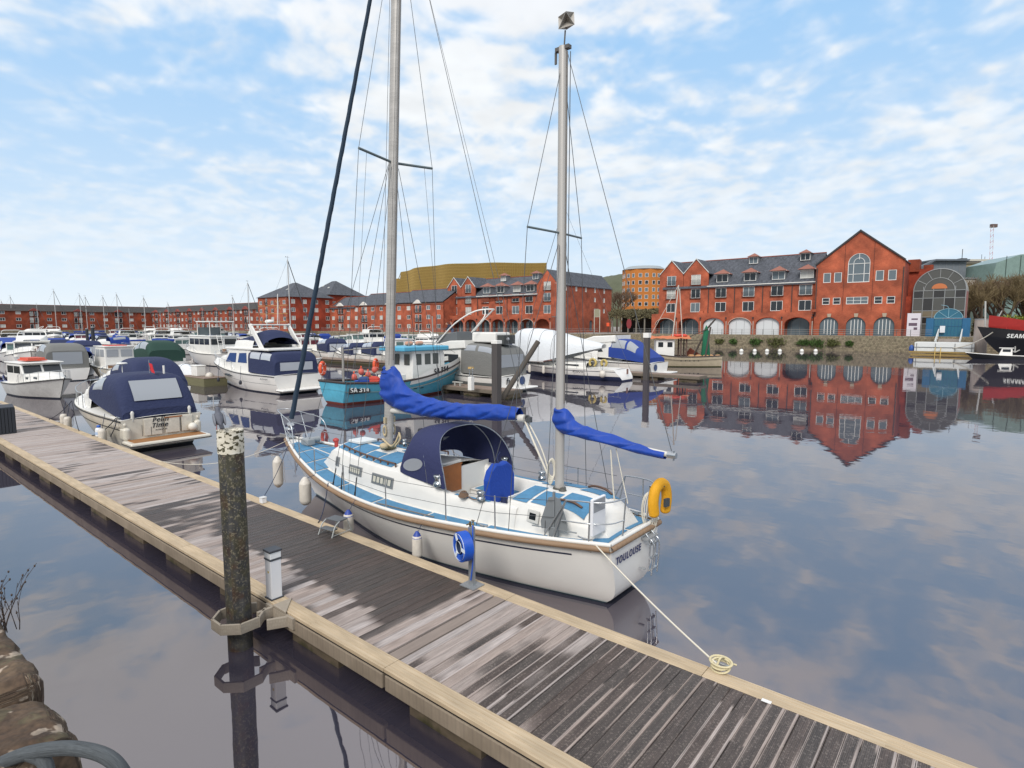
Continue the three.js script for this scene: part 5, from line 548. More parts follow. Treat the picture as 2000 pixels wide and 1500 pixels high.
// ------------------------------------------------------------------ blue fishing boat SA 314, bow away
{
  const p = ST(-29.4, 19.3), turnB = Math.atan2(-AN.z, AN.x), L = 10.6; // bow along +AN
  const aqua = M('aqua_hull', '#55a8c2', 0.4, { map: rep(T.wear, 0.3, 0.3), clearcoat: 0.2 }), b = thing('fishing_boat', 'turquoise fishing boat numbered SA 314 with white wheelhouse', 'fishing boat', p, turnB), red = M('antifoul_red', '#6d2f24', 0.7), wht = gelDeck, gunw = M('gunwale_dark', '#3a3230', 0.7);
  const K = hullOf({ L, half: curve([0, 1.35], [0.2, 1.6], [0.5, 1.68], [0.75, 1.4], [0.9, 0.8], [1, 0.06]), sheer: curve([0, 1.32], [0.3, 1.15], [0.55, 1.3], [0.8, 1.75], [1, 2.15]), stern: curve([-0.5, 0.5], [0.2, 0.1], [1.3, 0]), bow: curve([-0.45, L * 0.88], [0, L * 0.92], [2.15, L]), pow: [0.4, 0.33, 0.7], yb: -0.5 });
  part(b, 'hull', [...K.band(() => 0.16, (u) => K.sheer(u), 0), K.transom(0.16, 1.32)], aqua); part(b, 'antifouling', [...K.band(() => -0.45, () => 0.16, 0), K.transom(-0.45, 0.16)], red); part(b, 'gunwale', [...K.rail(0.02, 0, 0.07, 0, 0.99, 50, 6), rod([0, 1.34, -1.33], [0, 1.34, 1.33], 0.07)], gunw); part(b, 'deck', K.deck(-0.5, 0.05), M('deck_grey', '#77756f', 0.85));
  part(b, 'bow_bulwark', K.band((u) => K.sheer(u) - 0.28, (u) => K.sheer(u) + lerp(0.02, 0.4, sstep(0.42, 0.6, u)), 0.02, { a: 0.44, b: 0.985 }), gelDeck);
  const hs = part(b, 'wheelhouse', slab([[5.2, 1.0], [8.1, 1.2], [7.9, 2.95], [5.3, 2.95]], 2.0, [], 0.03).translate(0, 0, -1.0), wht); part(hs, 'house_roof', rbox(3.9, 0.3, 2.5, 0.08, 6.3, 3.1, 0), M('aqua_roof', '#55a9c9', 0.5, { map: T.wear })); for (const sd of [-1, 1]) for (const [x, w] of [[5.75, 0.42], [6.5, 0.5], [7.2, 0.5]]) part(hs, 'window', rbox(w, 0.7, 0.05, 0.03, x, 2.42, sd * 1.03), M('house_window', '#4b4f4c', 0.15)); for (const z of [-0.55, 0.1, 0.7]) part(hs, 'windscreen', rbox(0.05, 0.65, 0.48, 0.03, 8.03, 2.45, z), mats.house_window); for (const z of [-0.5, 0.5]) part(hs, 'rear_window', rbox(0.05, 0.7, 0.5, 0.03, 5.2, 2.4, z), mats.house_window);
  for (const sd of [-1, 1]) { const g = writing('SA 314', 0.36, 0.02, 0.2); if (sd > 0) g.rotateY(0); else g.rotateY(Math.PI); part(b, 'registration', g.rotateY(sd < 0 ? -0.15 : 0.15).rotateZ(0.1).translate(7.2, 1.5, sd * 1.56), M('lettering_black', '#23262c', 0.5)); const q = K.S(0.075, 0.9, sd), pl = part(b, 'registration_plate', box(1.35, 0.46, 0.03), M('plate_black', '#15161a', 0.5), [q.x + 0.15, q.y, q.z + sd * 0.03], [0, sd > 0 ? -0.12 : Math.PI + 0.12, 0]); part(pl, 'plate_number', writing('SA 314', 0.28, 0.01).translate(0, -0.14, 0.02), M('lettering_white', '#d8d8d4', 0.5)); }
  part(b, 'scupper', [0.35, 0.5, 0.56].flatMap((u) => [-1, 1].map((s) => { const q = K.S(u, 0.62, s); return box(0.32, 0.05, 0.04, q.x, q.y, q.z); })), blackTrim); part(b, 'anchor_roller', [cyl(0.32, 0.32, 0.25, 0, 0, 0, 18).rotateX(Math.PI / 2).translate(10.5, 2.28, -0.12), cyl(0.12, 0.12, 0.35, 0, 0, 0, 12).rotateX(Math.PI / 2).translate(10.5, 2.28, -0.17)], M('roller_tan', '#9c8c76', 0.8));
  part(b, 'mast_pole', [rod([1.2, 0.8, -0.6], [1.2, 3.2, -0.6], 0.07), rod([1.2, 3.1, -0.6], [5.3, 3.25, -0.6], 0.04), rod([1.2, 2.9, -0.6], [0.3, 3.4, -0.4], 0.03), rod([1.2, 2.9, -0.6], [1.2, 3.3, -0.6], 0.05)], M('pole_grey', '#8d8a84', 0.6)); part(b, 'signal_mast', rod([8.0, 3.1, 0], [7.9, 5.2, 0], 0.04), mats.pole_grey); part(b, 'aerial', rod([5.4, 3.2, 0.5], [5.4, 4.6, 0.5], 0.03), mats.pole_grey); part(b, 'hauler', [cyl(0.35, 0.35, 0.3, 3.2, 0.75, 0.5, 16), rbox(1.5, 0.9, 0.9, 0.05, 3.9, 1.1, 0.6)], gelDeck); part(b, 'winch_drum', [cyl(0.3, 0.3, 0.5, 2.6, 0.75, -0.3, 16)], M('drum_rust', '#6b4a30', 0.8)); part(b, 'cable', [rod([1.2, 3.1, -0.6], [6, 0.9, -5], 0.01)].slice(0, 0).concat([rod([5.4, 4.6, 0.5], [10.4, 2.5, 0], 0.012)]), wire);
  const bw = (x, y, z) => V(x, y, z).applyAxisAngle(V(0, 1, 0), turnB).add(p);
  for (const [x, z, l] of [[0.15, -1.15, 'orange life ring at the stern corner of the turquoise fishing boat'], [4.1, -1.25, 'orange life ring beside the wheelhouse of the turquoise fishing boat']]) { const r = thing('life_ring', l, 'life ring', bw(x, 1.95, z), turnB + 0.5, 'orange life rings on the turquoise fishing boat'); part(r, 'ring', new THREE.TorusGeometry(0.34, 0.1, 10, 28).scale(0.8, 1, 1).translate(0, 0.1, 0), orangeRing); part(r, 'band', [0, 1, 2, 3].map((k) => new THREE.TorusGeometry(0.105, 0.012, 6, 12).rotateY(Math.PI / 2).translate(0, 0.34, 0).rotateZ(k * Math.PI / 2 + 0.78).scale(0.8, 1, 1).translate(0, 0.1, 0)), mats.lettering_white); part(r, 'rope_grip', rod([0, -0.2, 0], [0.02, -0.75, 0.02], 0.02), ropeW); }
  const crates = [['#2a57b5', 1.8, 0.6], ['#5b4594', 3.5, 0.3], ['#c54c3b', 2.3, 0.9], ['#c9a63a', 2.6, -0.1], ['#2f68b8', 4.3, -0.3]]; crates.forEach(([c, x, z], i) => { const r = thing('fish_crate', ['blue fish crate on the stern deck of the turquoise boat', 'violet fish crate stacked on the turquoise boat', 'red fish crate among the gear of the turquoise boat', 'yellow fish crate low on the deck of the turquoise boat', 'blue fish crate stowed by the wheelhouse of the turquoise boat'][i], 'crate', bw(x, 0.78, z), turnB + i, 'crates and gear on the turquoise fishing boat'); part(r, 'crate', [box(0.9, 0.55, 0.6, 0, 0.275, 0), box(0.94, 0.05, 0.64, 0, 0.54, 0)], M('crate_' + c.slice(1), c, 0.6)); part(r, 'load', ball(0.33, 0, 0.6, 0, 1.2, 0.6, 0.8, 12, 8), M('net_' + i, ['#39507d', '#6b4c8e', '#b8473a', '#b59a45', '#3f6aa0'][i], 0.95, { map: T.wear })); });
  for (let i = 0; i < 4; i++) { const r = thing('buoy_float', 'orange pot buoy piled on the turquoise fishing boat', 'buoy', bw(0.9 + i * 0.75, 1.6 + (i % 2) * 0.25, 0.9 - i * 0.35), 0, 'pot buoys on the turquoise fishing boat'); part(r, 'float', ball(0.17, 0, 0, 0, 1, 1.2, 1), M('pot_buoy', '#bf5a4c', 0.6)); part(r, 'eye', cyl(0.05, 0.04, 0.1, 0, 0.24, 0, 8), orangeRing); }
  for (const [x, y] of [[6.0, 3.28], [6.9, 3.28]]) { const r = thing('roof_float', 'tan float lying on the turquoise wheelhouse roof', 'buoy', bw(x, y, -0.2), turnB, 'floats on the turquoise wheelhouse roof'); part(r, 'float', new THREE.CapsuleGeometry(0.14, 0.35, 6, 12).rotateZ(Math.PI / 2).translate(0, 0.12, 0), M('float_tan', '#b98b74', 0.7)); part(r, 'eye', cyl(0.04, 0.04, 0.1, 0.3, 0.07, 0, 8), mats.float_tan); }
}
// ------------------------------------------------------------------ grey canopied cruiser on its finger pontoon
{
  const st = onY(992, 772, 0), p = ST(sOf(st) - 0.6, tOf(st) + 1.5); motorboat('aft_cabin_cruiser', 'white motor cruiser with grey canopy and grey hull band on the finger pontoon', p, toBow, { L: 11, B: 3.7, f0: 1.15, f1: 1.8, rails: 0.6, q: 1.2, cabin: [5.6, 10.4, 0.8], stripe: [0.95, 0.45], stripeMat: darkHull, platform: [0.8, 0.32, 3.3], teak: false, hoodMat: canvasGrey,
    hood: [[0.3, 1.2, 2.5, 1.6, 0.28], [0.6, 1.2, 3.05, 1.65, 0.28], [2.0, 1.25, 3.3, 1.66, 0.28], [3.6, 1.3, 3.35, 1.6, 0.3]], hoodWins: [[0.75, 1.95, 0.13, 0.3], [2.2, 3.3, 0.13, 0.3]], rearWin: [1.75, 2.6, -1.25, 1.25], vinyl: vinylPale,
    extra: (b, K) => { part(b, 'hard_top', [slab([[3.2, 3.05], [7.4, 2.75], [7.5, 2.9], [4.6, 3.45], [3.2, 3.5]], 3.3, [], 0.05).translate(0, 0, -1.65)], gelDeck); part(b, 'top_screen', slab([[4.3, 3.5], [6.6, 3.15], [6.0, 3.85], [4.3, 4.1]], 2.6, [], 0.04).translate(0, 0, -1.3), M('screen_grey', '#5f6264', 0.3)); part(b, 'saloon', slab([[3.6, 1.2], [8.2, 1.5], [6.9, 2.8], [3.6, 3.1]], 3.0, [], 0.05).translate(0, 0, -1.5), gelDeck); for (const sd of [-1, 1]) for (const [x, w] of [[4.6, 1.4], [6.3, 1.3]]) part(b, 'saloon_window', rbox(w, 0.6, 0.05, 0.03, x, 2.25, sd * 1.56), smoke); part(b, 'bridge_seat', rbox(2.2, 0.7, 1.6, 0.1, 2.2, 3.75, 0), gelDeck); part(b, 'bridge_locker', box(0.9, 0.6, 1.2, 0.95, 3.62, 0), M('locker_dark', '#3b3d3c', 0.6)); part(b, 'locker_lamp', ball(0.12, 0.49, 3.65, -0.2), vinylPale);
      part(b, 'gantry', [tube([[6.4, 3.1, -1.5], [4.3, 4.8, -1.3], [2.8, 5.6, -0.8], [2.0, 5.7, 0], [2.8, 5.6, 0.8], [4.3, 4.8, 1.3], [6.4, 3.1, 1.5]], 0.05, 50, 6), tube([[2.2, 5.65, -0.6], [1.9, 5.2, -1.0], [2.8, 4.1, -1.35]], 0.04, 20, 6)], gelDeck); part(b, 'name_lettering', writing('fu', 0.42, 0.01, 0.2).rotateY(-Math.PI / 2).translate(-0.03, 0.62, -0.75), mats.lettering_black); part(b, 'logo_disc', [lathe([[0, 0], [0.3, 0], [0.3, 0.02], [0, 0.02]], 24).rotateZ(Math.PI / 2).translate(-0.02, 0.78, 0.75)], M('logo_blue', '#33456b', 0.5)); } });
  // finger pontoon with cleat, timber post and bracing spar
  const fp = ST(sOf(st) - 5.6, tOf(st) - 1.15), fg = thing('finger_pontoon', 'short timber finger pontoon with a big cleat beside the grey canopied cruiser', 'pontoon', fp, TURN); const bd = M('finger_boards', '#8c7a6d', 0.85, { map: T.streak }); for (let i = 0; i < 44; i++) part(fg, 'plank', box(0.155, 0.04, 1.5, i * 0.16 + 0.08, 0.52, 0), bd); part(fg, 'fascia_beam', [box(7.1, 0.2, 0.08, 3.52, 0.4, 0.78), box(7.1, 0.2, 0.08, 3.52, 0.4, -0.78), box(0.08, 0.2, 1.6, 7.08, 0.4, 0)], M('finger_fascia', '#6f6659', 0.85, { map: T.streak })); for (const x of [1, 4, 6.4]) part(fg, 'float', box(1.4, 0.5, 1.3, x, 0.05, 0), mats.float_concrete); part(fg, 'cleat', [box(0.9, 0.09, 0.12, 2.4, 0.78, 0.3), box(0.09, 0.26, 0.1, 2.15, 0.66, 0.3), box(0.09, 0.26, 0.1, 2.65, 0.66, 0.3)], M('cleat_grey', '#a8a8a2', 0.5));
  const tp = onY(970, 772, 0.5), po = thing('mooring_post', 'square dark timber post with pale top at the finger pontoon', 'post', V(tp.x, 0, tp.z), TURN); part(po, 'post', rbox(0.42, 5.1, 0.42, 0.02, 0, 1.0, 0), M('post_timber', '#4e4a49', 0.9, { map: T.streak })); part(po, 'top', rbox(0.46, 0.2, 0.46, 0.02, 0, 3.62, 0), gelDeck);
  single('leaning_spar', 'heavy weathered timber leaning beside the dark post', 'timber', [rod([0, 0.2, 0], [2.2, 3.6, -1.2], 0.16, 8)], M('spar_timber', '#4d4740', 0.9), V(tp.x + 0.3, 0, tp.z - 0.6));
  const pl = thing('pontoon_pedestal', 'white service pedestal with hoop handle on the finger pontoon', 'pedestal', onY(920, 762, 0.54), TURN); part(pl, 'post', rbox(0.3, 0.85, 0.3, 0.03, 0, 0.42, 0), gelDeck); part(pl, 'hoop', tube([[-0.12, 0.85, 0], [-0.1, 1.4, 0], [0.1, 1.4, 0], [0.12, 0.85, 0]], 0.025, 20, 6), steelRail); part(pl, 'cap', box(0.26, 0.12, 0.26, 0, 1.4, 0), M('cap_tan', '#b79a63', 0.6));
}
// ------------------------------------------------------------------ sailing yacht under a white cover, and cruisers beyond
function yacht(name, label, p, turn, o, group) {
  const b = thing(name, label, 'sailboat', p, turn, group), L = o.L, B = L * 0.3, q = o.q ?? 0.4, nn = { n: Math.round(16 + 40 * q), m: Math.round(5 + 8 * q) }; const f = o.f ?? 0.95;
  const K = hullOf({ L, half: curve([0, B * 0.36], [0.3, B * 0.48], [0.5, B * 0.5], [0.75, B * 0.36], [0.92, B * 0.12], [1, 0.03]), sheer: curve([0, f], [0.5, f * 1.02], [1, f * 1.3]), stern: curve([-0.5, 1.2], [0, 0.35], [f, o.rake ?? -0.35]), bow: curve([-0.4, L * 0.84], [0, L * 0.88], [f * 1.3, L]), pow: [0.42, 0.34, 0.8], yb: -0.45 });
  part(b, 'hull', [...K.band(() => 0.12, (u) => K.sheer(u), 0, nn), K.transom(0.12, f)], o.hullMat ?? gel); part(b, 'antifouling', [...K.band(() => -0.4, () => 0.12, 0, nn), K.transom(-0.4, 0.12)], o.bottomMat ?? navyHull); part(b, 'cove_stripe', K.band((u) => K.sheer(u) - 0.2, (u) => K.sheer(u) - 0.15, 0.006, { ...nn, m: 2 }), mats.navy_stripe); part(b, 'deck', K.deck(-0.02, 0.06, 0, 1, 0, nn.n), gelDeck);
  const hw = curve([L * 0.3, B * 0.3], [L * 0.5, B * 0.32], [L * 0.75, B * 0.16]); part(b, 'coachroof', trunk({ x0: L * 0.3, x1: L * 0.74, hw, base: (x) => K.sheer(x / L), h: curve([L * 0.3, 0.45], [L * 0.55, 0.4], [L * 0.7, 0.2], [L * 0.74, 0]), camber: 0.08, n: 14 }), gelDeck); for (const sd of [-1, 1]) part(b, 'cabin_window', rbox(L * 0.2, 0.14, 0.03, 0.012, L * 0.46, K.sheer(0.46) + 0.22, sd * (hw(L * 0.46) - 0.03)), smoke);
  const mh = o.mast ?? L * 1.25, mxx = L * 0.57, ms = part(b, 'mast', [rod([mxx, f, 0], [mxx - 0.1, mh, 0], 0.085, 10, 0.06)], o.mastMat ?? alloy); part(ms, 'spreader', [rod([mxx, mh * 0.55, -B * 0.3], [mxx, mh * 0.55, B * 0.3], 0.022)], alloy); part(ms, 'masthead_gear', [rod([mxx - 0.1, mh, 0], [mxx - 0.1, mh + 0.45, 0], 0.015), rod([mxx - 0.35, mh + 0.3, 0], [mxx + 0.15, mh + 0.3, 0], 0.014), ball(0.06, mxx - 0.35, mh + 0.32, 0, 1, 1, 1, 6, 5)], M('masthead_dark', '#55514d', 0.6));
  part(b, 'rigging', [rod([L * 0.985, f * 1.28, 0], [mxx - 0.05, mh - 0.2, 0], o.furl ?? 0.05, 6), rod([0.1, f, 0], [mxx - 0.1, mh, 0], 0.012, 4), rod([mxx - 0.2, f, -B * 0.46], [mxx, mh * 0.55, -B * 0.3], 0.012, 4), rod([mxx - 0.2, f, B * 0.46], [mxx, mh * 0.55, B * 0.3], 0.012, 4), rod([mxx, mh * 0.55, -B * 0.3], [mxx - 0.1, mh, 0], 0.012, 4), rod([mxx, mh * 0.55, B * 0.3], [mxx - 0.1, mh, 0], 0.012, 4)], wire);
  if (o.cover) { const bm = part(b, 'boom', rod([mxx - 0.1, f + 1.0, 0], [L * 0.2, f + 1.05, 0], 0.06, 8), alloy); part(bm, 'sail_cover', new THREE.CapsuleGeometry(0.17, L * 0.32, 5, 10).rotateZ(Math.PI / 2).scale(1, 1.25, 0.8).translate(mxx - 0.15 - L * 0.18, f + 1.2, 0), o.cover); }
  if (o.extra) o.extra(b, K); return b;
}
{
  const st = onY(1226, 748, 0), p = ST(sOf(st) - 0.5, tOf(st) + 1.5);
  yacht('sailing_yacht', 'white sailing yacht with a large pale winter cover and navy waterline', p, toBow, { L: 12.2, q: 1, mast: 15, bottomMat: M('boot_navy', '#20294a', 0.4), rake: 0.9, furl: 0.02, extra: (b, K) => {
    part(b, 'waterline_band', K.band(() => 0.1, () => 0.38, 0.006), mats.boot_navy); const C = hood([[2.6, 2.7, 3.0, 0.4, 0.8], [5.2, 2.1, 3.5, 1.2, 0.75], [7.6, 1.5, 4.05, 1.7, 0.7], [9.6, 1.4, 4.3, 1.6, 0.66], [11.3, 1.4, 4.2, 1.15, 0.6], [12.15, 1.5, 3.7, 0.7, 0.6]]); part(b, 'winter_cover', [C.surf(C.x0, C.x1, 0, 1, 0, 30, 24), C.end(C.x1)], canvasWhite); part(b, 'cover_rope', [7, 8.3, 9.6, 10.9].map((x) => tube([...Array(17)].map((_, j) => C.C(x, j / 16, 0.015)), 0.016, 30, 5)), greyTrim); part(b, 'guard_rail', [-1, 1].flatMap((s) => [tube([K.S(0.06, 1.6, s), K.S(0.25, 1.62, s), K.S(0.45, 1.65, s)].map((q, i) => V(q.x, 1.6, s * [1.2, 1.55, 1.7][i])), 0.015, 20, 5), ...[0.1, 0.2, 0.3, 0.4].map((u) => { const q = K.S(u, K.sheer(u), s); return rod(q, [q.x, q.y + 0.62, q.z], 0.014, 5); })]), steelRail); part(b, 'name_lettering', scrawl(1.1, 0.2, 6, 4, 0.02).translate(4.0, 0.62, -1.85), mats.lettering_black); part(b, 'stern_hatch', box(0.02, 0.45, 0.3, 0.35, 0.78, 0), M('hatch_brown', '#8a6a5e', 0.7)); } });
  const yw = (x, y, z) => V(x, y, z).applyAxisAngle(V(0, 1, 0), toBow).add(p);
  for (const [x, y, z, l, m, r] of [[2.7, 1.5, -1.62, 'larger tan horseshoe buoy on the rail of the covered yacht', 'a', 0.3], [1.7, 1.5, -1.5, 'smaller tan horseshoe buoy on the rail of the covered yacht', 'a', 0.24]]) { const h = thing('horseshoe_buoy', l, 'lifebuoy', yw(x, y, z), toBow, 'horseshoe buoys on the covered yacht'); part(h, 'float', new THREE.TorusGeometry(r, 0.1, 8, 24, 5.2).rotateZ(-1), M('buoy_tan', '#b39f5d', 0.8)); part(h, 'strap', box(0.06, 0.1, 0.24, 0, r, 0), greyTrim); }
  for (const [x, i] of [[1.6, 0], [7.6, 1], [9.2, 2]]) { const f = thing('fender', ['round white fender at the stern of the covered yacht', 'pale fender amidships on the covered yacht', 'pale fender near the bow of the covered yacht'][i], 'fender', yw(x, 0.35, -1.9 + i * 0.06), toBow, 'fenders of the covered yacht'); part(f, 'body', i ? lathe([[0, 0], [0.09, 0.03], [0.13, 0.12], [0.13, 0.62], [0.05, 0.72], [0, 0.73]], 14) : ball(0.28, 0, 0.28, 0, 1, 1.05, 1), mats.fender_white); part(f, 'lanyard', rod([0, 0.6, 0], [0, 1.0, 0.1], 0.012), navyRope); }
  const p2 = ST(sOf(st) - 0.6, tOf(st) + 7.0); motorboat('sports_cruiser', 'white sports cruiser with blue and grey canopy behind the covered yacht', p2, toBow, { L: 12.5, B: 3.9, f0: 1.25, f1: 1.9, q: 1, cabin: [5.5, 12, 0.95], rails: 0.55, platform: [1.0, 0.35, 3.5], teak: false, hoodMat: canvasBlue, vinyl: vinylPale, hood: [[0.3, 1.25, 1.7, 1.6, 0.45], [1.3, 1.35, 2.4, 1.65, 0.45], [2.6, 1.5, 3.2, 1.6, 0.5], [4.4, 1.7, 3.35, 1.5, 0.55]], hoodWins: [[1.6, 2.5, 0.1, 0.42], [2.7, 4.1, 0.1, 0.36]], extra: (b) => { part(b, 'hard_top', slab([[3.8, 3.15], [8.6, 2.6], [8.7, 2.7], [6, 3.5], [3.8, 3.6]], 2.9, [], 0.08).translate(0, 0, -1.45), gelDeck); part(b, 'saloon', slab([[4.2, 1.6], [9.6, 1.8], [7.6, 2.75], [4.2, 3.2]], 2.8, [], 0.06).translate(0, 0, -1.4), gelDeck); for (const sd of [-1, 1]) part(b, 'saloon_window', slab([[5.0, 2.15], [8.9, 2.0], [7.7, 2.6], [5.4, 2.9]], 0.03).translate(0, 0, sd * 1.48 - 0.015), smoke); part(b, 'logo_disc', lathe([[0, 0], [0.3, 0], [0.3, 0.03], [0, 0.03]], 20).rotateZ(Math.PI / 2).translate(-0.03, 0.85, -0.9), mats.logo_blue); } });
  const pp = onY(1262, 742, 0), po = thing('mooring_post', 'square dark timber post with white top behind the covered yacht', 'post', V(pp.x, 0, pp.z), TURN); part(po, 'post', rbox(0.42, 5.2, 0.42, 0.02, 0, 1.0, 0), mats.post_timber); part(po, 'top', rbox(0.5, 0.4, 0.5, 0.02, 0, 3.75, 0), gelDeck);
  const fg = thing('finger_pontoon', 'timber finger pontoon at the stern of the covered yacht', 'pontoon', ST(sOf(st) - 4.0, tOf(st) + 4.4), TURN); for (let i = 0; i < 44; i++) part(fg, 'plank', box(0.185, 0.05, 1.5, i * 0.19 + 0.1, 0.5, 0), mats.finger_boards); part(fg, 'fascia_beam', [box(8.4, 0.22, 0.08, 4.2, 0.38, 0.78), box(0.08, 0.22, 1.6, 8.4, 0.38, 0)], mats.finger_fascia); for (const x of [1, 4, 7.4]) part(fg, 'float', box(1.5, 0.6, 1.3, x, 0, 0), mats.float_concrete);
}
// ------------------------------------------------------------------ working boat with orange tarpaulin
{
  const c0 = onY(1278, 717, 0), c1 = onY(1408, 718, 0), dir = c1.clone().sub(c0), L = dir.length() + 1, turn = Math.atan2(-dir.z, dir.x), p = c0.clone().addScaledVector(dir.clone().normalize(), -0.5).add(V(0, 0, -1.6)); const b = thing('work_boat', 'stained cream working boat with orange roof tarpaulin and deck gear', 'fishing boat', p, turn), hm = M('stained_cream', '#b8ab92', 0.6, { map: rep(T.wear, 0.5, 0.5) });
  const K = hullOf({ L, half: curve([0, 1.3], [0.4, 1.6], [0.8, 1.3], [1, 0.75]), sheer: curve([0, 1.5], [0.4, 1.15], [1, 1.25]), stern: curve([-0.5, 0.8], [0, 0.5], [1.5, 0]), bow: () => L, pow: [0.4, 0.33, 0.4], yb: -0.5 });
  part(b, 'hull', [...K.band(() => 0.1, (u) => K.sheer(u), 0), K.transom(0.1, 1.5), grid([...Array(9)].map((_, i) => [...Array(7)].map((_, j) => { const q = K.S(1, lerp(0.1, 1.25, i / 8), 1); return V(q.x, q.y, q.z * lerp(-1, 1, j / 6)); })))], hm); part(b, 'antifouling', K.band(() => -0.45, () => 0.1, 0), M('weed_green', '#3f4220', 0.9)); part(b, 'deck', K.deck(-0.35, 0.03), M('deck_grey', '#77756f', 0.85)); part(b, 'gunwale', K.rail(0, 0, 0.06), mats.gunwale_dark); part(b, 'scupper', [0.42, 0.48, 0.54, 0.6, 0.66].flatMap((u) => [-1, 1].map((s) => { const q = K.S(u, 0.7, s); return box(0.14, 0.08, 0.05, q.x, q.y, q.z); })), blackTrim);
  const hs = part(b, 'wheelhouse', [rbox(2.0, 1.9, 1.8, 0.05, 1.9, 2.0, 0)], gelDeck); for (const x of [1.4, 2.4]) part(hs, 'window', rbox(0.55, 0.55, 1.86, 0.03, x, 2.45, 0), smoke); part(b, 'tarpaulin', grid([...Array(13)].map((_, i) => [...Array(9)].map((_, j) => { const x = lerp(0.2, 4.6, i / 12), z = lerp(-1.3, 1.3, j / 8); return V(x, 3.1 + 0.25 * (1 - (z / 1.3) ** 2) + (fbm(x * 2, z * 2, 3) - 0.5) * 0.35, z); }))), M('orange_tarp', '#c8734a', 0.85, { side: THREE.DoubleSide, map: T.wear })); part(b, 'tarp_bundle', [0, 1, 2, 3].map((k) => ball(0.28, 3.0 + k * 0.35, 3.45, -0.3 + (k % 2) * 0.4, 1.2, 0.6, 1, 10, 7)), M('tarp_red', '#c24a3a', 0.8));
  part(b, 'post', [[3.6, -0.8], [4.2, -0.8], [4.2, 0.8], [3.6, 0.8]].map(([x, z]) => rod([x, 1, z], [x, 3.2, z], 0.09)), M('pole_rust', '#5d4a40', 0.8)); part(b, 'mast_pole', [rod([2.8, 3.2, 0], [3.3, 9.0, 0], 0.07), rod([3.3, 9.0, 0], [0.3, 3.2, -0.3], 0.03), ], M('pole_pale', '#b8b0a4', 0.6)); part(b, 'back_stay', rod([3.8, 3.2, 0.4], [3.4, 8.6, 0.1], 0.05), mats.pole_pale); part(b, 'gallows', [rod([5.2, 0.9, -0.9], [6.6, 4.2, -0.4], 0.1), rod([6.6, 4.2, -0.4], [7.4, 5.3, 0], 0.1), rod([6.2, 0.9, 0.9], [6.8, 4.4, 0.4], 0.1), rod([4.0, 3.0, 0], [6.6, 4.2, 0], 0.05), box(3.2, 0.06, 0.06, 5.2, 2.5, -0.6), box(3.2, 0.06, 0.06, 5.2, 2.9, -0.6)], M('gallows_dark', '#463d38', 0.8)); part(b, 'hanging_net', [lathe([[0.02, 4.6], [0.3, 3.9], [0.38, 2.6], [0.5, 1.3], [0.2, 0.95]], 14).translate(L - 1.6, 0, -0.3)], M('green_net', '#1f6b4d', 0.95, { map: T.streak })); part(b, 'dredge', [box(1.5, 0.9, 0.15, L - 2.7, 1.25, -1.5, 0, 0, -0.6), ...[0, 1, 2].map((k) => box(1.5, 0.05, 0.2, L - 2.7, 1.25, -1.5, 0, 0, -0.6).translate(k * 0.1 - 0.1, k * 0.2 - 0.2, 0))], M('dredge_rust', '#7a4030', 0.9, { map: T.wear })); part(b, 'deck_gear', [0, 1, 2, 3, 4].map((k) => ball(0.34, 5 + k * 0.7, 1.1, -0.6 + (k % 3) * 0.5, 1.2, 0.7, 1, 10, 7)), M('gear_ochre', '#b98f66', 0.9, { map: T.wear })); part(b, 'tyre_fender', new THREE.TorusGeometry(0.36, 0.15, 10, 24).translate(L - 3.4, 0.55, -1.72), rubberMat()); part(b, 'stern_ramp', box(0.9, 1.3, 0.12, L - 0.8, 0.6, -1.35, 0, 0, 0.2), M('ramp_dark', '#4b4644', 0.8));
  function rubberMat() { return M('black_rubber', '#161514', 0.85); }
}
// ================================================================== BUILDINGS
const brickTex = tex(1024, 1024, (u, v) => { // 8 m of brickwork: courses far too small to tell apart from here
  const row = Math.floor(v * 108), x = u * 36 + (row % 2) * 0.5, c = Math.floor(x), h = GRAD[PERM[(PERM[c % 36] + row * 23) & 255]], fy = v * 108 - row, fx = x - c, j = fy < 0.16 || fx < 0.06 ? 1 : 0; const n = fbm(u * 5, v * 5, 5, 5);
  return mix3(mix3([0.61, 0.295, 0.20], [0.70, 0.385, 0.27], h * 0.7 + n * 0.3), [0.62, 0.42, 0.32], j * 0.6).map((k) => k * (0.68 + 0.56 * n)); });
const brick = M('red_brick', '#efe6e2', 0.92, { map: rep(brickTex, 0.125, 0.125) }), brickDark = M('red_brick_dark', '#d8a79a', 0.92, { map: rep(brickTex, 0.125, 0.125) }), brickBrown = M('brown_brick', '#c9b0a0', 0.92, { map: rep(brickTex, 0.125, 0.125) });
const slateTex = tex(512, 512, (u, v) => { const row = Math.floor(v * 24), x = u * 16 + (row % 2) * 0.5, h = GRAD[PERM[(Math.floor(x) % 16 + row * 13) & 255]], fy = v * 24 - row, n = fbm(u * 8, v * 8, 4, 8); return mix3([0.30, 0.31, 0.33], [0.40, 0.41, 0.43], h).map((k) => k * (0.8 + 0.35 * n) * (fy < 0.12 ? 0.75 : 1)); });
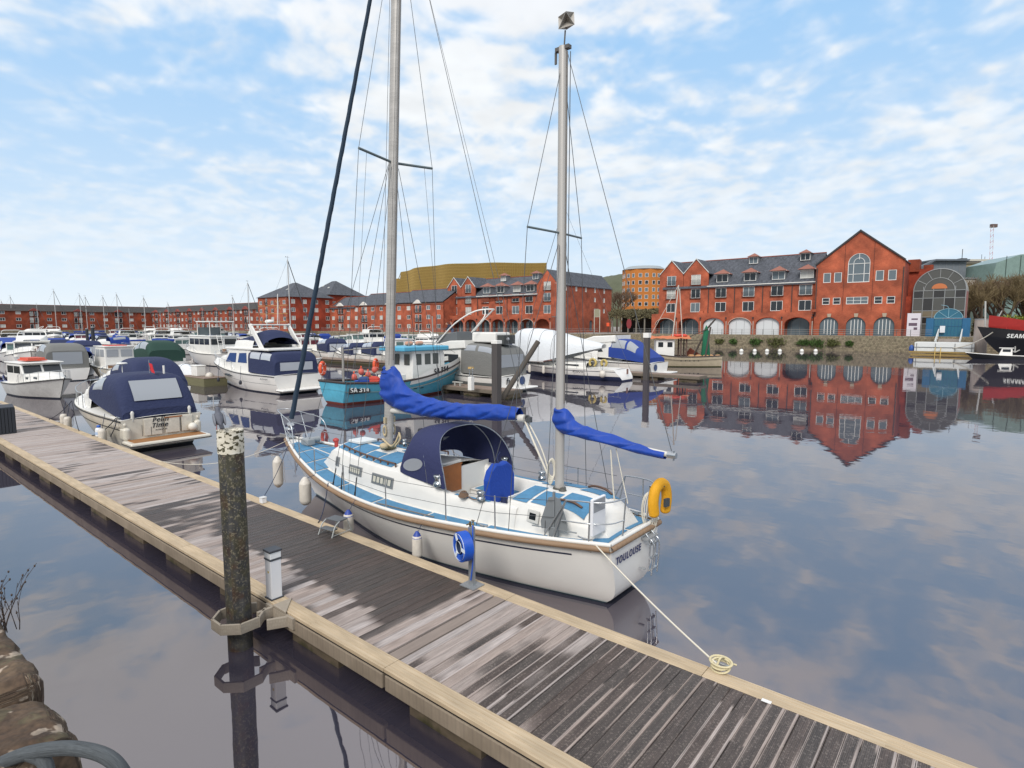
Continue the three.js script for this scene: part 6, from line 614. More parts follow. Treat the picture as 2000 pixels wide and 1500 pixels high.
const slate = M('roof_slate', '#d9dce2', 0.8, { map: rep(slateTex, 0.25, 0.25) }), tileBrown = M('roof_tile_brown', '#b0a294', 0.9, { map: rep(slateTex, 0.25, 0.25) }), ridgeRed = M('ridge_tile', '#8a4a38', 0.85), whiteFrame = M('window_white', '#d6d5d0', 0.5), paneDark = M('pane_dark', '#20262b', 0.06), paneGrey = M('pane_grey', '#5d676c', 0.1), paneCurtain = M('pane_curtain', '#b3b3ac', 0.35), ironBlack = M('iron_black', '#24262a', 0.6), gutter = M('gutter_dark', '#33302f', 0.6), fasciaWhite = M('fascia_white', '#cfcdc6', 0.6), shopGlass = M('shop_glass', '#566268', 0.08), shutterW = M('shutter_white', '#c4c6c6', 0.6);
const winCache = {};
function winGeo(w, h, nx, ny, arch) { const k = [w, h, nx, ny].join(); if (winCache[k]) return winCache[k]; const f = 0.09, g = [box(w, f, 0.1, 0, h - f / 2, 0), box(w, f, 0.12, 0, f / 2, 0), box(f, h - 2 * f, 0.1, -w / 2 + f / 2, h / 2, 0), box(f, h - 2 * f, 0.1, w / 2 - f / 2, h / 2, 0)]; for (let i = 1; i < nx; i++) g.push(box(0.07, h - 2 * f, 0.08, -w / 2 + w * i / nx, h / 2, 0)); for (let i = 1; i < ny; i++) g.push(box(w - 2 * f, 0.06, 0.08, 0, h * i / ny, 0)); return winCache[k] = { frame: merge(g), pane: box(w - 0.1, h - 0.1, 0.03, 0, h / 2, -0.03) }; }
const wr = mulberry(99);
function window_(parent, x, y, w, h, { z = -0.08, nx = 2, ny = 1, ry = 0, m } = {}) { const g = winGeo(w, h, nx, ny), f = part(parent, 'window', g.frame, whiteFrame, [x, y, z], ry ? [0, ry, 0] : undefined); const r = wr(); part(f, 'pane', g.pane, m ?? (r < 0.4 ? paneDark : r < 0.75 ? paneGrey : paneCurtain)); return f; }
const balGeo = {}; function balcony(parent, x, y, w, dep = 0.35) { const k = w + ',' + dep; balGeo[k] ??= merge([box(w, 0.05, dep, 0, 0, dep / 2), box(w, 0.04, 0.04, 0, 1.0, dep), box(0.04, 0.04, dep, -w / 2, 1.0, dep / 2), box(0.04, 0.04, dep, w / 2, 1.0, dep / 2), ...[...Array(Math.round(w / 0.16) + 1)].map((_, i) => box(0.025, 1.0, 0.025, -w / 2 + w * i / Math.round(w / 0.16), 0.5, dep))]); return part(parent, 'balcony', balGeo[k], ironBlack, [x, y, 0.02]); }
// a wall in the local xy plane with openings; its outer face is at z = 0
function wall(parent, outline, holes, mat = brick, th = 0.3) { return part(parent, 'wall', uvMetres(slab(outline, th, holes).translate(0, 0, -th)), mat); }
// a pitched roof with its ridge along x: eaves at heights ye, ridge at yr, over depth d
function roofX(parent, x0, x1, ye, yr, d, mat = slate, over = 0.4, name = 'roof') { const k = (yr - ye) / (d / 2), e = ye - k * over; return part(parent, name, uvMetres(slab([[-over, e], [d / 2, yr], [d + over, e], [d + over, e - 0.18], [d / 2, yr - 0.2], [-over, e - 0.18]], x1 - x0).rotateY(Math.PI / 2).translate(x0, 0, 0)), mat); }
// a roof with its ridge along z (a gable to the front), from the front face back
function roofZ(parent, xc, w, ye, yr, z0, z1, mat = slate, over = 0.18, name = 'roof') { const k = (yr - ye) / (w / 2), h = w / 2 + over, e = ye - k * over; return part(parent, name, uvMetres(slab([[-h, e], [0, yr], [h, e], [h, e - 0.16], [0, yr - 0.2], [-h, e - 0.16]], z0 - z1).translate(xc, 0.2, z1)), mat); }
function hipDormer(parent, xc, y, z, w, h) { const d = part(parent, 'dormer', [box(w, h, 1.8, 0, h / 2, -0.9)], M('dormer_grey', '#6f7274', 0.8), [xc, y, z]); window_(d, 0, 0.06, w - 0.1, h - 0.12, { z: 0.03 }); part(d, 'dormer_roof', new THREE.ConeGeometry(w * 0.86, w * 0.42, 4, 1).rotateY(Math.PI / 4).scale(1, 1, 1.15).translate(0, h + w * 0.2, -0.5), M('dormer_tile', '#8b5a4c', 0.85)); part(d, 'dormer_fascia', box(w * 1.24, 0.12, 0.12, 0, h + 0.02, 0.16), fasciaWhite); return d; }

// arcaded waterfront terrace: gables with stacked french windows, bays with dormers, arcade and terrace in front
function arcadedTerrace(name, label, s0, t0, o) {
  const b = thing(name, label, 'building', ST(s0, t0, QUAY), TURN); const L = o.len, D = o.depth, EV = o.eave ?? 10.3, RG = o.ridge ?? 16.2, AP = o.apex ?? 15.9, GE = o.gableEave ?? 12.9, gw = o.gw ?? 5.5;
  const outline = [[0, 0], [L, 0], [L, EV]]; for (const g of [...o.gables].reverse()) outline.push([g + gw / 2, EV], [g + gw / 2, GE], [g, AP], [g - gw / 2, GE], [g - gw / 2, EV]); outline.push([0, EV]); const clean = outline.filter((p, i) => i === 0 || p[0] !== outline[i - 1][0] || p[1] !== outline[i - 1][1]);
  const holes = [], W = []; for (const g of o.gables) for (const [y, h] of [[4.7, 2.0], [7.7, 2.0], [10.6, 2.1]]) W.push([g, y, 2.1, h, 1]); for (const x of o.bays) for (const [y, h] of [[4.7, 2.0], [7.7, 2.0]]) W.push([x, y, 2.3, h, 1]); for (const [x, y, w, h] of W) holes.push(rect(x - w / 2, y, w, h)); wall(b, clean, holes); for (const [x, y, w, h, bal] of W) { window_(b, x, y, w, h); if (bal && y > 7) balcony(b, x, y - 0.05, w + 0.3); }
  part(b, 'wall', [box(L, EV, 0.3, L / 2, EV / 2, -D + 0.15), box(0.3, EV, D - 0.6, 0.15, EV / 2, -D / 2), box(0.3, EV, D - 0.6, L - 0.15, EV / 2, -D / 2)].map((g) => uvMetres(g)), brick);
  const b0 = o.bays.length ? Math.min(...o.bays) - 2.9 : 0, b1 = o.bays.length ? Math.max(...o.bays) + 2.9 : 0; roofX(b, o.roofFrom ?? 0, o.roofTo ?? L, EV, RG, D); for (const g of o.gables) { roofZ(b, g, gw, GE, AP, 0.12, -D / 2); part(b, 'verge', [-1, 1].map((s) => { const l = Math.hypot(gw / 2, AP - GE); return box(l + 0.2, 0.12, 0.08, 0, 0, 0, 0, 0, Math.atan2(AP - GE, gw / 2) * -s).translate(g + s * gw / 4, (GE + AP) / 2 + 0.22, 0.14); }), fasciaWhite); } part(b, 'ridge', box((o.roofTo ?? L) - (o.roofFrom ?? 0), 0.16, 0.3, ((o.roofTo ?? L) + (o.roofFrom ?? 0)) / 2, RG + 0.02, -D / 2), ridgeRed);
  part(b, 'eaves_fascia', box(b1 - b0, 0.16, 0.1, (b0 + b1) / 2, EV - 0.18, 0.42), fasciaWhite); const sl = (RG - EV) / (D / 2); for (const x of o.bays) hipDormer(b, x, EV + 0.55, -0.55, 2.5, 1.75); for (const x of o.topDormers ?? []) hipDormer(b, x, EV + sl * (D / 2 - 2.0) + 0.3, -(D / 2 - 1.9), 1.9, 1.5);
  for (const x of o.pipes ?? []) part(b, 'downpipe', box(0.13, EV - 4.4, 0.13, x, (EV + 4.4) / 2, 0.1), gutter);
  // arcade
  const aw = o.arches[1] - o.arches[0], az = 2.4, al = o.arcade ?? [0, L], ah = []; for (const x of o.arches) ah.push(archPath(x, 0, aw * 0.83, 3.35, aw * 0.27)); const ar = part(b, 'arcade', uvMetres(slab([[al[0], 0], [al[1], 0], [al[1], 4.35], ...o.arches.flatMap((x, i) => i ? [] : []), [al[0], 4.35]], 0.4, ah).translate(0, 0, az - 0.4)), brick); part(ar, 'arcade_roof', uvMetres(box(al[1] - al[0], 0.2, az, (al[0] + al[1]) / 2, 3.85, az / 2 - 0.25)), paving); part(ar, 'arcade_end', [box(0.3, 3.8, az - 0.4, al[0] + 0.15, 1.9, az / 2 - 0.2), box(0.3, 3.8, az - 0.4, al[1] - 0.15, 1.9, az / 2 - 0.2)].map((g) => uvMetres(g)), brick);
  o.arches.forEach((x, i) => { const kind = (o.fills ?? [])[i] ?? 0; if (kind === 1) { const sh = part(ar, 'shutter', slab(archPath(x, 0, aw * 0.83, 3.3, aw * 0.27), 0.05).translate(0, 0, az - 0.55), shutterW); part(sh, 'shutter_seam', [-0.3, 0.3].map((k) => box(0.04, 2.8, 0.02, x + k * aw * 0.5, 1.4, az - 0.48)), greyTrim); } else { const sf = part(ar, 'shop_front', slab(archPath(x, 0, aw * 0.83, 3.3, aw * 0.27), 0.05).translate(0, 0, 0.08), shopGlass); part(sf, 'mullion', [-0.28, 0, 0.28].map((k) => box(0.07, 2.7, 0.05, x + k * aw, 1.35, 0.17)), kind === 2 ? greyTrim : whiteFrame); } part(ar, 'arch_band', new THREE.TubeGeometry(new THREE.CatmullRomCurve3(archPath(x, 0, aw * 0.86, 3.38, aw * 0.28).slice(1, -1).map((p) => V(p[0], p[1], az + 0.0))), 20, 0.06, 5), i % 3 ? brickDark : M('lime_streak', '#b7a79a', 0.9)); part(ar, 'wall_lamp', [box(0.12, 0.1, 0.35, x + aw / 2, 3.45, az + 0.15), box(0.22, 0.35, 0.22, x + aw / 2, 3.3, az + 0.32)], ironBlack); part(ar, 'column_strip', box(0.14, 2.6, 0.1, x + aw / 2, 1.35, az + 0.04), M('strip_pale', '#a8988c', 0.8)); });
  if (o.terraceRail) part(ar, 'terrace_rail', [box(al[1] - al[0], 0.05, 0.05, (al[0] + al[1]) / 2, 5.35, az - 0.2), ...[...Array(Math.round((al[1] - al[0]) / 1.5))].map((_, i) => box(0.05, 1.0, 0.05, al[0] + 0.5 + i * 1.5, 4.85, az - 0.2))], gutter); else o.arches.forEach((x, i) => { if (i % 1 === 0) part(ar, 'planter', [box(0.9, 0.5, 0.5, x + aw / 2, 4.6, az - 0.3)].map((g) => uvMetres(g)), brick); });
  return b;
}
const R = arcadedTerrace('waterfront_terrace', 'red brick waterside terrace with white shutters in its arcade and slate dormers', -59.1, 124, { len: 32.4, depth: 13, gables: [2.9, 8.5], gw: 5.5, bays: [14.0, 19.7, 25.2, 30.4], topDormers: [19.0, 29.0], roofFrom: 1, pipes: [11.4, 16.9, 22.5, 28], arches: [3.3, 8.7, 14.1, 19.5, 24.9, 30.3].map((x) => x - 0.6), arcade: [-0.5, 32.2], fills: [0, 0, 1, 1, 1, 2] });
const Eb = arcadedTerrace('arcade_terrace', 'long red brick terrace with open dark arcade and glazed dormers', -118.7, 115, { len: 38.2, depth: 14, ridge: 14.6, eave: 9.6, apex: 14.6, gableEave: 11.9, gw: 5.2, gables: [3.4, 8.7], bays: [14.9, 19.7, 25.1, 29.4], topDormers: [16.8, 27.5], roofTo: 31.8, pipes: [12.2, 22.4], arches: [2.4, 7.1, 11.8, 16.5, 21.2, 25.9, 30.6, 35.3], arcade: [-1, 37.9], terraceRail: true });
{ // the wing at its end: gable to the front, rows of small windows on the side
  const x0 = 32, x1 = 38.2, D = 25, GE = 11.6, AP = 15.0; const wg = Eb, cx = (x0 + x1) / 2, w = x1 - x0; const wh = []; for (const y of [4.7, 7.6, 10.3]) wh.push(rect(cx - 1.05, y, 2.1, 2.0)); part(wg, 'wing_wall', uvMetres(slab([[x0, 0], [x1, 0], [x1, GE], [cx, AP], [x0, GE]], 0.35, wh).translate(0, 0, -0.1)), brick); for (const y of [4.7, 7.6, 10.3]) { window_(wg, cx, y, 2.1, 2.0, { z: 0.15 }); if (y > 5) balcony(wg, cx, y - 0.05, 2.4, 0.5); } roofZ(wg, cx, w, GE, AP, 0.3, -D, slate, 0.25); part(wg, 'wing_wall', uvMetres(box(0.3, GE, D, x0 + 0.15, GE / 2, -D / 2 + 0.1)), brick); part(wg, 'wing_wall', uvMetres(slab([[x0, 0], [x1, 0], [x1, GE], [cx, AP], [x0, GE]], 0.3).translate(0, 0, -D)), brick);
  const holes = [], wins = []; for (const z of [3.2, 7.8, 12.2, 16.6, 21.2]) for (const y of [5.0, 7.8, 10.2]) { holes.push(rect(z - 0.4, y, 0.8, 1.15)); wins.push([z, y]); } for (const z of [4.5, 9.6, 14.8]) holes.push(archPath(z, 0.4, 1.7, 2.7, 0.85)); const sw = new THREE.Group(); sw.name = 'side_wall'; sw.position.set(x1 + 0.02, 0, 0.1); sw.rotation.y = Math.PI / 2; wg.add(sw); part(sw, 'side_brickwork', uvMetres(slab([[0, 0], [D, 0], [D, GE], [0, GE]], 0.3, holes).translate(0, 0, -0.3)), brick); for (const [z, y] of wins) window_(sw, z, y, 0.8, 1.15, { nx: 1, m: paneCurtain }); for (const z of [4.5, 9.6, 14.8]) part(sw, 'arched_opening', slab(archPath(z, 0.4, 1.7, 2.7, 0.85), 0.05).translate(0, 0, -0.25), paneGrey); }
// tall gabled block at the end of the terrace
{
  const b = thing('gabled_block', 'tall red brick gabled building with a big arched window over the water', 'building', ST(-26.7, 122.6, QUAY), TURN), W = 14, EV = 13, AP = 18.6, D = 16, c = W / 2; const arches = [2.6, 7.0, 11.4], pairs = [[1.9, 9.75], [3.7, 9.75], [10.3, 9.75], [12.2, 9.75]], low = [[1.9, 5.7], [3.7, 5.7], [10.3, 5.7], [12.2, 5.7]];
  const holes = [archPath(c, 9.6, 3.5, 5.2, 1.75), ...pairs.map(([x, y]) => rect(x - 0.62, y, 1.24, 1.8)), ...low.map(([x, y]) => rect(x - 0.62, y, 1.24, 1.25)), rect(c - 1.75, 5.7, 3.5, 1.3), ...arches.map((x) => archPath(x, 0.0, 3.2, 3.35, 1.6))]; wall(b, [[0, 0], [W, 0], [W, EV], [c, AP], [0, EV]], holes, brick, 0.45);
  for (const [x, y] of pairs) window_(b, x, y, 1.24, 1.8, { nx: 1, m: paneGrey }); for (const [x, y] of low) window_(b, x, y, 1.24, 1.25, { nx: 1, ny: 2, m: paneDark }); window_(b, c, 5.7, 3.5, 1.3, { nx: 3, ny: 2, m: paneGrey });
  const aw = part(b, 'arched_window', [tube(archPath(c, 9.65, 3.4, 5.1, 1.7, 20).map((p) => V(p[0], p[1], -0.08)), 0.07, 80, 6), tube(archPath(c, 12.95, 1.7, 1.0, 0.85, 14).map((p) => V(p[0], p[1], -0.08)), 0.05, 40, 6), ...[-0.85, 0.85].map((k) => box(0.09, 3.4, 0.08, c + k, 11.3, -0.08)), ...[11.1, 12.95].map((y) => box(3.4, 0.09, 0.08, c, y, -0.08)), box(0.08, 1.0, 0.08, c, 14.2, -0.08), box(3.5, 0.12, 0.12, c, 9.65, -0.06)], whiteFrame); part(aw, 'pane', slab(archPath(c, 9.65, 3.4, 5.1, 1.7, 20), 0.03).translate(0, 0, -0.16), paneGrey);
  for (const x of arches) { const fr = part(b, 'arch_opening', slab(archPath(x, 0, 3.2, 3.3, 1.6), 0.05).translate(0, 0, -0.44), shopGlass); part(fr, 'mullion', [-0.8, -0.25, 0.3, 0.85].map((k) => box(0.1, 3.0 - Math.abs(k) * 0.6, 0.06, x + k, 1.5, -0.36)), whiteFrame); part(b, 'keystone', slab([[-0.25, 3.3], [0.25, 3.3], [0.35, 3.95], [-0.35, 3.95]], 0.1).translate(x, 0.05, 0), M('keystone_stone', '#a2937f', 0.9)); }
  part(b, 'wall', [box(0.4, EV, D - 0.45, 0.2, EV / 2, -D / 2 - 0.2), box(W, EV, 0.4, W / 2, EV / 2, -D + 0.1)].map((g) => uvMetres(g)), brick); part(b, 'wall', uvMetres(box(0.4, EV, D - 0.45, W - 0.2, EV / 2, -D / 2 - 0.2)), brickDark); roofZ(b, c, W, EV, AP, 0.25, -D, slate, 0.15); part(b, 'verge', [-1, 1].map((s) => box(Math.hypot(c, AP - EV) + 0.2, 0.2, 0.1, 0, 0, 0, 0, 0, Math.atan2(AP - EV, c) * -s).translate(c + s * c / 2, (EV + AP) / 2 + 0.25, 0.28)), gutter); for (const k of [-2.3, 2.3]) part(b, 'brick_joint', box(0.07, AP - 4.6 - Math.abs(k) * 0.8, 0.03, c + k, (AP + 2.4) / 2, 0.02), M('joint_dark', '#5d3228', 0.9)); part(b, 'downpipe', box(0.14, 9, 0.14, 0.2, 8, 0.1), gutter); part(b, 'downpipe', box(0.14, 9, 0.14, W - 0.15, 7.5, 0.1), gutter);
  const ch = [box(1.8, 2.2, 3, W + 0.6, EV - 0.4, -8), box(1.4, 2, 2, W + 2.6, EV - 1.2, -10)]; part(b, 'stair_tower', ch.map((g) => uvMetres(g)), brickBrown); part(b, 'rear_wing', uvMetres(box(3.6, EV - 1, 6, W + 1.6, EV / 2 - 0.5, -10)), brickDark);
}
// ------------------------------------------------------------------ plain terraces across the basin
function plainTerrace(name, label, pos, turn, L, D, EV, RG, { step = 4.2, mat = brick, roof = tileBrown, units, bal = true, floors = 3, group, fh = 2.45, endGable = true, oriel } = {}) {
  const b = thing(name, label, 'building', pos, turn, group), n = Math.floor(L / step), holes = [], W = []; for (let i = 0; i < n; i++) for (let f = 0; f < floors; f++) { const x = (i + 0.5) * L / n, y = 0.35 + f * fh; if (bal && i % 3 === 1) { W.push([x - 0.75, y, 1.1, 1.95, f]); W.push([x + 0.75, y, 1.1, 1.95, f]); } else W.push([x, y + 0.65, 1.5, 1.15, 0]); } for (const [x, y, w, h] of W) holes.push(rect(x - w / 2, y, w, h)); wall(b, [[0, 0], [L, 0], [L, EV], [0, EV]], holes, mat, 0.25); for (const [x, y, w, h, f] of W) { window_(b, x, y, w, h, { nx: w > 1.2 ? 2 : 1 }); if (f) balcony(b, x, y - 0.05, 1.4, 0.3); }
  const ends = [[0, 0], [D, 0], [D, EV], [D / 2, RG - 0.15], [0, EV]]; for (const x of [0, L - 0.25]) part(b, 'wall', uvMetres(slab(ends, 0.25).rotateY(Math.PI / 2).translate(x, 0, -0.0)), mat); part(b, 'wall', uvMetres(box(L, EV, 0.25, L / 2, EV / 2, -D + 0.12)), mat);
  const U = units ?? [[0, L, 0]]; for (const [a, c, dy] of U) { roofX(b, a, c, EV + dy, RG + dy, D, roof, 0.35); part(b, 'ridge', box(c - a, 0.14, 0.25, (a + c) / 2, RG + dy + 0.02, -D / 2), ridgeRed); } part(b, 'eaves_fascia', box(L, 0.14, 0.08, L / 2, EV - 0.22, 0.36), M('eaves_brown', '#5e4136', 0.8));
  if (oriel) for (let i = 0; i < n; i++) if (i % 3 === 1) { const x = (i + 0.5) * L / n; part(b, 'gablet', [slab([[-1.7, 0], [1.7, 0], [0, 1.05]], 0.7).translate(x, EV - 0.1, -0.1)], oriel === 2 ? M('gablet_white', '#c9c4bb', 0.7) : M('gablet_red', '#7d3c34', 0.8)); } return b;
}
plainTerrace('brick_terrace', 'three storey brick terrace with stepped slate roofs and white gablets', ST(-168, 110.3, QUAY), TURN, 53.4, 12, 8.0, 11.6, { step: 4.1, roof: slate, units: [[0, 14, -0.5], [14, 34, 0.1], [34, 53.4, 0.5]], fh: 2.55, oriel: 2 });
plainTerrace('long_terrace', 'distant long brick terrace with brown roof that meets the hip roofed block', ST(-279, 96, QUAY), TURN, 93, 12, 7.3, 9.7, { mat: brickBrown, step: 3.6, oriel: 1, roof: tileBrown });
plainTerrace('end_terrace', 'distant brick terrace with brown tiled roof across the head of the basin', ST(-278, 8, QUAY), Math.atan2(-AN.z, AN.x), 96, 12, 7.3, 9.6, { mat: brickBrown, step: 4.4, oriel: 1, bal: true });
for (const [i, [s, t, w, d, ev, rg]] of [[-186, 95.5, 18, 16, 10.6, 15.6], [-187, 113, 15, 14, 12.0, 17.2]].entries()) {
  const b = thing('hip_roofed_block', ['brick block with hipped slate roof and yellow diamond brick pattern', 'taller brick block with pyramid slate roof and rooflights'][i], 'building', ST(s, t, QUAY), TURN, 'hip roofed brick blocks'); const holes = [], W = []; for (let f = 0; f < 4; f++) for (let k = 0; k < 5; k++) { if (i === 0 && k === 3) continue; const x = w * (k + 0.5) / 5; W.push([x, 0.7 + f * 2.55, k % 2 ? 1.2 : 1.7, k % 2 ? 1.9 : 1.2, k % 2]); } for (const [x, y, ww, h] of W) holes.push(rect(x - ww / 2, y, ww, h)); wall(b, rect(0, 0, w, ev), holes, brick, 0.3); for (const [x, y, ww, h, bl] of W) { window_(b, x, y, ww, h); if (bl && y > 1) balcony(b, x, y - 0.05, 1.6); }
  const sh = [], SW = []; for (let f = 0; f < 4; f++) for (let k = 0; k < 4; k++) { const x = d * (k + 0.5) / 4; SW.push([x, 0.9 + f * 2.55, 1.3, 1.3]); sh.push(rect(x - 0.65, 0.9 + f * 2.55, 1.3, 1.3)); } const g = new THREE.Group(); g.name = 'side_wall'; g.position.set(w, 0, 0); g.rotation.y = Math.PI / 2; b.add(g); part(g, 'side_brickwork', uvMetres(slab(rect(0.0, 0, d, ev), 0.3, sh).translate(0, 0, -0.31)), brickDark); for (const [x, y, ww, h] of SW) window_(g, x, y, ww, h); part(b, 'wall', [box(0.3, ev, d - 0.3, 0.15, ev / 2, -d / 2 - 0.15), box(w - 0.6, ev, 0.3, w / 2, ev / 2, -d + 0.15)].map((q) => uvMetres(q)), brick); part(b, 'stone_band', [0, 1, 2].map((k) => box(w + 0.06, 0.14, 0.1, w / 2, 2.9 + k * 2.55, -0.01)), M('band_yellow', '#b3905a', 0.9));
  const hw = w / 2 + 0.5, hd = d / 2 + 0.5, rl = 1.2; const P = [V(-hw, 0, hd), V(hw, 0, hd), V(hw, 0, -hd), V(-hw, 0, -hd), V(-rl, rg - ev, 0), V(rl, rg - ev, 0)]; const tri = (...q) => q.flatMap((k) => P[k].toArray()); const gg = new THREE.BufferGeometry(); gg.setAttribute('position', new THREE.Float32BufferAttribute([...tri(0, 1, 5), ...tri(0, 5, 4), ...tri(1, 2, 5), ...tri(2, 3, 4), ...tri(2, 4, 5), ...tri(3, 0, 4), ...tri(0, 2, 1), ...tri(0, 3, 2)], 3)); gg.computeVertexNormals(); const rf = part(b, 'roof', uvMetres(gg), slate, [w / 2, ev, -d / 2]); part(rf, 'rooflight', [[-0.3, 0.35], [0.25, 0.5]].map(([a, k]) => box(0.9, 0.06, 0.7, a * w * 0.6, (rg - ev) * (1 - k) + 0.1, hd * k, 0, Math.atan2(rg - ev, hd))), paneCurtain);
  if (i === 0) { const dx = w * 0.7; part(b, 'brick_diamond', [0, 1].map((k) => [[-1, 1], [1, 1], [1, -1], [-1, -1]].map(([a, c]) => box(0.22, 2.0 - k, 0.08, a * (0.7 - k * 0.35), c * (0.7 - k * 0.35), 0.02, 0, 0, a * c * -0.785))).flat(9).map((q) => q.translate(dx, 8.2, 0)), mats.band_yellow); }
}
// ------------------------------------------------------------------ golden arena wall behind
{
  const gold = tex(512, 64, (u, v) => { const k = Math.floor(u * 64), h = GRAD[PERM[k & 255]], n = fbm(u * 64, v * 3, 3); return mix3([0.52, 0.44, 0.26], [0.78, 0.69, 0.46], h).map((c) => c * (0.85 + 0.25 * n)); }); const gm = M('gold_cladding', '#ece3c6', 0.5, { map: gold, metalness: 0.35 });
  const b = thing('arena_building', 'curved arena clad in vertical gold fins rising behind the brick terraces', 'building', ST(-147, 150, QUAY), TURN); const pr = []; const n = 300; for (let i = 0; i <= n; i++) { const a = i / n, x = lerp(-38, 38, a), z = 8 * Math.sin(a * Math.PI) + 0.9 * Math.sin(a * 26); pr.push([x, z]); } const top = (a) => a < 0.05 ? 17.5 : a < 0.12 ? 19.5 : 21.2 + 1.2 * Math.sin(a * 3.1 + 0.2);
  const rows = [0, 1].map((k) => pr.map(([x, z], i) => V(x, k ? top(i / n) : 0, z + (i % 2) * 0.35))); const g = grid(rows, { flip: true, crease: 0.1 }); part(b, 'gold_wall', g, gm); part(b, 'coping', bars(pr.filter((_, i) => i % 6 === 0).map(([x, z], i) => V(x, top(i * 6 / n) + 0.05, z)), 0.14, 5), M('gold_cap', '#8c7a3e', 0.5)); part(b, 'roof', slab([[-38, 0], [38, 0], [38, 30], [-38, 30]], 0.3).rotateX(-Math.PI / 2).translate(0, 17.2, 0), greyTrim); part(b, 'rear_wall', [box(76, 17, 0.4, 0, 8.5, -30), box(0.4, 17, 30, -38, 8.5, -15), box(0.4, 17, 30, 38, 8.5, -15)], gm);
}
// ------------------------------------------------------------------ orange tower block
{
  const o = at(1256, 640, 235); o.y = QUAY; const b = thing('orange_apartment_block', 'orange rendered apartment block with rows of square windows', 'building', o, -0.25); const om = M('orange_render', '#bd7431', 0.85, { map: rep(T.wear, 0.2, 0.2) }), r = 8.6, H = 23.5, N = 10; part(b, 'wall', new THREE.CylinderGeometry(r, r, H, N, 1, false).rotateY(Math.PI / N).translate(0, H / 2, 0), om); part(b, 'roof', [new THREE.CylinderGeometry(r * 0.75, r * 1.02, 1.3, 20).translate(0, H + 0.65, 0)], M('zinc_roof', '#8f9698', 0.5)); const ap = r * Math.cos(Math.PI / N); for (let k = -3; k <= 3; k++) { const a = k * 2 * Math.PI / N; for (let f = 0; f < 8; f++) for (const dx of [-1.2, 1.2]) { const w = window_(b, 0, 0, 1.3, 1.5, { nx: 1, m: f % 3 ? paneGrey : paneDark }); w.position.set(Math.sin(a) * (ap + 0.02) + Math.cos(a) * dx, 1.0 + f * 2.75, Math.cos(a) * (ap + 0.02) - Math.sin(a) * dx); w.rotation.y = a; } }
}
// ------------------------------------------------------------------ ivy covered link between the terraces
{
  const p = ST(-76, 132, QUAY), b = thing('ivy_pavilion', 'low dark pavilion overgrown with ivy between the two brick terraces', 'building', p, TURN), L = 19; part(b, 'wall', [box(L, 4.4, 0.3, L / 2, 2.2, -6)], M('pavilion_dark', '#3b3a36', 0.9)); for (let i = 0; i < 9; i++) part(b, 'column', box(0.3, 4.4, 0.3, 0.5 + i * 2.25, 2.2, 0), M('column_grey', '#7a756b', 0.9)); part(b, 'roof', box(L + 0.6, 0.9, 7, L / 2, 4.85, -3), M('roof_moss', '#5b5a45', 0.95, { map: T.wear })); const r = mulberry(8), iv = []; for (let i = 0; i < 2600; i++) { const x = r() * (L + 0.8) - 0.4, top = r() < 0.45, y = top ? 5.2 + r() * 0.8 * fbm(x * 0.6, 2, 3) * 1.6 : 5.2 - r() * r() * 2.6 * (0.4 + fbm(x * 0.9, 7, 3)); const s = 0.16 + r() * 0.2; iv.push(new THREE.PlaneGeometry(s, s * 1.3).rotateZ(r() * 3).rotateX((r() - 0.5) * 1.6).rotateY((r() - 0.5) * 2).translate(x, y, top ? -r() * 5 : 0.25 + r() * 0.4)); } part(b, 'ivy', iv, M('ivy_brown', '#5a543b', 0.9, { side: THREE.DoubleSide }));
  const sg = thing('notice_frame', 'tall pale sign frame with arched top on the promenade', 'sign', ST(-74, 122, QUAY), TURN); part(sg, 'post', [box(0.14, 5.6, 0.14, -0.75, 2.8, 0), box(0.14, 5.6, 0.14, 0.75, 2.8, 0)], M('sign_pale', '#b5b2a4', 0.6)); part(sg, 'panel', slab(archPath(0, 3.9, 1.4, 1.9, 0.5), 0.08), M('sign_panel', '#8d8a74', 0.7)); part(sg, 'crossbar', box(1.4, 0.12, 0.12, 0, 3.85, 0), mats.sign_pale);
  const rs = thing('oval_sign', 'dark red oval sign standing by the ivy pavilion', 'sign', ST(-66.5, 124, QUAY), TURN); part(rs, 'board', new THREE.CylinderGeometry(0.85, 0.85, 0.1, 24).rotateX(Math.PI / 2).scale(0.75, 1.35, 1).translate(0, 2.2, 0), M('sign_red', '#7c2a2e', 0.6)); part(rs, 'post', box(0.12, 1.2, 0.1, 0, 0.6, -0.05), gutter);
  const fg = thing('orange_post', 'orange lifebelt housing on a post by the quay railing', 'lifebelt post', ST(-70, 120.4, QUAY), TURN); part(fg, 'post', box(0.1, 2.6, 0.1, 0, 1.3, 0), gutter); part(fg, 'housing', rbox(0.75, 0.85, 0.2, 0.08, 0, 2.0, 0.1), orangeRing);
}
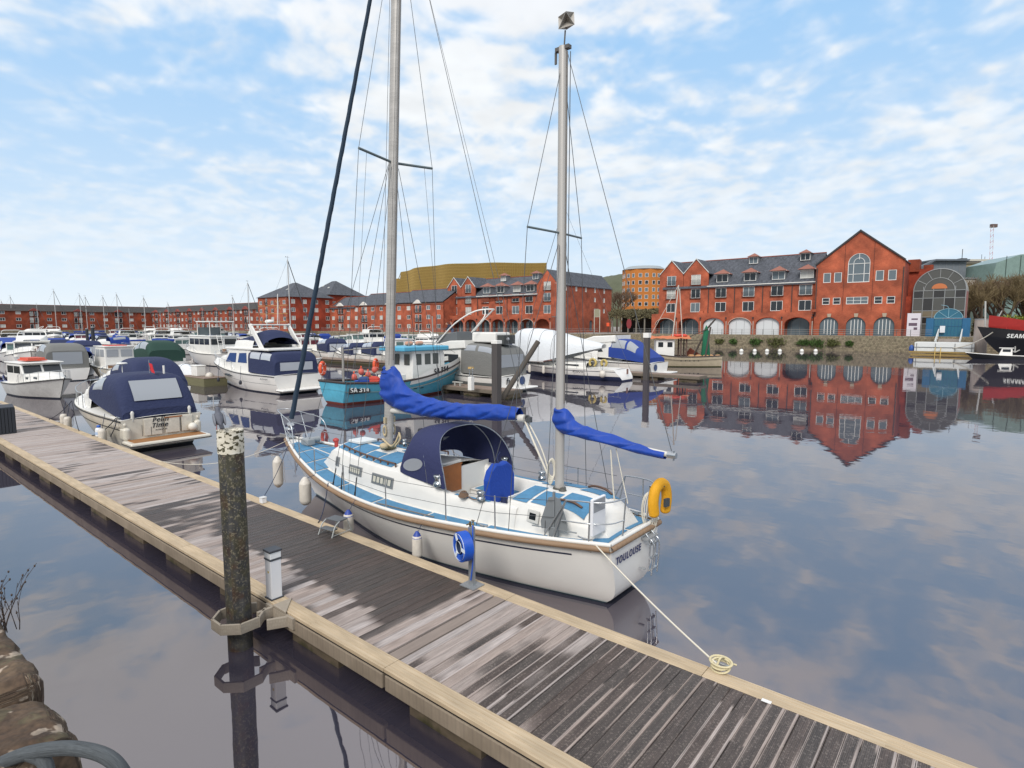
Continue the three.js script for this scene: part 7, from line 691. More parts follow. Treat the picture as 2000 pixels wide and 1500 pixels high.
// ------------------------------------------------------------------ glazed arch and grey buildings to the right
{
  const b = thing('glazed_atrium', 'barrel arched glass atrium beside the tall gabled building', 'building', ST(-11.6, 126.5, QUAY), TURN), W = 7.4, H = 11.6, R2 = W / 2, c = W / 2; const fr = M('atrium_frame', '#8d8f8e', 0.5, { metalness: 0.3 }); const ar = (k, z) => archPath(c, 0, W * k, H - (1 - k) * R2, R2 * k, 24).map((p) => V(p[0], p[1], z)); const F = [...bars(ar(1, 0), 0.09), ...bars(ar(0.58, 0).slice(1, -1), 0.07)]; for (const x of [1.45, 2.9, 4.5, 5.95]) F.push(box(0.1, x < 2 || x > 5 ? H - 3 : H - R2 + 0.6, 0.1, x, (H - 3) / 2, 0)); for (const y of [2.1, 3.3, 4.4, 6.6, 7.9]) F.push(box(W, 0.1, 0.1, c, y, 0)); for (let i = 1; i < 6; i++) { const a = Math.PI * i / 6; F.push(rod([c + Math.cos(a) * R2 * 0.58, H - R2 + Math.sin(a) * R2 * 0.58, 0], [c + Math.cos(a) * R2, H - R2 + Math.sin(a) * R2, 0], 0.06)); } for (const z of [-3, -6, -9]) F.push(...bars(ar(1, z), 0.08)); part(b, 'frame', F, fr);
  const gl = M('atrium_glass', '#4d4c47', 0.08), tone = [M('atrium_glass_dark', '#2d2a28', 0.08), gl, M('atrium_glass_tan', '#6f6450', 0.15)]; const ys = [0, 2.1, 3.3, 4.4, 6.6, 7.9], xs = [0, 1.45, 2.9, 4.5, 5.95, W]; for (let i = 0; i < 5; i++) for (let j = 0; j < 5; j++) part(b, 'pane', box(xs[i + 1] - xs[i] - 0.1, ys[j + 1] - ys[j] - 0.1, 0.04, (xs[i] + xs[i + 1]) / 2, (ys[j] + ys[j + 1]) / 2, -0.02), j === 2 && i < 3 ? tone[2] : j === 2 && i === 3 ? M('atrium_blue', '#27406e', 0.2) : j === 1 && i > 2 ? M('atrium_red', '#7a2b25', 0.3) : tone[(i + j) % 2]); part(b, 'pane', slab(archPath(c, 7.95, W - 0.15, H - 7.95 - 0.05, R2 - 0.1, 20), 0.04).translate(0, 0, -0.05), gl); part(b, 'vault', grid([0, -10].map((z) => ar(1.0, z).slice(1, -1)).map((r) => r.map((p) => V(p.x, p.y - 0.03, p.z)))), tone[0]); part(b, 'wall', [box(0.3, H - R2, 10, 0.1, (H - R2) / 2, -5.1), box(0.3, H - R2, 10, W - 0.1, (H - R2) / 2, -5.1)].map((g) => uvMetres(g)), brickDark); part(b, 'link', uvMetres(box(3, 7, 5, -1.5, 3.5, -3)), brickDark); part(b, 'inner_sign', slab(archPath(c, 8.2, 2.2, 0.9, 0.85), 0.05).translate(0, 0, 0.02), M('sign_orange', '#b56a3c', 0.6));
  const bb = (name, label, u0, u1, v0, d, mat, dep, roofM, extra) => { const a = at(u0, v0, d), e = at(u1, v0, d), h = a.y - QUAY, o = thing(name, label, 'building', V(a.x, QUAY, -d), 0); part(o, 'wall', uvMetres(box(e.x - a.x, h, dep, (e.x - a.x) / 2, h / 2, -dep / 2)), mat); part(o, 'roof', box(e.x - a.x + 0.6, 0.35, dep + 0.6, (e.x - a.x) / 2, h + 0.17, -dep / 2), roofM); if (extra) extra(o, e.x - a.x, h); return o; };
  bb('grey_clad_building', 'grey metal clad box building with pitched parapet behind the glass arch', 1822, 1888, 510, 150, M('grey_cladding', '#6e7479', 0.6, { map: rep(T.streak, 0.3, 0.3) }), 20, M('roof_grey', '#5a6066', 0.6), (o, w, h) => { part(o, 'parapet', slab([[-4, h - 1.6], [0, h + 0.4], [w, h + 0.4], [w, h], [0, h], [-4, h - 2]], 1).translate(0, 0, 0.1), M('roof_grey', '#5a6066', 0.6)); for (let i = 1; i < 5; i++) part(o, 'cladding_seam', box(0.08, h, 0.06, w * i / 5, h / 2, 0.02), greyTrim); }); bb('white_clad_building', 'long pale rendered building behind the bare trees', 1770, 1990, 545, 146, M('pale_render', '#bdb6aa', 0.9, { map: rep(T.wear, 0.15, 0.15) }), 2, greyTrim, (o, w, h) => { for (let i = 0; i < 7; i++) part(o, 'wall_recess', box(2.1, 3, 0.1, 2 + i * 3.9, h - 4.5, 0.03), M('recess_brown', '#6b574a', 0.9)); });
  bb('tan_theatre', 'tan stone faced building with plant on its flat roof', 1886, 1952, 515, 158, M('tan_stone', '#8f8265', 0.9, { map: rep(T.wear, 0.2, 0.2) }), 15, M('roof_tan', '#6f6a5c', 0.8), (o, w, h) => { part(o, 'parapet', box(w + 0.5, 0.5, 0.3, w / 2, h + 0.9, 0.1), M('parapet_pale', '#b5b0a2', 0.8)); part(o, 'roof_plant', [box(1.6, 1.6, 1.6, 2.0, h + 1.0, -4), box(2.4, 1.1, 2, 5.2, h + 0.8, -4), rod([1.2, h, -3], [1.2, h + 4.2, -3], 0.08), rod([6.5, h, -3], [6.5, h + 2.8, -3], 0.05), rod([7.4, h, -3], [7.4, h + 2.2, -3], 0.05)], gutter); });
  const g = at(1948, 500, 140); const gr = thing('green_glass_building', 'sloping green glass and copper roof at the end of the waterfront', 'building', V(g.x, QUAY, -140), -0.15), hh = g.y - QUAY; part(gr, 'glass_roof', slab([[-3.5, 0], [0, hh - 1.5], [5, hh + 0.3], [22, hh + 0.6], [22, 0]], 12).translate(0, 0, -12), M('green_glass', '#7a9088', 0.3, { map: rep(T.wear, 0.2, 0.2) })); part(gr, 'glazing_bar', [...[2, 5, 8, 11, 14].map((x) => box(0.1, hh, 0.1, x, hh / 2, 0.06)), rod([4, 2, 0.1], [14, hh, 0.1], 0.07)], M('bar_dark', '#37463f', 0.6));
  // tower crane far behind
  const c0 = at(1935, 520, 330), cr = thing('tower_crane', 'distant red and white luffing crane jib above the roofs', 'crane', V(c0.x, QUAY, -330)); const base = c0.y - QUAY, tip = at(1938, 441, 330).sub(V(c0.x, QUAY, -330)), J = [[], []]; const n = 14; for (let i = 0; i < n; i++) { const a = V(0, base, 0).lerp(tip, i / n), e = V(0, base, 0).lerp(tip, (i + 1) / n); for (const [dx, dz] of [[-0.8, 0], [0.8, 0], [0, 1]]) J[i % 2].push(rod(a.clone().add(V(dx, 0, dz)), e.clone().add(V(dx, 0, dz)), 0.1, 4)); J[i % 2].push(rod(a.clone().add(V(-0.8, 0, 0)), e.clone().add(V(0.8, 0, 0)), 0.07, 4)); } part(cr, 'jib', J[0], M('crane_red', '#a8453f', 0.6)); part(cr, 'jib', J[1], M('crane_white', '#c9c6c0', 0.6)); part(cr, 'tower', [box(1.8, base, 1.8, 0, base / 2, 0)], M('crane_red', '#a8453f', 0.6)); part(cr, 'jib_head', box(3.2, 1.8, 1.5, tip.x + 0.8, tip.y, 0), M('crane_dark', '#5c4a44', 0.7));
}
// ------------------------------------------------------------------ hill far behind
{ const g = new THREE.SphereGeometry(1, 40, 16, 0, 6.3, 0, 1.57).scale(60, 66, 60), p = g.attributes.position; for (let i = 0; i < p.count; i++) p.setY(i, p.getY(i) * (0.9 + 0.25 * fbm(p.getX(i) * 0.03, p.getZ(i) * 0.03 + 5, 4)) - 1); g.computeVertexNormals(); structure('hill', g, M('hill_wood', '#5b5f4c', 1, { map: rep(T.wear, 6, 3) }), 'wooded hill showing between the brick terraces', 'hill').position.set(138, QUAY, -720); }
// ================================================================== BOATS BERTHED ACROSS THE BASIN
const toCam = TURN, alongN = Math.atan2(-AN.z, AN.x), alongNBack = alongN + Math.PI;
motorboat('cabin_cruiser', 'small white cabin cruiser with twin wheelhouse windows moored beyond the litter bin', ST(-51.0, 9.4), toCam + 0.1, { L: 7, B: 2.6, f0: 0.85, f1: 1.35, q: 0.8, hullMat: M('hull_offwhite', '#c3c2be', 0.35, { map: rep(T.wear, 0.4, 0.4) }), cabin: [2.6, 6.3, 0.55], ports: 3, rails: 0.5, house: [0.9, 3.4, 0.85, 2.15, 2.1, 0.7], houseWins: 2, extra: (b) => part(b, 'roof_rack', [box(1.6, 0.08, 1.1, 2.0, 2.32, 0), box(1.5, 0.12, 0.9, 2.0, 2.42, 0)], M('rack_red', '#c4553f', 0.6)) });
motorboat('sports_cruiser', 'white cruiser under a large navy canopy beyond the cream sports cruiser', ST(-35.5, 12.6), toBow, { L: 9, B: 3.1, f0: 1.1, f1: 1.5, q: 0.8, cabin: [4, 8.5, 0.6], rails: 0.5, hood: [[0.2, 1.1, 1.6, 1.35, 0.45], [1.0, 1.2, 2.55, 1.35, 0.5], [2.8, 1.3, 2.75, 1.3, 0.55], [4.6, 1.5, 2.3, 1.2, 0.6]], hoodWins: [[2.9, 4.2, 0.1, 0.3]], vinyl: vinylPale });
motorboat('canopy_cruiser', 'white cruiser with grey framed canopy and tall clear panels', ST(-58.5, 13.8), toBow, { L: 8.5, B: 3.1, f0: 1.05, f1: 1.5, q: 0.8, cabin: [4, 8, 0.6], rails: 0.5, hoodMat: canvasGrey, vinyl: vinylPale, hood: [[0.2, 1.05, 2.5, 1.45, 0.3], [0.6, 1.1, 2.95, 1.45, 0.3], [2.4, 1.2, 3.1, 1.4, 0.35], [4.0, 1.4, 2.8, 1.3, 0.45]], hoodWins: [[0.7, 2.2, 0.1, 0.32], [2.4, 3.6, 0.1, 0.32]], rearWin: [1.4, 2.4, -1.0, 1.0] });
motorboat('pilot_boat', 'cream wheelhouse boat with a red stripe on its roof', ST(-56.5, 17.2), toBow, { L: 7.5, B: 2.7, f0: 1.0, f1: 1.4, q: 0.6, hullMat: creamHull, house: [1.2, 3.6, 1.0, 2.75, 2.1, 0.5], houseWins: 2, glassMat: vinylPale, rails: 0.5, cabin: [3.6, 6.8, 0.4], extra: (b) => { part(b, 'roof_stripe', rbox(1.6, 0.06, 1.4, 0.02, 2.3, 2.86, 0), M('stripe_red', '#c2463c', 0.6)); part(b, 'rail_wood', box(0.06, 0.3, 2.3, 0.3, 1.15, 0), teak); } });
motorboat('green_canopy_cruiser', 'cruiser under a dark green canopy with white arched windscreen', ST(-59, 21.4), toBow, { L: 9.5, B: 3.2, f0: 1.2, f1: 1.7, q: 0.7, cabin: [4.4, 9, 0.7], hoodMat: canvasGreen, vinyl: vinylPale, hood: [[0.2, 1.2, 2.3, 1.45, 0.4], [0.9, 1.25, 3.0, 1.45, 0.4], [2.8, 1.4, 3.15, 1.4, 0.45], [4.6, 1.6, 2.7, 1.3, 0.5]], hoodWins: [[1.0, 2.6, 0.1, 0.33], [2.8, 4.2, 0.1, 0.33]], hoodTrim: gelDeck });
motorboat('green_canopy_cruiser', 'smaller boat with low dark green cover and blue top', ST(-66.5, 24.6), toBow, { L: 8.5, B: 3, f0: 1.1, f1: 1.5, q: 0.5, cabin: [4, 8, 0.6], hoodMat: canvasGreen, hood: [[0.2, 1.1, 2.2, 1.4, 0.4], [1.5, 1.2, 2.75, 1.4, 0.5], [4, 1.4, 2.4, 1.2, 0.55]], hoodWins: [[1.5, 3.2, 0.1, 0.3]], extra: (b) => part(b, 'boom_cover', rbox(4.2, 0.3, 0.8, 0.12, 2.2, 3.0, 0), canvasBlue) });
motorboat('trawler_yacht', 'white trawler yacht with ladder and upper deck carrying a grey dinghy', ST(-66, 30.5), toBow, { L: 11, B: 3.8, f0: 1.4, f1: 2.0, q: 0.7, house: [1.6, 7.0, 1.4, 3.3, 3.0, 0.6], houseWins: 4, rails: 0.6, extra: (b) => { part(b, 'upper_canopy', [rbox(3.6, 0.12, 2.8, 0.04, 3.6, 5.0, 0), ...[[2, -1.3], [2, 1.3], [5.2, -1.3], [5.2, 1.3]].map(([x, z]) => rod([x, 3.3, z], [x, 5, z], 0.05))], gelDeck); part(b, 'ladder', [rod([0.6, 1.4, -0.9], [1.3, 3.5, -0.9], 0.04), rod([0.6, 1.4, -0.4], [1.3, 3.5, -0.4], 0.04), ...[0, 1, 2, 3, 4].map((k) => rod([0.7 + k * 0.13, 1.7 + k * 0.4, -0.9], [0.7 + k * 0.13, 1.7 + k * 0.4, -0.4], 0.03))], gelDeck); part(b, 'upper_screen', box(0.05, 0.9, 2.6, 5.3, 3.9, 0), paneGrey); } });
{ const d = thing('inflatable_dinghy', 'grey inflatable dinghy hung across the stern of the trawler yacht', 'dinghy', ST(-64.2, 30.5, 1.75), TURN + Math.PI / 2); part(d, 'tube', [tube([[-1.6, 0, -0.6], [0.6, 0.02, -0.62], [1.5, 0.12, -0.3], [1.7, 0.16, 0], [1.5, 0.12, 0.3], [0.6, 0.02, 0.62], [-1.6, 0, 0.6]], 0.22, 50, 10)], M('dinghy_grey', '#a7a7a5', 0.7)); part(d, 'floor', box(2.6, 0.06, 0.9, -0.3, -0.08, 0), greyTrim); part(d, 'transom', box(0.06, 0.45, 0.9, -1.5, 0.05, 0), teak); }
{ // side pontoon between the flybridge cruiser and the outer berths
  const g = thing('side_pontoon', 'mossy concrete sided pontoon behind the navy canopied cruiser', 'pontoon', ST(-62, 19.7), TURN), bd = mats.finger_boards; for (let i = 0; i < 88; i++) part(g, 'plank', box(0.185, 0.04, 1.7, i * 0.19 + 0.1, 0.62, 0), bd); part(g, 'float', [box(16.6, 0.62, 1.72, 8.4, 0.28, 0)].map((q) => q), M('float_moss', '#6d6a4e', 0.95, { map: rep(T.wear, 4, 1) }));
  const q = thing('dock_locker', 'white dock box on the mossy pontoon', 'locker', ST(-48, 19.6, 0.64), TURN); part(q, 'body', rbox(1.0, 0.75, 0.7, 0.05, 0, 0.38, 0), gelDeck); part(q, 'lid', rbox(1.06, 0.1, 0.76, 0.04, 0, 0.8, 0), gelDeck); const c2 = thing('dinghy_cover', 'small boat under a crumpled white cover on the mossy pontoon', 'covered dinghy', ST(-50.6, 19.7, 0.64), TURN); part(c2, 'cover', trunk({ x0: -1.3, x1: 1.3, hw: curve([-1.3, 0.5], [0.4, 0.6], [1.3, 0.1]), base: () => 0.03, h: curve([-1.3, 0.5], [0, 0.65], [1.3, 0.25]), camber: 0.15, lean: 0.2, n: 14 }), canvasWhite); part(c2, 'strap', tube([[0, 0.02, -0.62], [0, 0.65, -0.4], [0, 0.84, 0], [0, 0.65, 0.4], [0, 0.02, 0.62]], 0.02, 16, 5), navyRope);
}
// prototypes for the crowded rows, then copies
{
  const G = 'boats berthed in rows across the basin', far = V(0, -60, 0), q = 0.15; const mk = [
    () => motorboat('berthed_cruiser', 'white motor cruiser with navy canopy in the crowded berths', far, 0, { L: 8.5, B: 3, f0: 1.1, f1: 1.6, q, cabin: [3.8, 8, 0.6], screen: [4.6, 1.7, 2.2, 1.15], hood: [[0.2, 1.1, 2.3, 1.35, 0.35], [0.8, 1.2, 2.75, 1.35, 0.4], [3.9, 1.4, 2.5, 1.2, 0.55]], hoodWins: [[0.8, 2.2, 0.1, 0.33], [2.3, 3.6, 0.1, 0.33]], rearWin: [1.3, 2.1, -1, 1] }, G),
    () => motorboat('berthed_wheelhouse_boat', 'small white wheelhouse boat in the crowded berths', far, 0, { L: 7, B: 2.6, f0: 0.95, f1: 1.5, q, house: [1.4, 3.8, 0.95, 2.7, 2.0, 0.6], houseWins: 2, glassMat: M('green_glass_pane', '#4f6663', 0.12), cabin: [3.8, 6.4, 0.4], rails: 0.5 }, G),
    () => motorboat('berthed_flybridge_boat', 'white flybridge boat with dark windows in the crowded berths', far, 0, { L: 11, B: 3.7, f0: 1.3, f1: 2.0, q, cabin: [6, 10.5, 0.7], house: [2.2, 6.6, 1.3, 2.9, 3.1, 1.2], houseWins: 3, fly: [2.6, 6.4, 2.98, 0.55, 1.4], rails: 0.6, arch: [3.0, 3.2, 4.1, 1.35, 0.9] }, G),
    () => motorboat('berthed_blue_top_boat', 'white boat with bright blue canopy in the crowded berths', far, 0, { L: 8, B: 2.9, f0: 1.0, f1: 1.5, q, hoodMat: canvasBlue, cabin: [3.6, 7.6, 0.55], hood: [[0.2, 1.0, 2.3, 1.3, 0.35], [0.8, 1.1, 2.7, 1.3, 0.4], [3.6, 1.3, 2.4, 1.15, 0.5]], hoodWins: [[0.9, 3.0, 0.1, 0.3]], vinyl: vinylPale }, G),
    () => motorboat('berthed_cream_boat', 'cream cabin boat with maroon windows in the crowded berths', far, 0, { L: 8, B: 2.9, f0: 1.05, f1: 1.5, q, hullMat: creamHull, house: [1.2, 5.0, 1.05, 2.6, 2.3, 0.7], houseWins: 4, glassMat: M('maroon_pane', '#56202a', 0.3), rails: 0.5 }, G),
    () => motorboat('berthed_open_boat', 'low open boat with grey cover in the crowded berths', far, 0, { L: 6.5, B: 2.5, f0: 0.85, f1: 1.2, q, hoodMat: canvasGrey, hood: [[0.3, 0.85, 1.2, 1.1, 0.6], [2.0, 0.9, 1.7, 1.15, 0.6], [4.2, 1.0, 1.5, 0.9, 0.6]], rails: 0.45 }, G),
    () => yacht('berthed_yacht', 'sailing yacht with bare mast and blue boom cover in the crowded berths', far, 0, { L: 9.5, q, mast: 12.4, cover: canvasBlue, mastMat: M('mast_pale', '#b4b2ae', 0.45, { metalness: 0.3 }) }, G),
    () => yacht('berthed_yacht', 'sailing yacht with bare mast and pale boom cover in the crowded berths', far, 0, { L: 10.5, q, mast: 14.2, cover: canvasWhite, mastMat: mats.mast_pale }, G)];
  const protos = [], used = []; const place = (k, pos, turn, sc = 1) => { let o; if (!protos[k]) { o = protos[k] = mk[k](); } else { o = protos[k].clone(); o.name = numbered(protos[k].name.replace(/_\d{3}$/, '')); scene.add(o); } o.position.copy(pos); o.rotation.y = turn; o.scale.setScalar(sc); return o; };
  const r = mulberry(21), kinds = [0, 1, 2, 3, 1, 4, 0, 5, 1, 2, 0, 5, 3, 1, 4]; const berth = { 35.5: 'berthed on the near side of the nearer long walkway', 47.5: 'berthed on the far side of the nearer long walkway', 62: 'berthed on the near side of the farther long walkway', 76: 'berthed on the far side of the farther long walkway', 24.5: 'berthed behind the mossy pontoon', 13: 'berthed beyond the small white cabin cruiser' };
  for (const [t, from, to, turn] of [[35.5, -73, -196, alongNBack], [47.5, -50, -215, alongN], [62, -55, -235, alongNBack], [76, -62, -245, alongN], [24.5, -78, -175, alongN], [13, -68, -130, alongNBack]]) for (let s = from; s > to; s -= 4.4 + r() * 1.0) { if (r() < 0.1) continue; const k = kinds[Math.floor(r() * kinds.length)], back = turn === alongNBack; const o = place(k, ST(s, t + (back ? 4.2 : -4.2) + (r() - 0.5)), turn + (r() - 0.5) * 0.08, 0.88 + r() * 0.22); o.userData = { ...o.userData, label: o.userData.label.replace(/ (in the crowded berths|berthed .*)$/, ' ' + berth[t]) }; }
  // sailing yachts where masts stand in the photograph: pixel of the mast, its head, distance across the basin
  for (const [u, vTop, t, k] of [[12, 586, 58, 6], [30, 577, 50, 7], [46, 600, 66, 6], [80, 592, 44, 6], [115, 565, 42, 7], [164, 573, 52, 7], [175, 577, 60, 6], [209, 577, 66, 6], [155, 605, 70, 6], [236, 572, 54, 7], [288, 578, 42, 6], [258, 601, 70, 6], [334, 590, 58, 7], [318, 606, 74, 6], [400, 598, 72, 6], [427, 604, 66, 6], [460, 577, 64, 6], [491, 549, 40, 7], [570, 503, 33, 7], [548, 585, 70, 6]]) { const kk = (u - 1000) / FPX, s = t * (0.772 * kk - 0.636) / (0.772 + 0.636 * kk), d = 0.772 * t - 0.636 * s, h = EYE + (635 - vTop) * d / FPX, o = place(k, ST(s, t - 5 * 0.57), alongN, 1), f = k === 6 ? 12.4 : 14.2; o.scale.set(1, h / (f + 0.45), 1); const L = k === 6 ? 9.5 : 10.5; o.position.copy(ST(s, t - L * 0.57)); const bodyScale = h / (f + 0.45); o.scale.setScalar(clamp(bodyScale, 0.6, 1.3)); o.position.copy(ST(s, t - L * 0.57 * o.scale.x)); }
  // long berth walkways in the rows, with guide piles
  for (const [i, [t, s0, s1]] of [[41.5, -50, -215], [69, -55, -245]].entries()) { const g = thing('berth_walkway', ['long timber walkway between the nearer rows of berths', 'long timber walkway between the farther rows of berths'][i], 'pontoon', ST(s1, t), TURN); part(g, 'walk_deck', box(s0 - s1, 0.12, 1.8, (s0 - s1) / 2, 0.5, 0), mats.finger_boards); part(g, 'walk_float', box(s0 - s1, 0.5, 1.5, (s0 - s1) / 2, 0.2, 0), mats.float_concrete); }
  for (const [u, v, h, i] of [[184, 690, 4.2, 0], [172, 680, 3.8, 1], [444, 690, 3.4, 2]]) { const p = onY(u, v, 0), o = thing('guide_pile', ['dark round guide pile among the rows of boats', 'second dark guide pile behind the boats', 'dark guide pile close to the bow of the flybridge cruiser'][i], 'pile', p); part(o, 'shaft', cyl(0.26, 0.26, h + 1, 0, -1, 0, 16), M('pile_dark', '#2d3036', 0.8)); part(o, 'cap', cyl(0.28, 0.2, 0.18, 0, h, 0, 16), greyTrim); }
}
// a covered motor yacht behind the turquoise boat, with the person at work on it
{
  const p = ST(-44.5, 38.5); motorboat('covered_motor_yacht', 'white motor yacht with purple covered foredeck beyond the grey canopied cruiser', p, toCam, { L: 13, B: 4, f0: 1.6, f1: 2.2, q: 0.6, house: [2, 7, 1.6, 3.0, 3.2, 1.5], houseWins: 3, rails: 0.6, extra: (b) => { part(b, 'deck_cover', trunk({ x0: 7.5, x1: 12.4, hw: curve([7.5, 1.5], [10, 1.2], [12.4, 0.3]), base: () => 2.05, h: curve([7.5, 0.75], [10, 0.6], [12.4, 0.2]), camber: 0.15, lean: 0.2, n: 16 }), M('cover_purple', '#452b47', 0.85)); part(b, 'white_bundle', [0, 1, 2].map((k) => ball(0.5, 8.3 + k * 0.6, 2.9 + (k % 2) * 0.2, 0.2, 1.3, 0.8, 1.1, 12, 8)), canvasWhite); part(b, 'bridge_deck', rbox(4.6, 0.14, 3.2, 0.05, 4.6, 3.12, 0), gelDeck); } });
  const { MarchingCubes } = await import('three/addons/objects/MarchingCubes.js');
  const foot = at(884, 668, 0.772 * 38.5 - 0.636 * -38.6); const y0 = 3.2, who = thing('person', 'person in a dark blue jacket and jeans bending forward on the white boat', 'person', V(foot.x, y0, foot.z), Math.PI + 0.25);
  const bones = (list, res, size) => { const mc = new MarchingCubes(res, new THREE.MeshStandardMaterial(), false, false, 60000); const h = size / 2; let q = 0; for (let z = 0; z < res; z++) for (let y = 0; y < res; y++) for (let x = 0; x < res; x++, q++) { const P = V((x - res / 2) / (res / 2) * h, (y - res / 2) / (res / 2) * h + 0.85, (z - res / 2) / (res / 2) * h); let d = 9; for (const [a, b, ra, rb] of list) { const A = V(...a), B = V(...b), ab = B.clone().sub(A), t = clamp(P.clone().sub(A).dot(ab) / ab.lengthSq()), e = P.distanceTo(A.addScaledVector(ab, t)) - lerp(ra, rb, t), k = 0.04, hh = Math.max(k - Math.abs(d - e), 0) / k; d = Math.min(d, e) - hh * hh * k * 0.25; } mc.field[q] = -d; } mc.isolation = 0; mc.update(); const g = new THREE.BufferGeometry(), c = mc.count; g.setAttribute('position', new THREE.BufferAttribute(mc.positionArray.slice(0, c * 3).map((v, i) => v * h + (i % 3 === 1 ? 0.85 : 0)), 3)); g.setAttribute('normal', new THREE.BufferAttribute(mc.normalArray.slice(0, c * 3), 3)); g.computeVertexNormals(); return g; };
  part(who, 'trousers', bones([[[0, 0.9, 0.1], [0.02, 0.5, 0.12], 0.11, 0.08], [[0.02, 0.5, 0.12], [0, 0.08, 0.12], 0.075, 0.055], [[0, 0.9, -0.1], [0.06, 0.5, -0.13], 0.11, 0.08], [[0.06, 0.5, -0.13], [0.02, 0.08, -0.14], 0.075, 0.055], [[0.02, 0.05, 0.12], [0.16, 0.04, 0.14], 0.05, 0.04], [[0.04, 0.05, -0.14], [0.18, 0.04, -0.15], 0.05, 0.04], [[0, 0.92, 0.06], [0, 0.92, -0.06], 0.12, 0.12]], 44, 2), M('jeans', '#3f4d63', 0.9)); part(who, 'jacket', bones([[[0.0, 0.95, 0], [0.28, 1.3, 0], 0.15, 0.17], [[0.28, 1.3, 0], [0.38, 1.4, 0], 0.16, 0.1], [[0.3, 1.34, 0.17], [0.45, 1.12, 0.24], 0.075, 0.06], [[0.45, 1.12, 0.24], [0.58, 0.93, 0.18], 0.058, 0.045], [[0.3, 1.34, -0.17], [0.45, 1.1, -0.24], 0.075, 0.06], [[0.45, 1.1, -0.24], [0.6, 0.92, -0.16], 0.058, 0.045]], 44, 2), M('jacket_navy', '#232a3d', 0.9)); const hd = part(who, 'head', bones([[[0.40, 1.42, 0], [0.46, 1.5, 0], 0.055, 0.07], [[0.46, 1.52, 0], [0.53, 1.53, 0], 0.095, 0.085], [[0.56, 1.48, 0], [0.575, 1.47, 0], 0.05, 0.045], [[0.61, 1.52, 0], [0.625, 1.51, 0], 0.018, 0.012], [[0.6, 0.9, 0.18], [0.66, 0.82, 0.17], 0.04, 0.03], [[0.61, 0.89, -0.16], [0.67, 0.81, -0.15], 0.04, 0.03]], 48, 1.9), M('skin', '#a87a62', 0.7)); part(hd, 'hair', ball(0.105, 0.46, 1.56, 0, 1.05, 0.85, 0.95), M('hair_brown', '#3c2e27', 0.9));
}
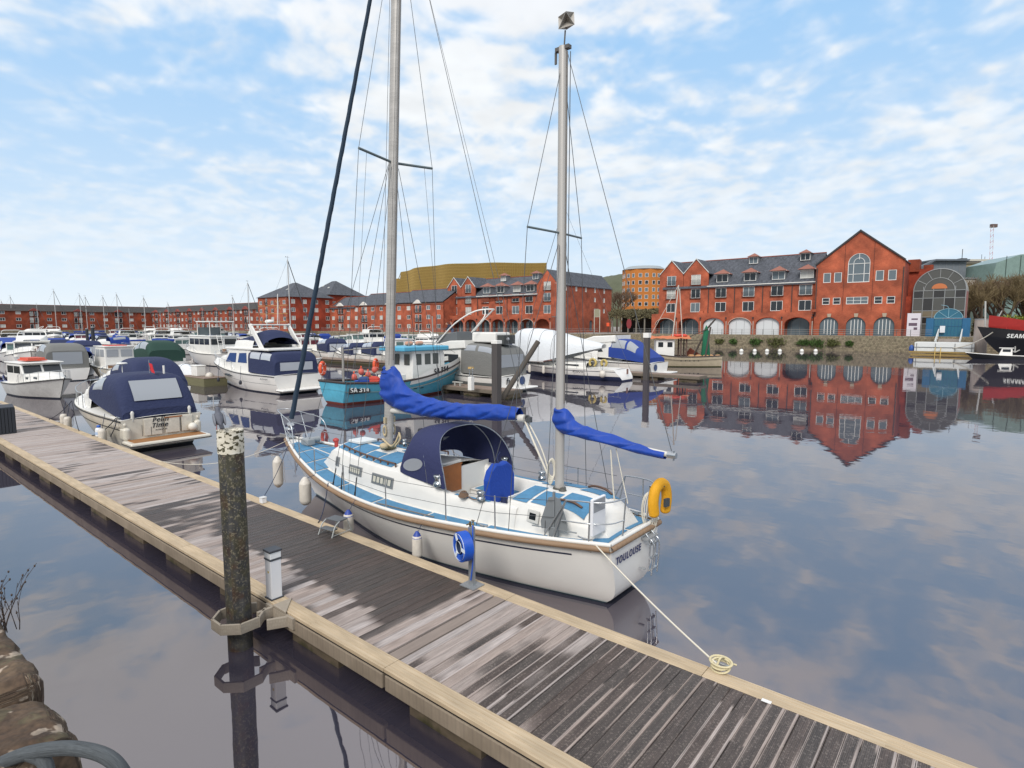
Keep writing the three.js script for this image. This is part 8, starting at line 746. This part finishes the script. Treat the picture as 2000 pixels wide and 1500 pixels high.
// ================================================================== RIGHT HAND SIDE: gate, gangway, ship
{
  const teal = M('gate_teal', '#1f5f86', 0.5, { map: T.wear }), tealGlass = M('gate_glass', '#2d6277', 0.15), bar = M('gate_bar', '#7fa7b5', 0.5), g0 = ST(-9.0, 120.4, QUAY), g = thing('pontoon_gate', 'blue security gate with glazed fan arch at the head of the gangway', 'gate', g0, TURN); g.scale.set(0.88, 0.72, 0.88); for (const x of [0, 5.5]) part(g, 'side_panel', rbox(1.2, 4.4, 0.5, 0.05, x + 0.6, 2.0, 0), teal); part(g, 'gate_panel', box(4.3, 4.1, 0.12, 3.35, 2.0, 0), tealGlass); part(g, 'gate_bars', [...[...Array(9)].map((_, i) => box(0.06, 4.1, 0.06, 1.3 + i * 0.52, 2.0, 0.1)), box(4.3, 0.08, 0.08, 3.35, 2.4, 0.1)], teal); part(g, 'fan_light', new THREE.CylinderGeometry(2.15, 2.15, 0.08, 32, 1, false, -Math.PI / 2, Math.PI).rotateX(-Math.PI / 2).translate(3.35, 4.2, 0), tealGlass); part(g, 'fan_bars', [...[0, 45, 90, 135, 180].map((a) => rod([3.35, 4.2, 0.08], [3.35 + Math.cos(a * Math.PI / 180) * 2.15, 4.2 + Math.sin(a * Math.PI / 180) * 2.15, 0.08], 0.05)), tube(archPath(3.35, 4.2, 4.3, 2.15, 2.15, 20).map((p) => V(p[0], p[1], 0.08)), 0.06, 50, 6), box(4.3, 0.1, 0.1, 3.35, 4.2, 0.06), tube([[3.35, 6.3, 0.1], [3.1, 6.9, 0.3], [2.2, 7.2, 0.6]], 0.05, 16, 6)], bar);
  const br = thing('gangway', 'white railed gangway ramp sloping down from the blue gate', 'gangway', g0.clone().add(V(0, 0, 0)), TURN); const wm = M('gangway_white', '#c9cbc9', 0.5); part(br, 'ramp', [box(2.8, 0.2, 6.6, 3.35, -1.0, 3.4, 0, 0.28)], M('ramp_boards', '#8b8178', 0.85, { map: T.streak })); for (const x of [1.8, 4.9]) { part(br, 'handrail', rod([x, 1.2, 0.3], [x, -0.6, 6.7], 0.1), wm); for (let i = 0; i < 5; i++) part(br, 'post', rod([x, 1.1 - i * 0.42, 0.4 + i * 1.5], [x, 0.0 - i * 0.42, 0.4 + i * 1.5], 0.05), wm); } part(br, 'notice', box(0.7, 1.1, 0.06, 2.3, 1.2, 0.5), M('notice_white', '#d0d2d4', 0.6));
  const pf = thing('landing_pontoon', 'white landing pontoon with timber skirts under the gangway', 'pontoon', ST(-9.5, 113, 0), TURN); part(pf, 'deck_box', rbox(7.4, 1.5, 4, 0.06, 3.6, 1.2, 0), wm); part(pf, 'rail', [box(7.4, 0.08, 0.1, 3.6, 1.2, 2.05), ...[0.2, 2.6, 5, 7].map((x) => box(0.08, 1.2, 0.1, x, 1.2, 2.04))], greyTrim); part(pf, 'timber_skirt', [box(8.6, 0.25, 0.3, 3.6, 0.45, 2.3), box(8.2, 0.25, 0.3, 3.6, 0.05, 2.3)], M('skirt_timber', '#8c7544', 0.85)); part(pf, 'ladder', [rod([2.6, 1.2, 2.5], [2.6, -0.4, 2.5], 0.06), rod([3.3, 1.2, 2.5], [3.3, -0.4, 2.5], 0.06)], M('ladder_yellow', '#c9ad63', 0.6)); part(pf, 'float_drum', ball(0.5, -0.5, 0.9, 1.4, 0.7, 1.2, 0.7), M('drum_blue', '#2a4f8f', 0.6));
  const cp = ST(-1.6, 112.5, 0), pl = thing('concrete_pile', 'thick pale concrete pile beside the white landing pontoon', 'pile', cp); part(pl, 'shaft', cyl(0.85, 0.85, 7.4, 0, -2, 0, 24), M('pile_concrete', '#a89c93', 0.9, { map: rep(T.streak, 2, 1) })); part(pl, 'cap', cyl(0.9, 0.86, 0.15, 0, 5.4, 0, 24), greyTrim);
  const pg = thing('poster_board', 'white poster board with a dark picture at the foot of the glass arch', 'sign', ST(-10.8, 121.2, QUAY), TURN); part(pg, 'board', box(1.9, 3.9, 0.08, 0, 1.95, 0), M('poster_white', '#c9c3c8', 0.7)); part(pg, 'print', [box(1.2, 0.5, 0.02, -0.1, 2.0, 0.05), box(0.9, 0.25, 0.02, 0.1, 2.9, 0.05), box(0.5, 0.4, 0.02, 0.3, 1.3, 0.05)], M('poster_ink', '#5c4a58', 0.7)); const sk = thing('green_skip', 'green railings and container beyond the concrete pile', 'container', ST(2.5, 121.5, QUAY), TURN); part(sk, 'body', box(6, 2.4, 2, 3, 1.2, 0), M('skip_green', '#2c5d4b', 0.7)); part(sk, 'rib', [0.5, 2, 3.5, 5].map((x) => box(0.12, 2.4, 0.1, x, 1.2, 1.03)), M('skip_rib', '#22493b', 0.7));
  // black hulled ship, bow towards the gate
  const S = thing('moored_ship', 'black hulled ship with red bulwark lettered SEAMARK moored by the gate', 'ship', ST(32, 107.5, 0), toBow), L = 34, K = hullOf({ L, half: curve([0, 3.2], [0.5, 3.4], [0.8, 2.8], [0.93, 1.4], [1, 0.08]), sheer: curve([0, 3.0], [0.6, 3.0], [1, 4.4]), stern: () => 0, bow: curve([-0.6, L - 4.5], [0, L - 3.4], [2.2, L - 1.2], [4.4, L]), pow: [0.25, 0.25, 0.7], yb: -0.8 }); part(S, 'hull', [...K.band(() => -0.6, (u) => K.sheer(u) - 1.3, 0), K.transom(-0.6, 1.7)], M('ship_navy', '#12161f', 0.45, { map: rep(T.wear, 0.2, 0.2) })); part(S, 'upper_strake', [...K.band((u) => K.sheer(u) - 1.3, (u) => K.sheer(u), 0), K.transom(1.7, 3.0)], M('ship_black', '#26262a', 0.6, { map: rep(T.wear, 0.2, 0.2) })); part(S, 'deck', K.deck(-0.05), M('ship_deck', '#4b4743', 0.8)); part(S, 'bulwark', K.band((u) => K.sheer(u) + 0.0, (u) => K.sheer(u) + lerp(1.0, 1.7, sstep(0.7, 0.97, u)), -0.12, { a: 0.3, b: 0.965 }), M('bulwark_red', '#a3231c', 0.5, { side: THREE.DoubleSide, map: rep(T.wear, 0.2, 0.2) })); part(S, 'bulwark_rib', [0.8, 0.86, 0.91].flatMap((u) => [-1, 1].map((s) => { const q = K.S(u, K.sheer(u), s); return box(0.12, 1.4, 0.3, q.x, q.y + 0.7, q.z * 0.92 - s * 0.1); })), mats.bulwark_red);
  for (const sd of [-1, 1]) { const q = K.S(0.87, 3.2, sd), q2 = K.S(0.9, 3.2, sd), a = Math.atan2(-(q2.z - q.z), q2.x - q.x), t = writing('SEAMARK', 0.55, 0.03, 0.15); part(S, 'name_lettering', t, mats.lettering_white, [q.x, 2.85, q.z + sd * 0.08], [0, sd < 0 ? a + Math.PI : a, 0]); const an = K.S(0.93, 1.2, sd); part(S, 'anchor', [rod([0, 0.9, 0], [0, -0.3, 0], 0.09), rod([-0.5, 0, 0], [0, -0.35, 0], 0.09), rod([0.5, 0, 0], [0, -0.35, 0], 0.09)], M('anchor_pale', '#a8a7a2', 0.6), [an.x, an.y, an.z + sd * 0.18]); } part(S, 'deckhouse', [box(9, 4, 5, 6, 5, 0), box(6, 2.4, 4.4, 6, 8.2, 0)], gelDeck); part(S, 'foremast', [rod([L - 0.9, 4.4, 0], [L - 0.7, 8.0, 0], 0.12), tube([[L - 1.2, 4.5, -0.3], [L - 2.0, 5.2, -0.7], [L - 2.6, 6.6, -0.9]], 0.08, 16, 6)], mats.anchor_pale); single('ship_mooring_rope', 'pale rope curving from the ship bow down to the quay', 'rope', [sag(ST(-0.2, 106.3, 3.6), ST(-6.5, 112.9, 1.2), 0.9, 0.07)], ropeW);
  motorboat('black_rib', 'black inflatable workboat floating under the ship bow', ST(3.5, 103.0), toBow, { L: 6.5, B: 2.4, f0: 0.5, f1: 0.8, q: 0.4, hullMat: M('rib_black', '#1d2026', 0.6), house: [1.5, 2.6, 0.5, 1.5, 0.9, 0.3], houseWins: 1 });
  // white mooring buoys in a line before the planted wall
  for (const [i, u] of [1448, 1474, 1498, 1523, 1566, 1593].entries()) { const p = onY(u, 687, 0.0), b = thing('mooring_buoy', 'small white mooring buoy floating in a line before the planted quay wall', 'buoy', p, 0, 'white mooring buoys in a line'); part(b, 'float', ball(0.33, 0, 0.16, 0, 1, 0.95, 1), M('buoy_white', '#d8d8d2', 0.5)); part(b, 'ring', new THREE.TorusGeometry(0.1, 0.03, 6, 14).translate(0, 0.55, 0), greyTrim); }
}
// plants growing from the quay wall
{ const r = mulberry(4), gm = M('wall_plant_green', '#46602b', 0.9, { side: THREE.DoubleSide }), gb = M('wall_plant_olive', '#5e6237', 0.9, { side: THREE.DoubleSide }); for (const [i, [u, w, h]] of [[1405, 1.6, 0.9], [1432, 1.4, 1.0], [1476, 2.2, 1.3], [1515, 3.4, 1.9], [1568, 2.2, 1.1], [1592, 2.8, 1.5], [1625, 2.4, 1.4], [1658, 1.4, 0.8]].entries()) { const k = (u - 1000) / FPX, s = 119 * (0.772 * k - 0.636) / (0.772 + 0.636 * k), o = thing('wall_shrub', ['low olive plant on the quay wall by the working boat', 'small green bush low on the quay wall', 'round green bush on the quay wall before the white shutters', 'largest green bush spreading down the quay wall', 'sparse green plant on the quay wall by the glazed arch shop', 'wide green bush on the quay wall near the tall gable', 'green bush below the first arch of the tall gable', 'small plant tuft below the tall gable'][i], 'shrub', ST(s, 118.9, 1.3), TURN, 'plants on the quay wall'); const L = []; for (let n = 0; n < 420; n++) { const a = r() * 6.28, q = (r() + r()) * 0.62 * (0.6 + 0.8 * fbm(a * 1.3, i * 3.1, 2)), sz = 0.07 + r() * 0.12; L.push(new THREE.PlaneGeometry(sz, sz * 1.6).rotateX(r() * 3).rotateY(r() * 6).translate(Math.cos(a) * q * w / 2, Math.sin(a) * q * h / 2 + 0.1 * r(), 0.1 + r() * 0.5 * (1 - q * 0.6))); } part(o, 'foliage', L, i % 3 ? gm : gb); part(o, 'stems', [0, 1, 2, 3, 4].map((n) => rod([0, -h * 0.2, 0], [(n - 2) * w * 0.18, h * 0.35, 0.4], 0.02, 4)), M('twig', '#4a3d35', 0.9)); } }
// bare trees
{
  const bark = M('bare_bark', '#4f4136', 0.95), bud = M('bare_twigs', '#6b5846', 0.95);
  function tree(label, pos, h, spread, seed, levels, name = 'bare_tree', twigMat = bud) { const o = thing(name, label, 'tree', pos, 0, 'leafless trees on the waterfront'), r = mulberry(seed), T1 = [], T2 = []; const grow = (p, d, l, rad, lv) => { const q = p.clone().addScaledVector(d, l); (lv <= 1 ? T1 : T2).push(rod(p, q, rad, lv <= 1 ? 6 : 3, rad * 0.72)); if (lv >= levels) return; const n = lv === 0 ? 5 : 3 + (r() < 0.4 ? 1 : 0); for (let i = 0; i < n; i++) { const nd = d.clone().add(V((r() - 0.5) * spread, (r() - 0.25) * 0.7, (r() - 0.5) * spread)).normalize(); grow(p.clone().lerp(q, 0.55 + 0.45 * r()), nd, l * (0.62 + r() * 0.2), rad * 0.62, lv + 1); } }; grow(V(0, -0.2, 0), V(0, 1, 0), h * 0.3, h * 0.022, 0); part(o, 'trunk', T1, bark); part(o, 'crown', T2, twigMat); return o; }
  tree('leafless tree behind the slate roof with the dormers', at(1518, 640, 160).setY(QUAY), 22, 1.7, 3, 6); tree('low leafless tree whose twigs show above the slate roof', at(1560, 640, 165).setY(QUAY), 21, 1.6, 13, 6);
  for (const [i, [u, d, h]] of [[1868, 122, 10], [1890, 126, 12], [1915, 120, 12.5], [1942, 128, 13], [1968, 122, 12], [1996, 126, 13], [2030, 122, 13], [1903, 134, 13], [1955, 136, 14]].entries()) tree(['slim leafless tree beside the glass arch', 'leafless tree before the pale rendered building', 'leafless tree over the blue gate', 'leafless tree before the tan building', 'leafless tree above the ship bow', 'leafless tree behind the red bulwark', 'leafless tree at the end of the waterfront', 'leafless tree close before the grey clad building', 'leafless tree below the green glass roof'][i], at(u, 640, d).setY(QUAY), h * 1.25, 1.7, 30 + i * 7, i % 3 ? 5 : 6, 'bare_tree', i % 2 ? bud : M('bare_twigs_olive', '#746548', 0.95));
  tree('bare tree between the brick terrace and the orange block', at(1205, 640, 175).setY(QUAY), 15, 1.4, 77, 6);
  const r = mulberry(61), L = [], sh = thing('evergreen_hedge', 'dark mixed evergreen hedge along the waterfront behind the ship', 'hedge', ST(-1, 127, QUAY), TURN); for (let i = 0; i < 5200; i++) { const x = r() * 34 - 2, hgt = 1.2 + 2.6 * fbm(x * 0.3, 4, 3), y = r() * hgt, s = 0.2 + r() * 0.25; L.push(new THREE.PlaneGeometry(s, s * 1.4).rotateX(r() * 3).rotateY(r() * 6).translate(x, y, (r() - 0.5) * 3)); } part(sh, 'foliage', L, M('hedge_dark', '#4c4630', 0.95, { side: THREE.DoubleSide })); const yl = thing('yellow_shrub', 'yellow green flowering shrub behind the ship', 'shrub', at(1985, 612, 118).setY(QUAY + 1.5), 0), Y = []; for (let i = 0; i < 900; i++) { const v = V(r() - 0.5, r() - 0.5, r() - 0.5).normalize().multiplyScalar(Math.cbrt(r())); Y.push(new THREE.PlaneGeometry(0.22, 0.3).rotateX(r() * 3).rotateY(r() * 6).translate(v.x * 3.5, v.y * 1.6 + 1, v.z * 2)); } part(yl, 'foliage', Y, M('shrub_yellow', '#7d8233', 0.9, { side: THREE.DoubleSide })); part(yl, 'stems', [0, 1, 2].map((k) => rod([0, -1.4, 0], [(k - 1) * 1.5, 1, 0], 0.06, 5)), bark);
}
renderer.render(scene, camera);
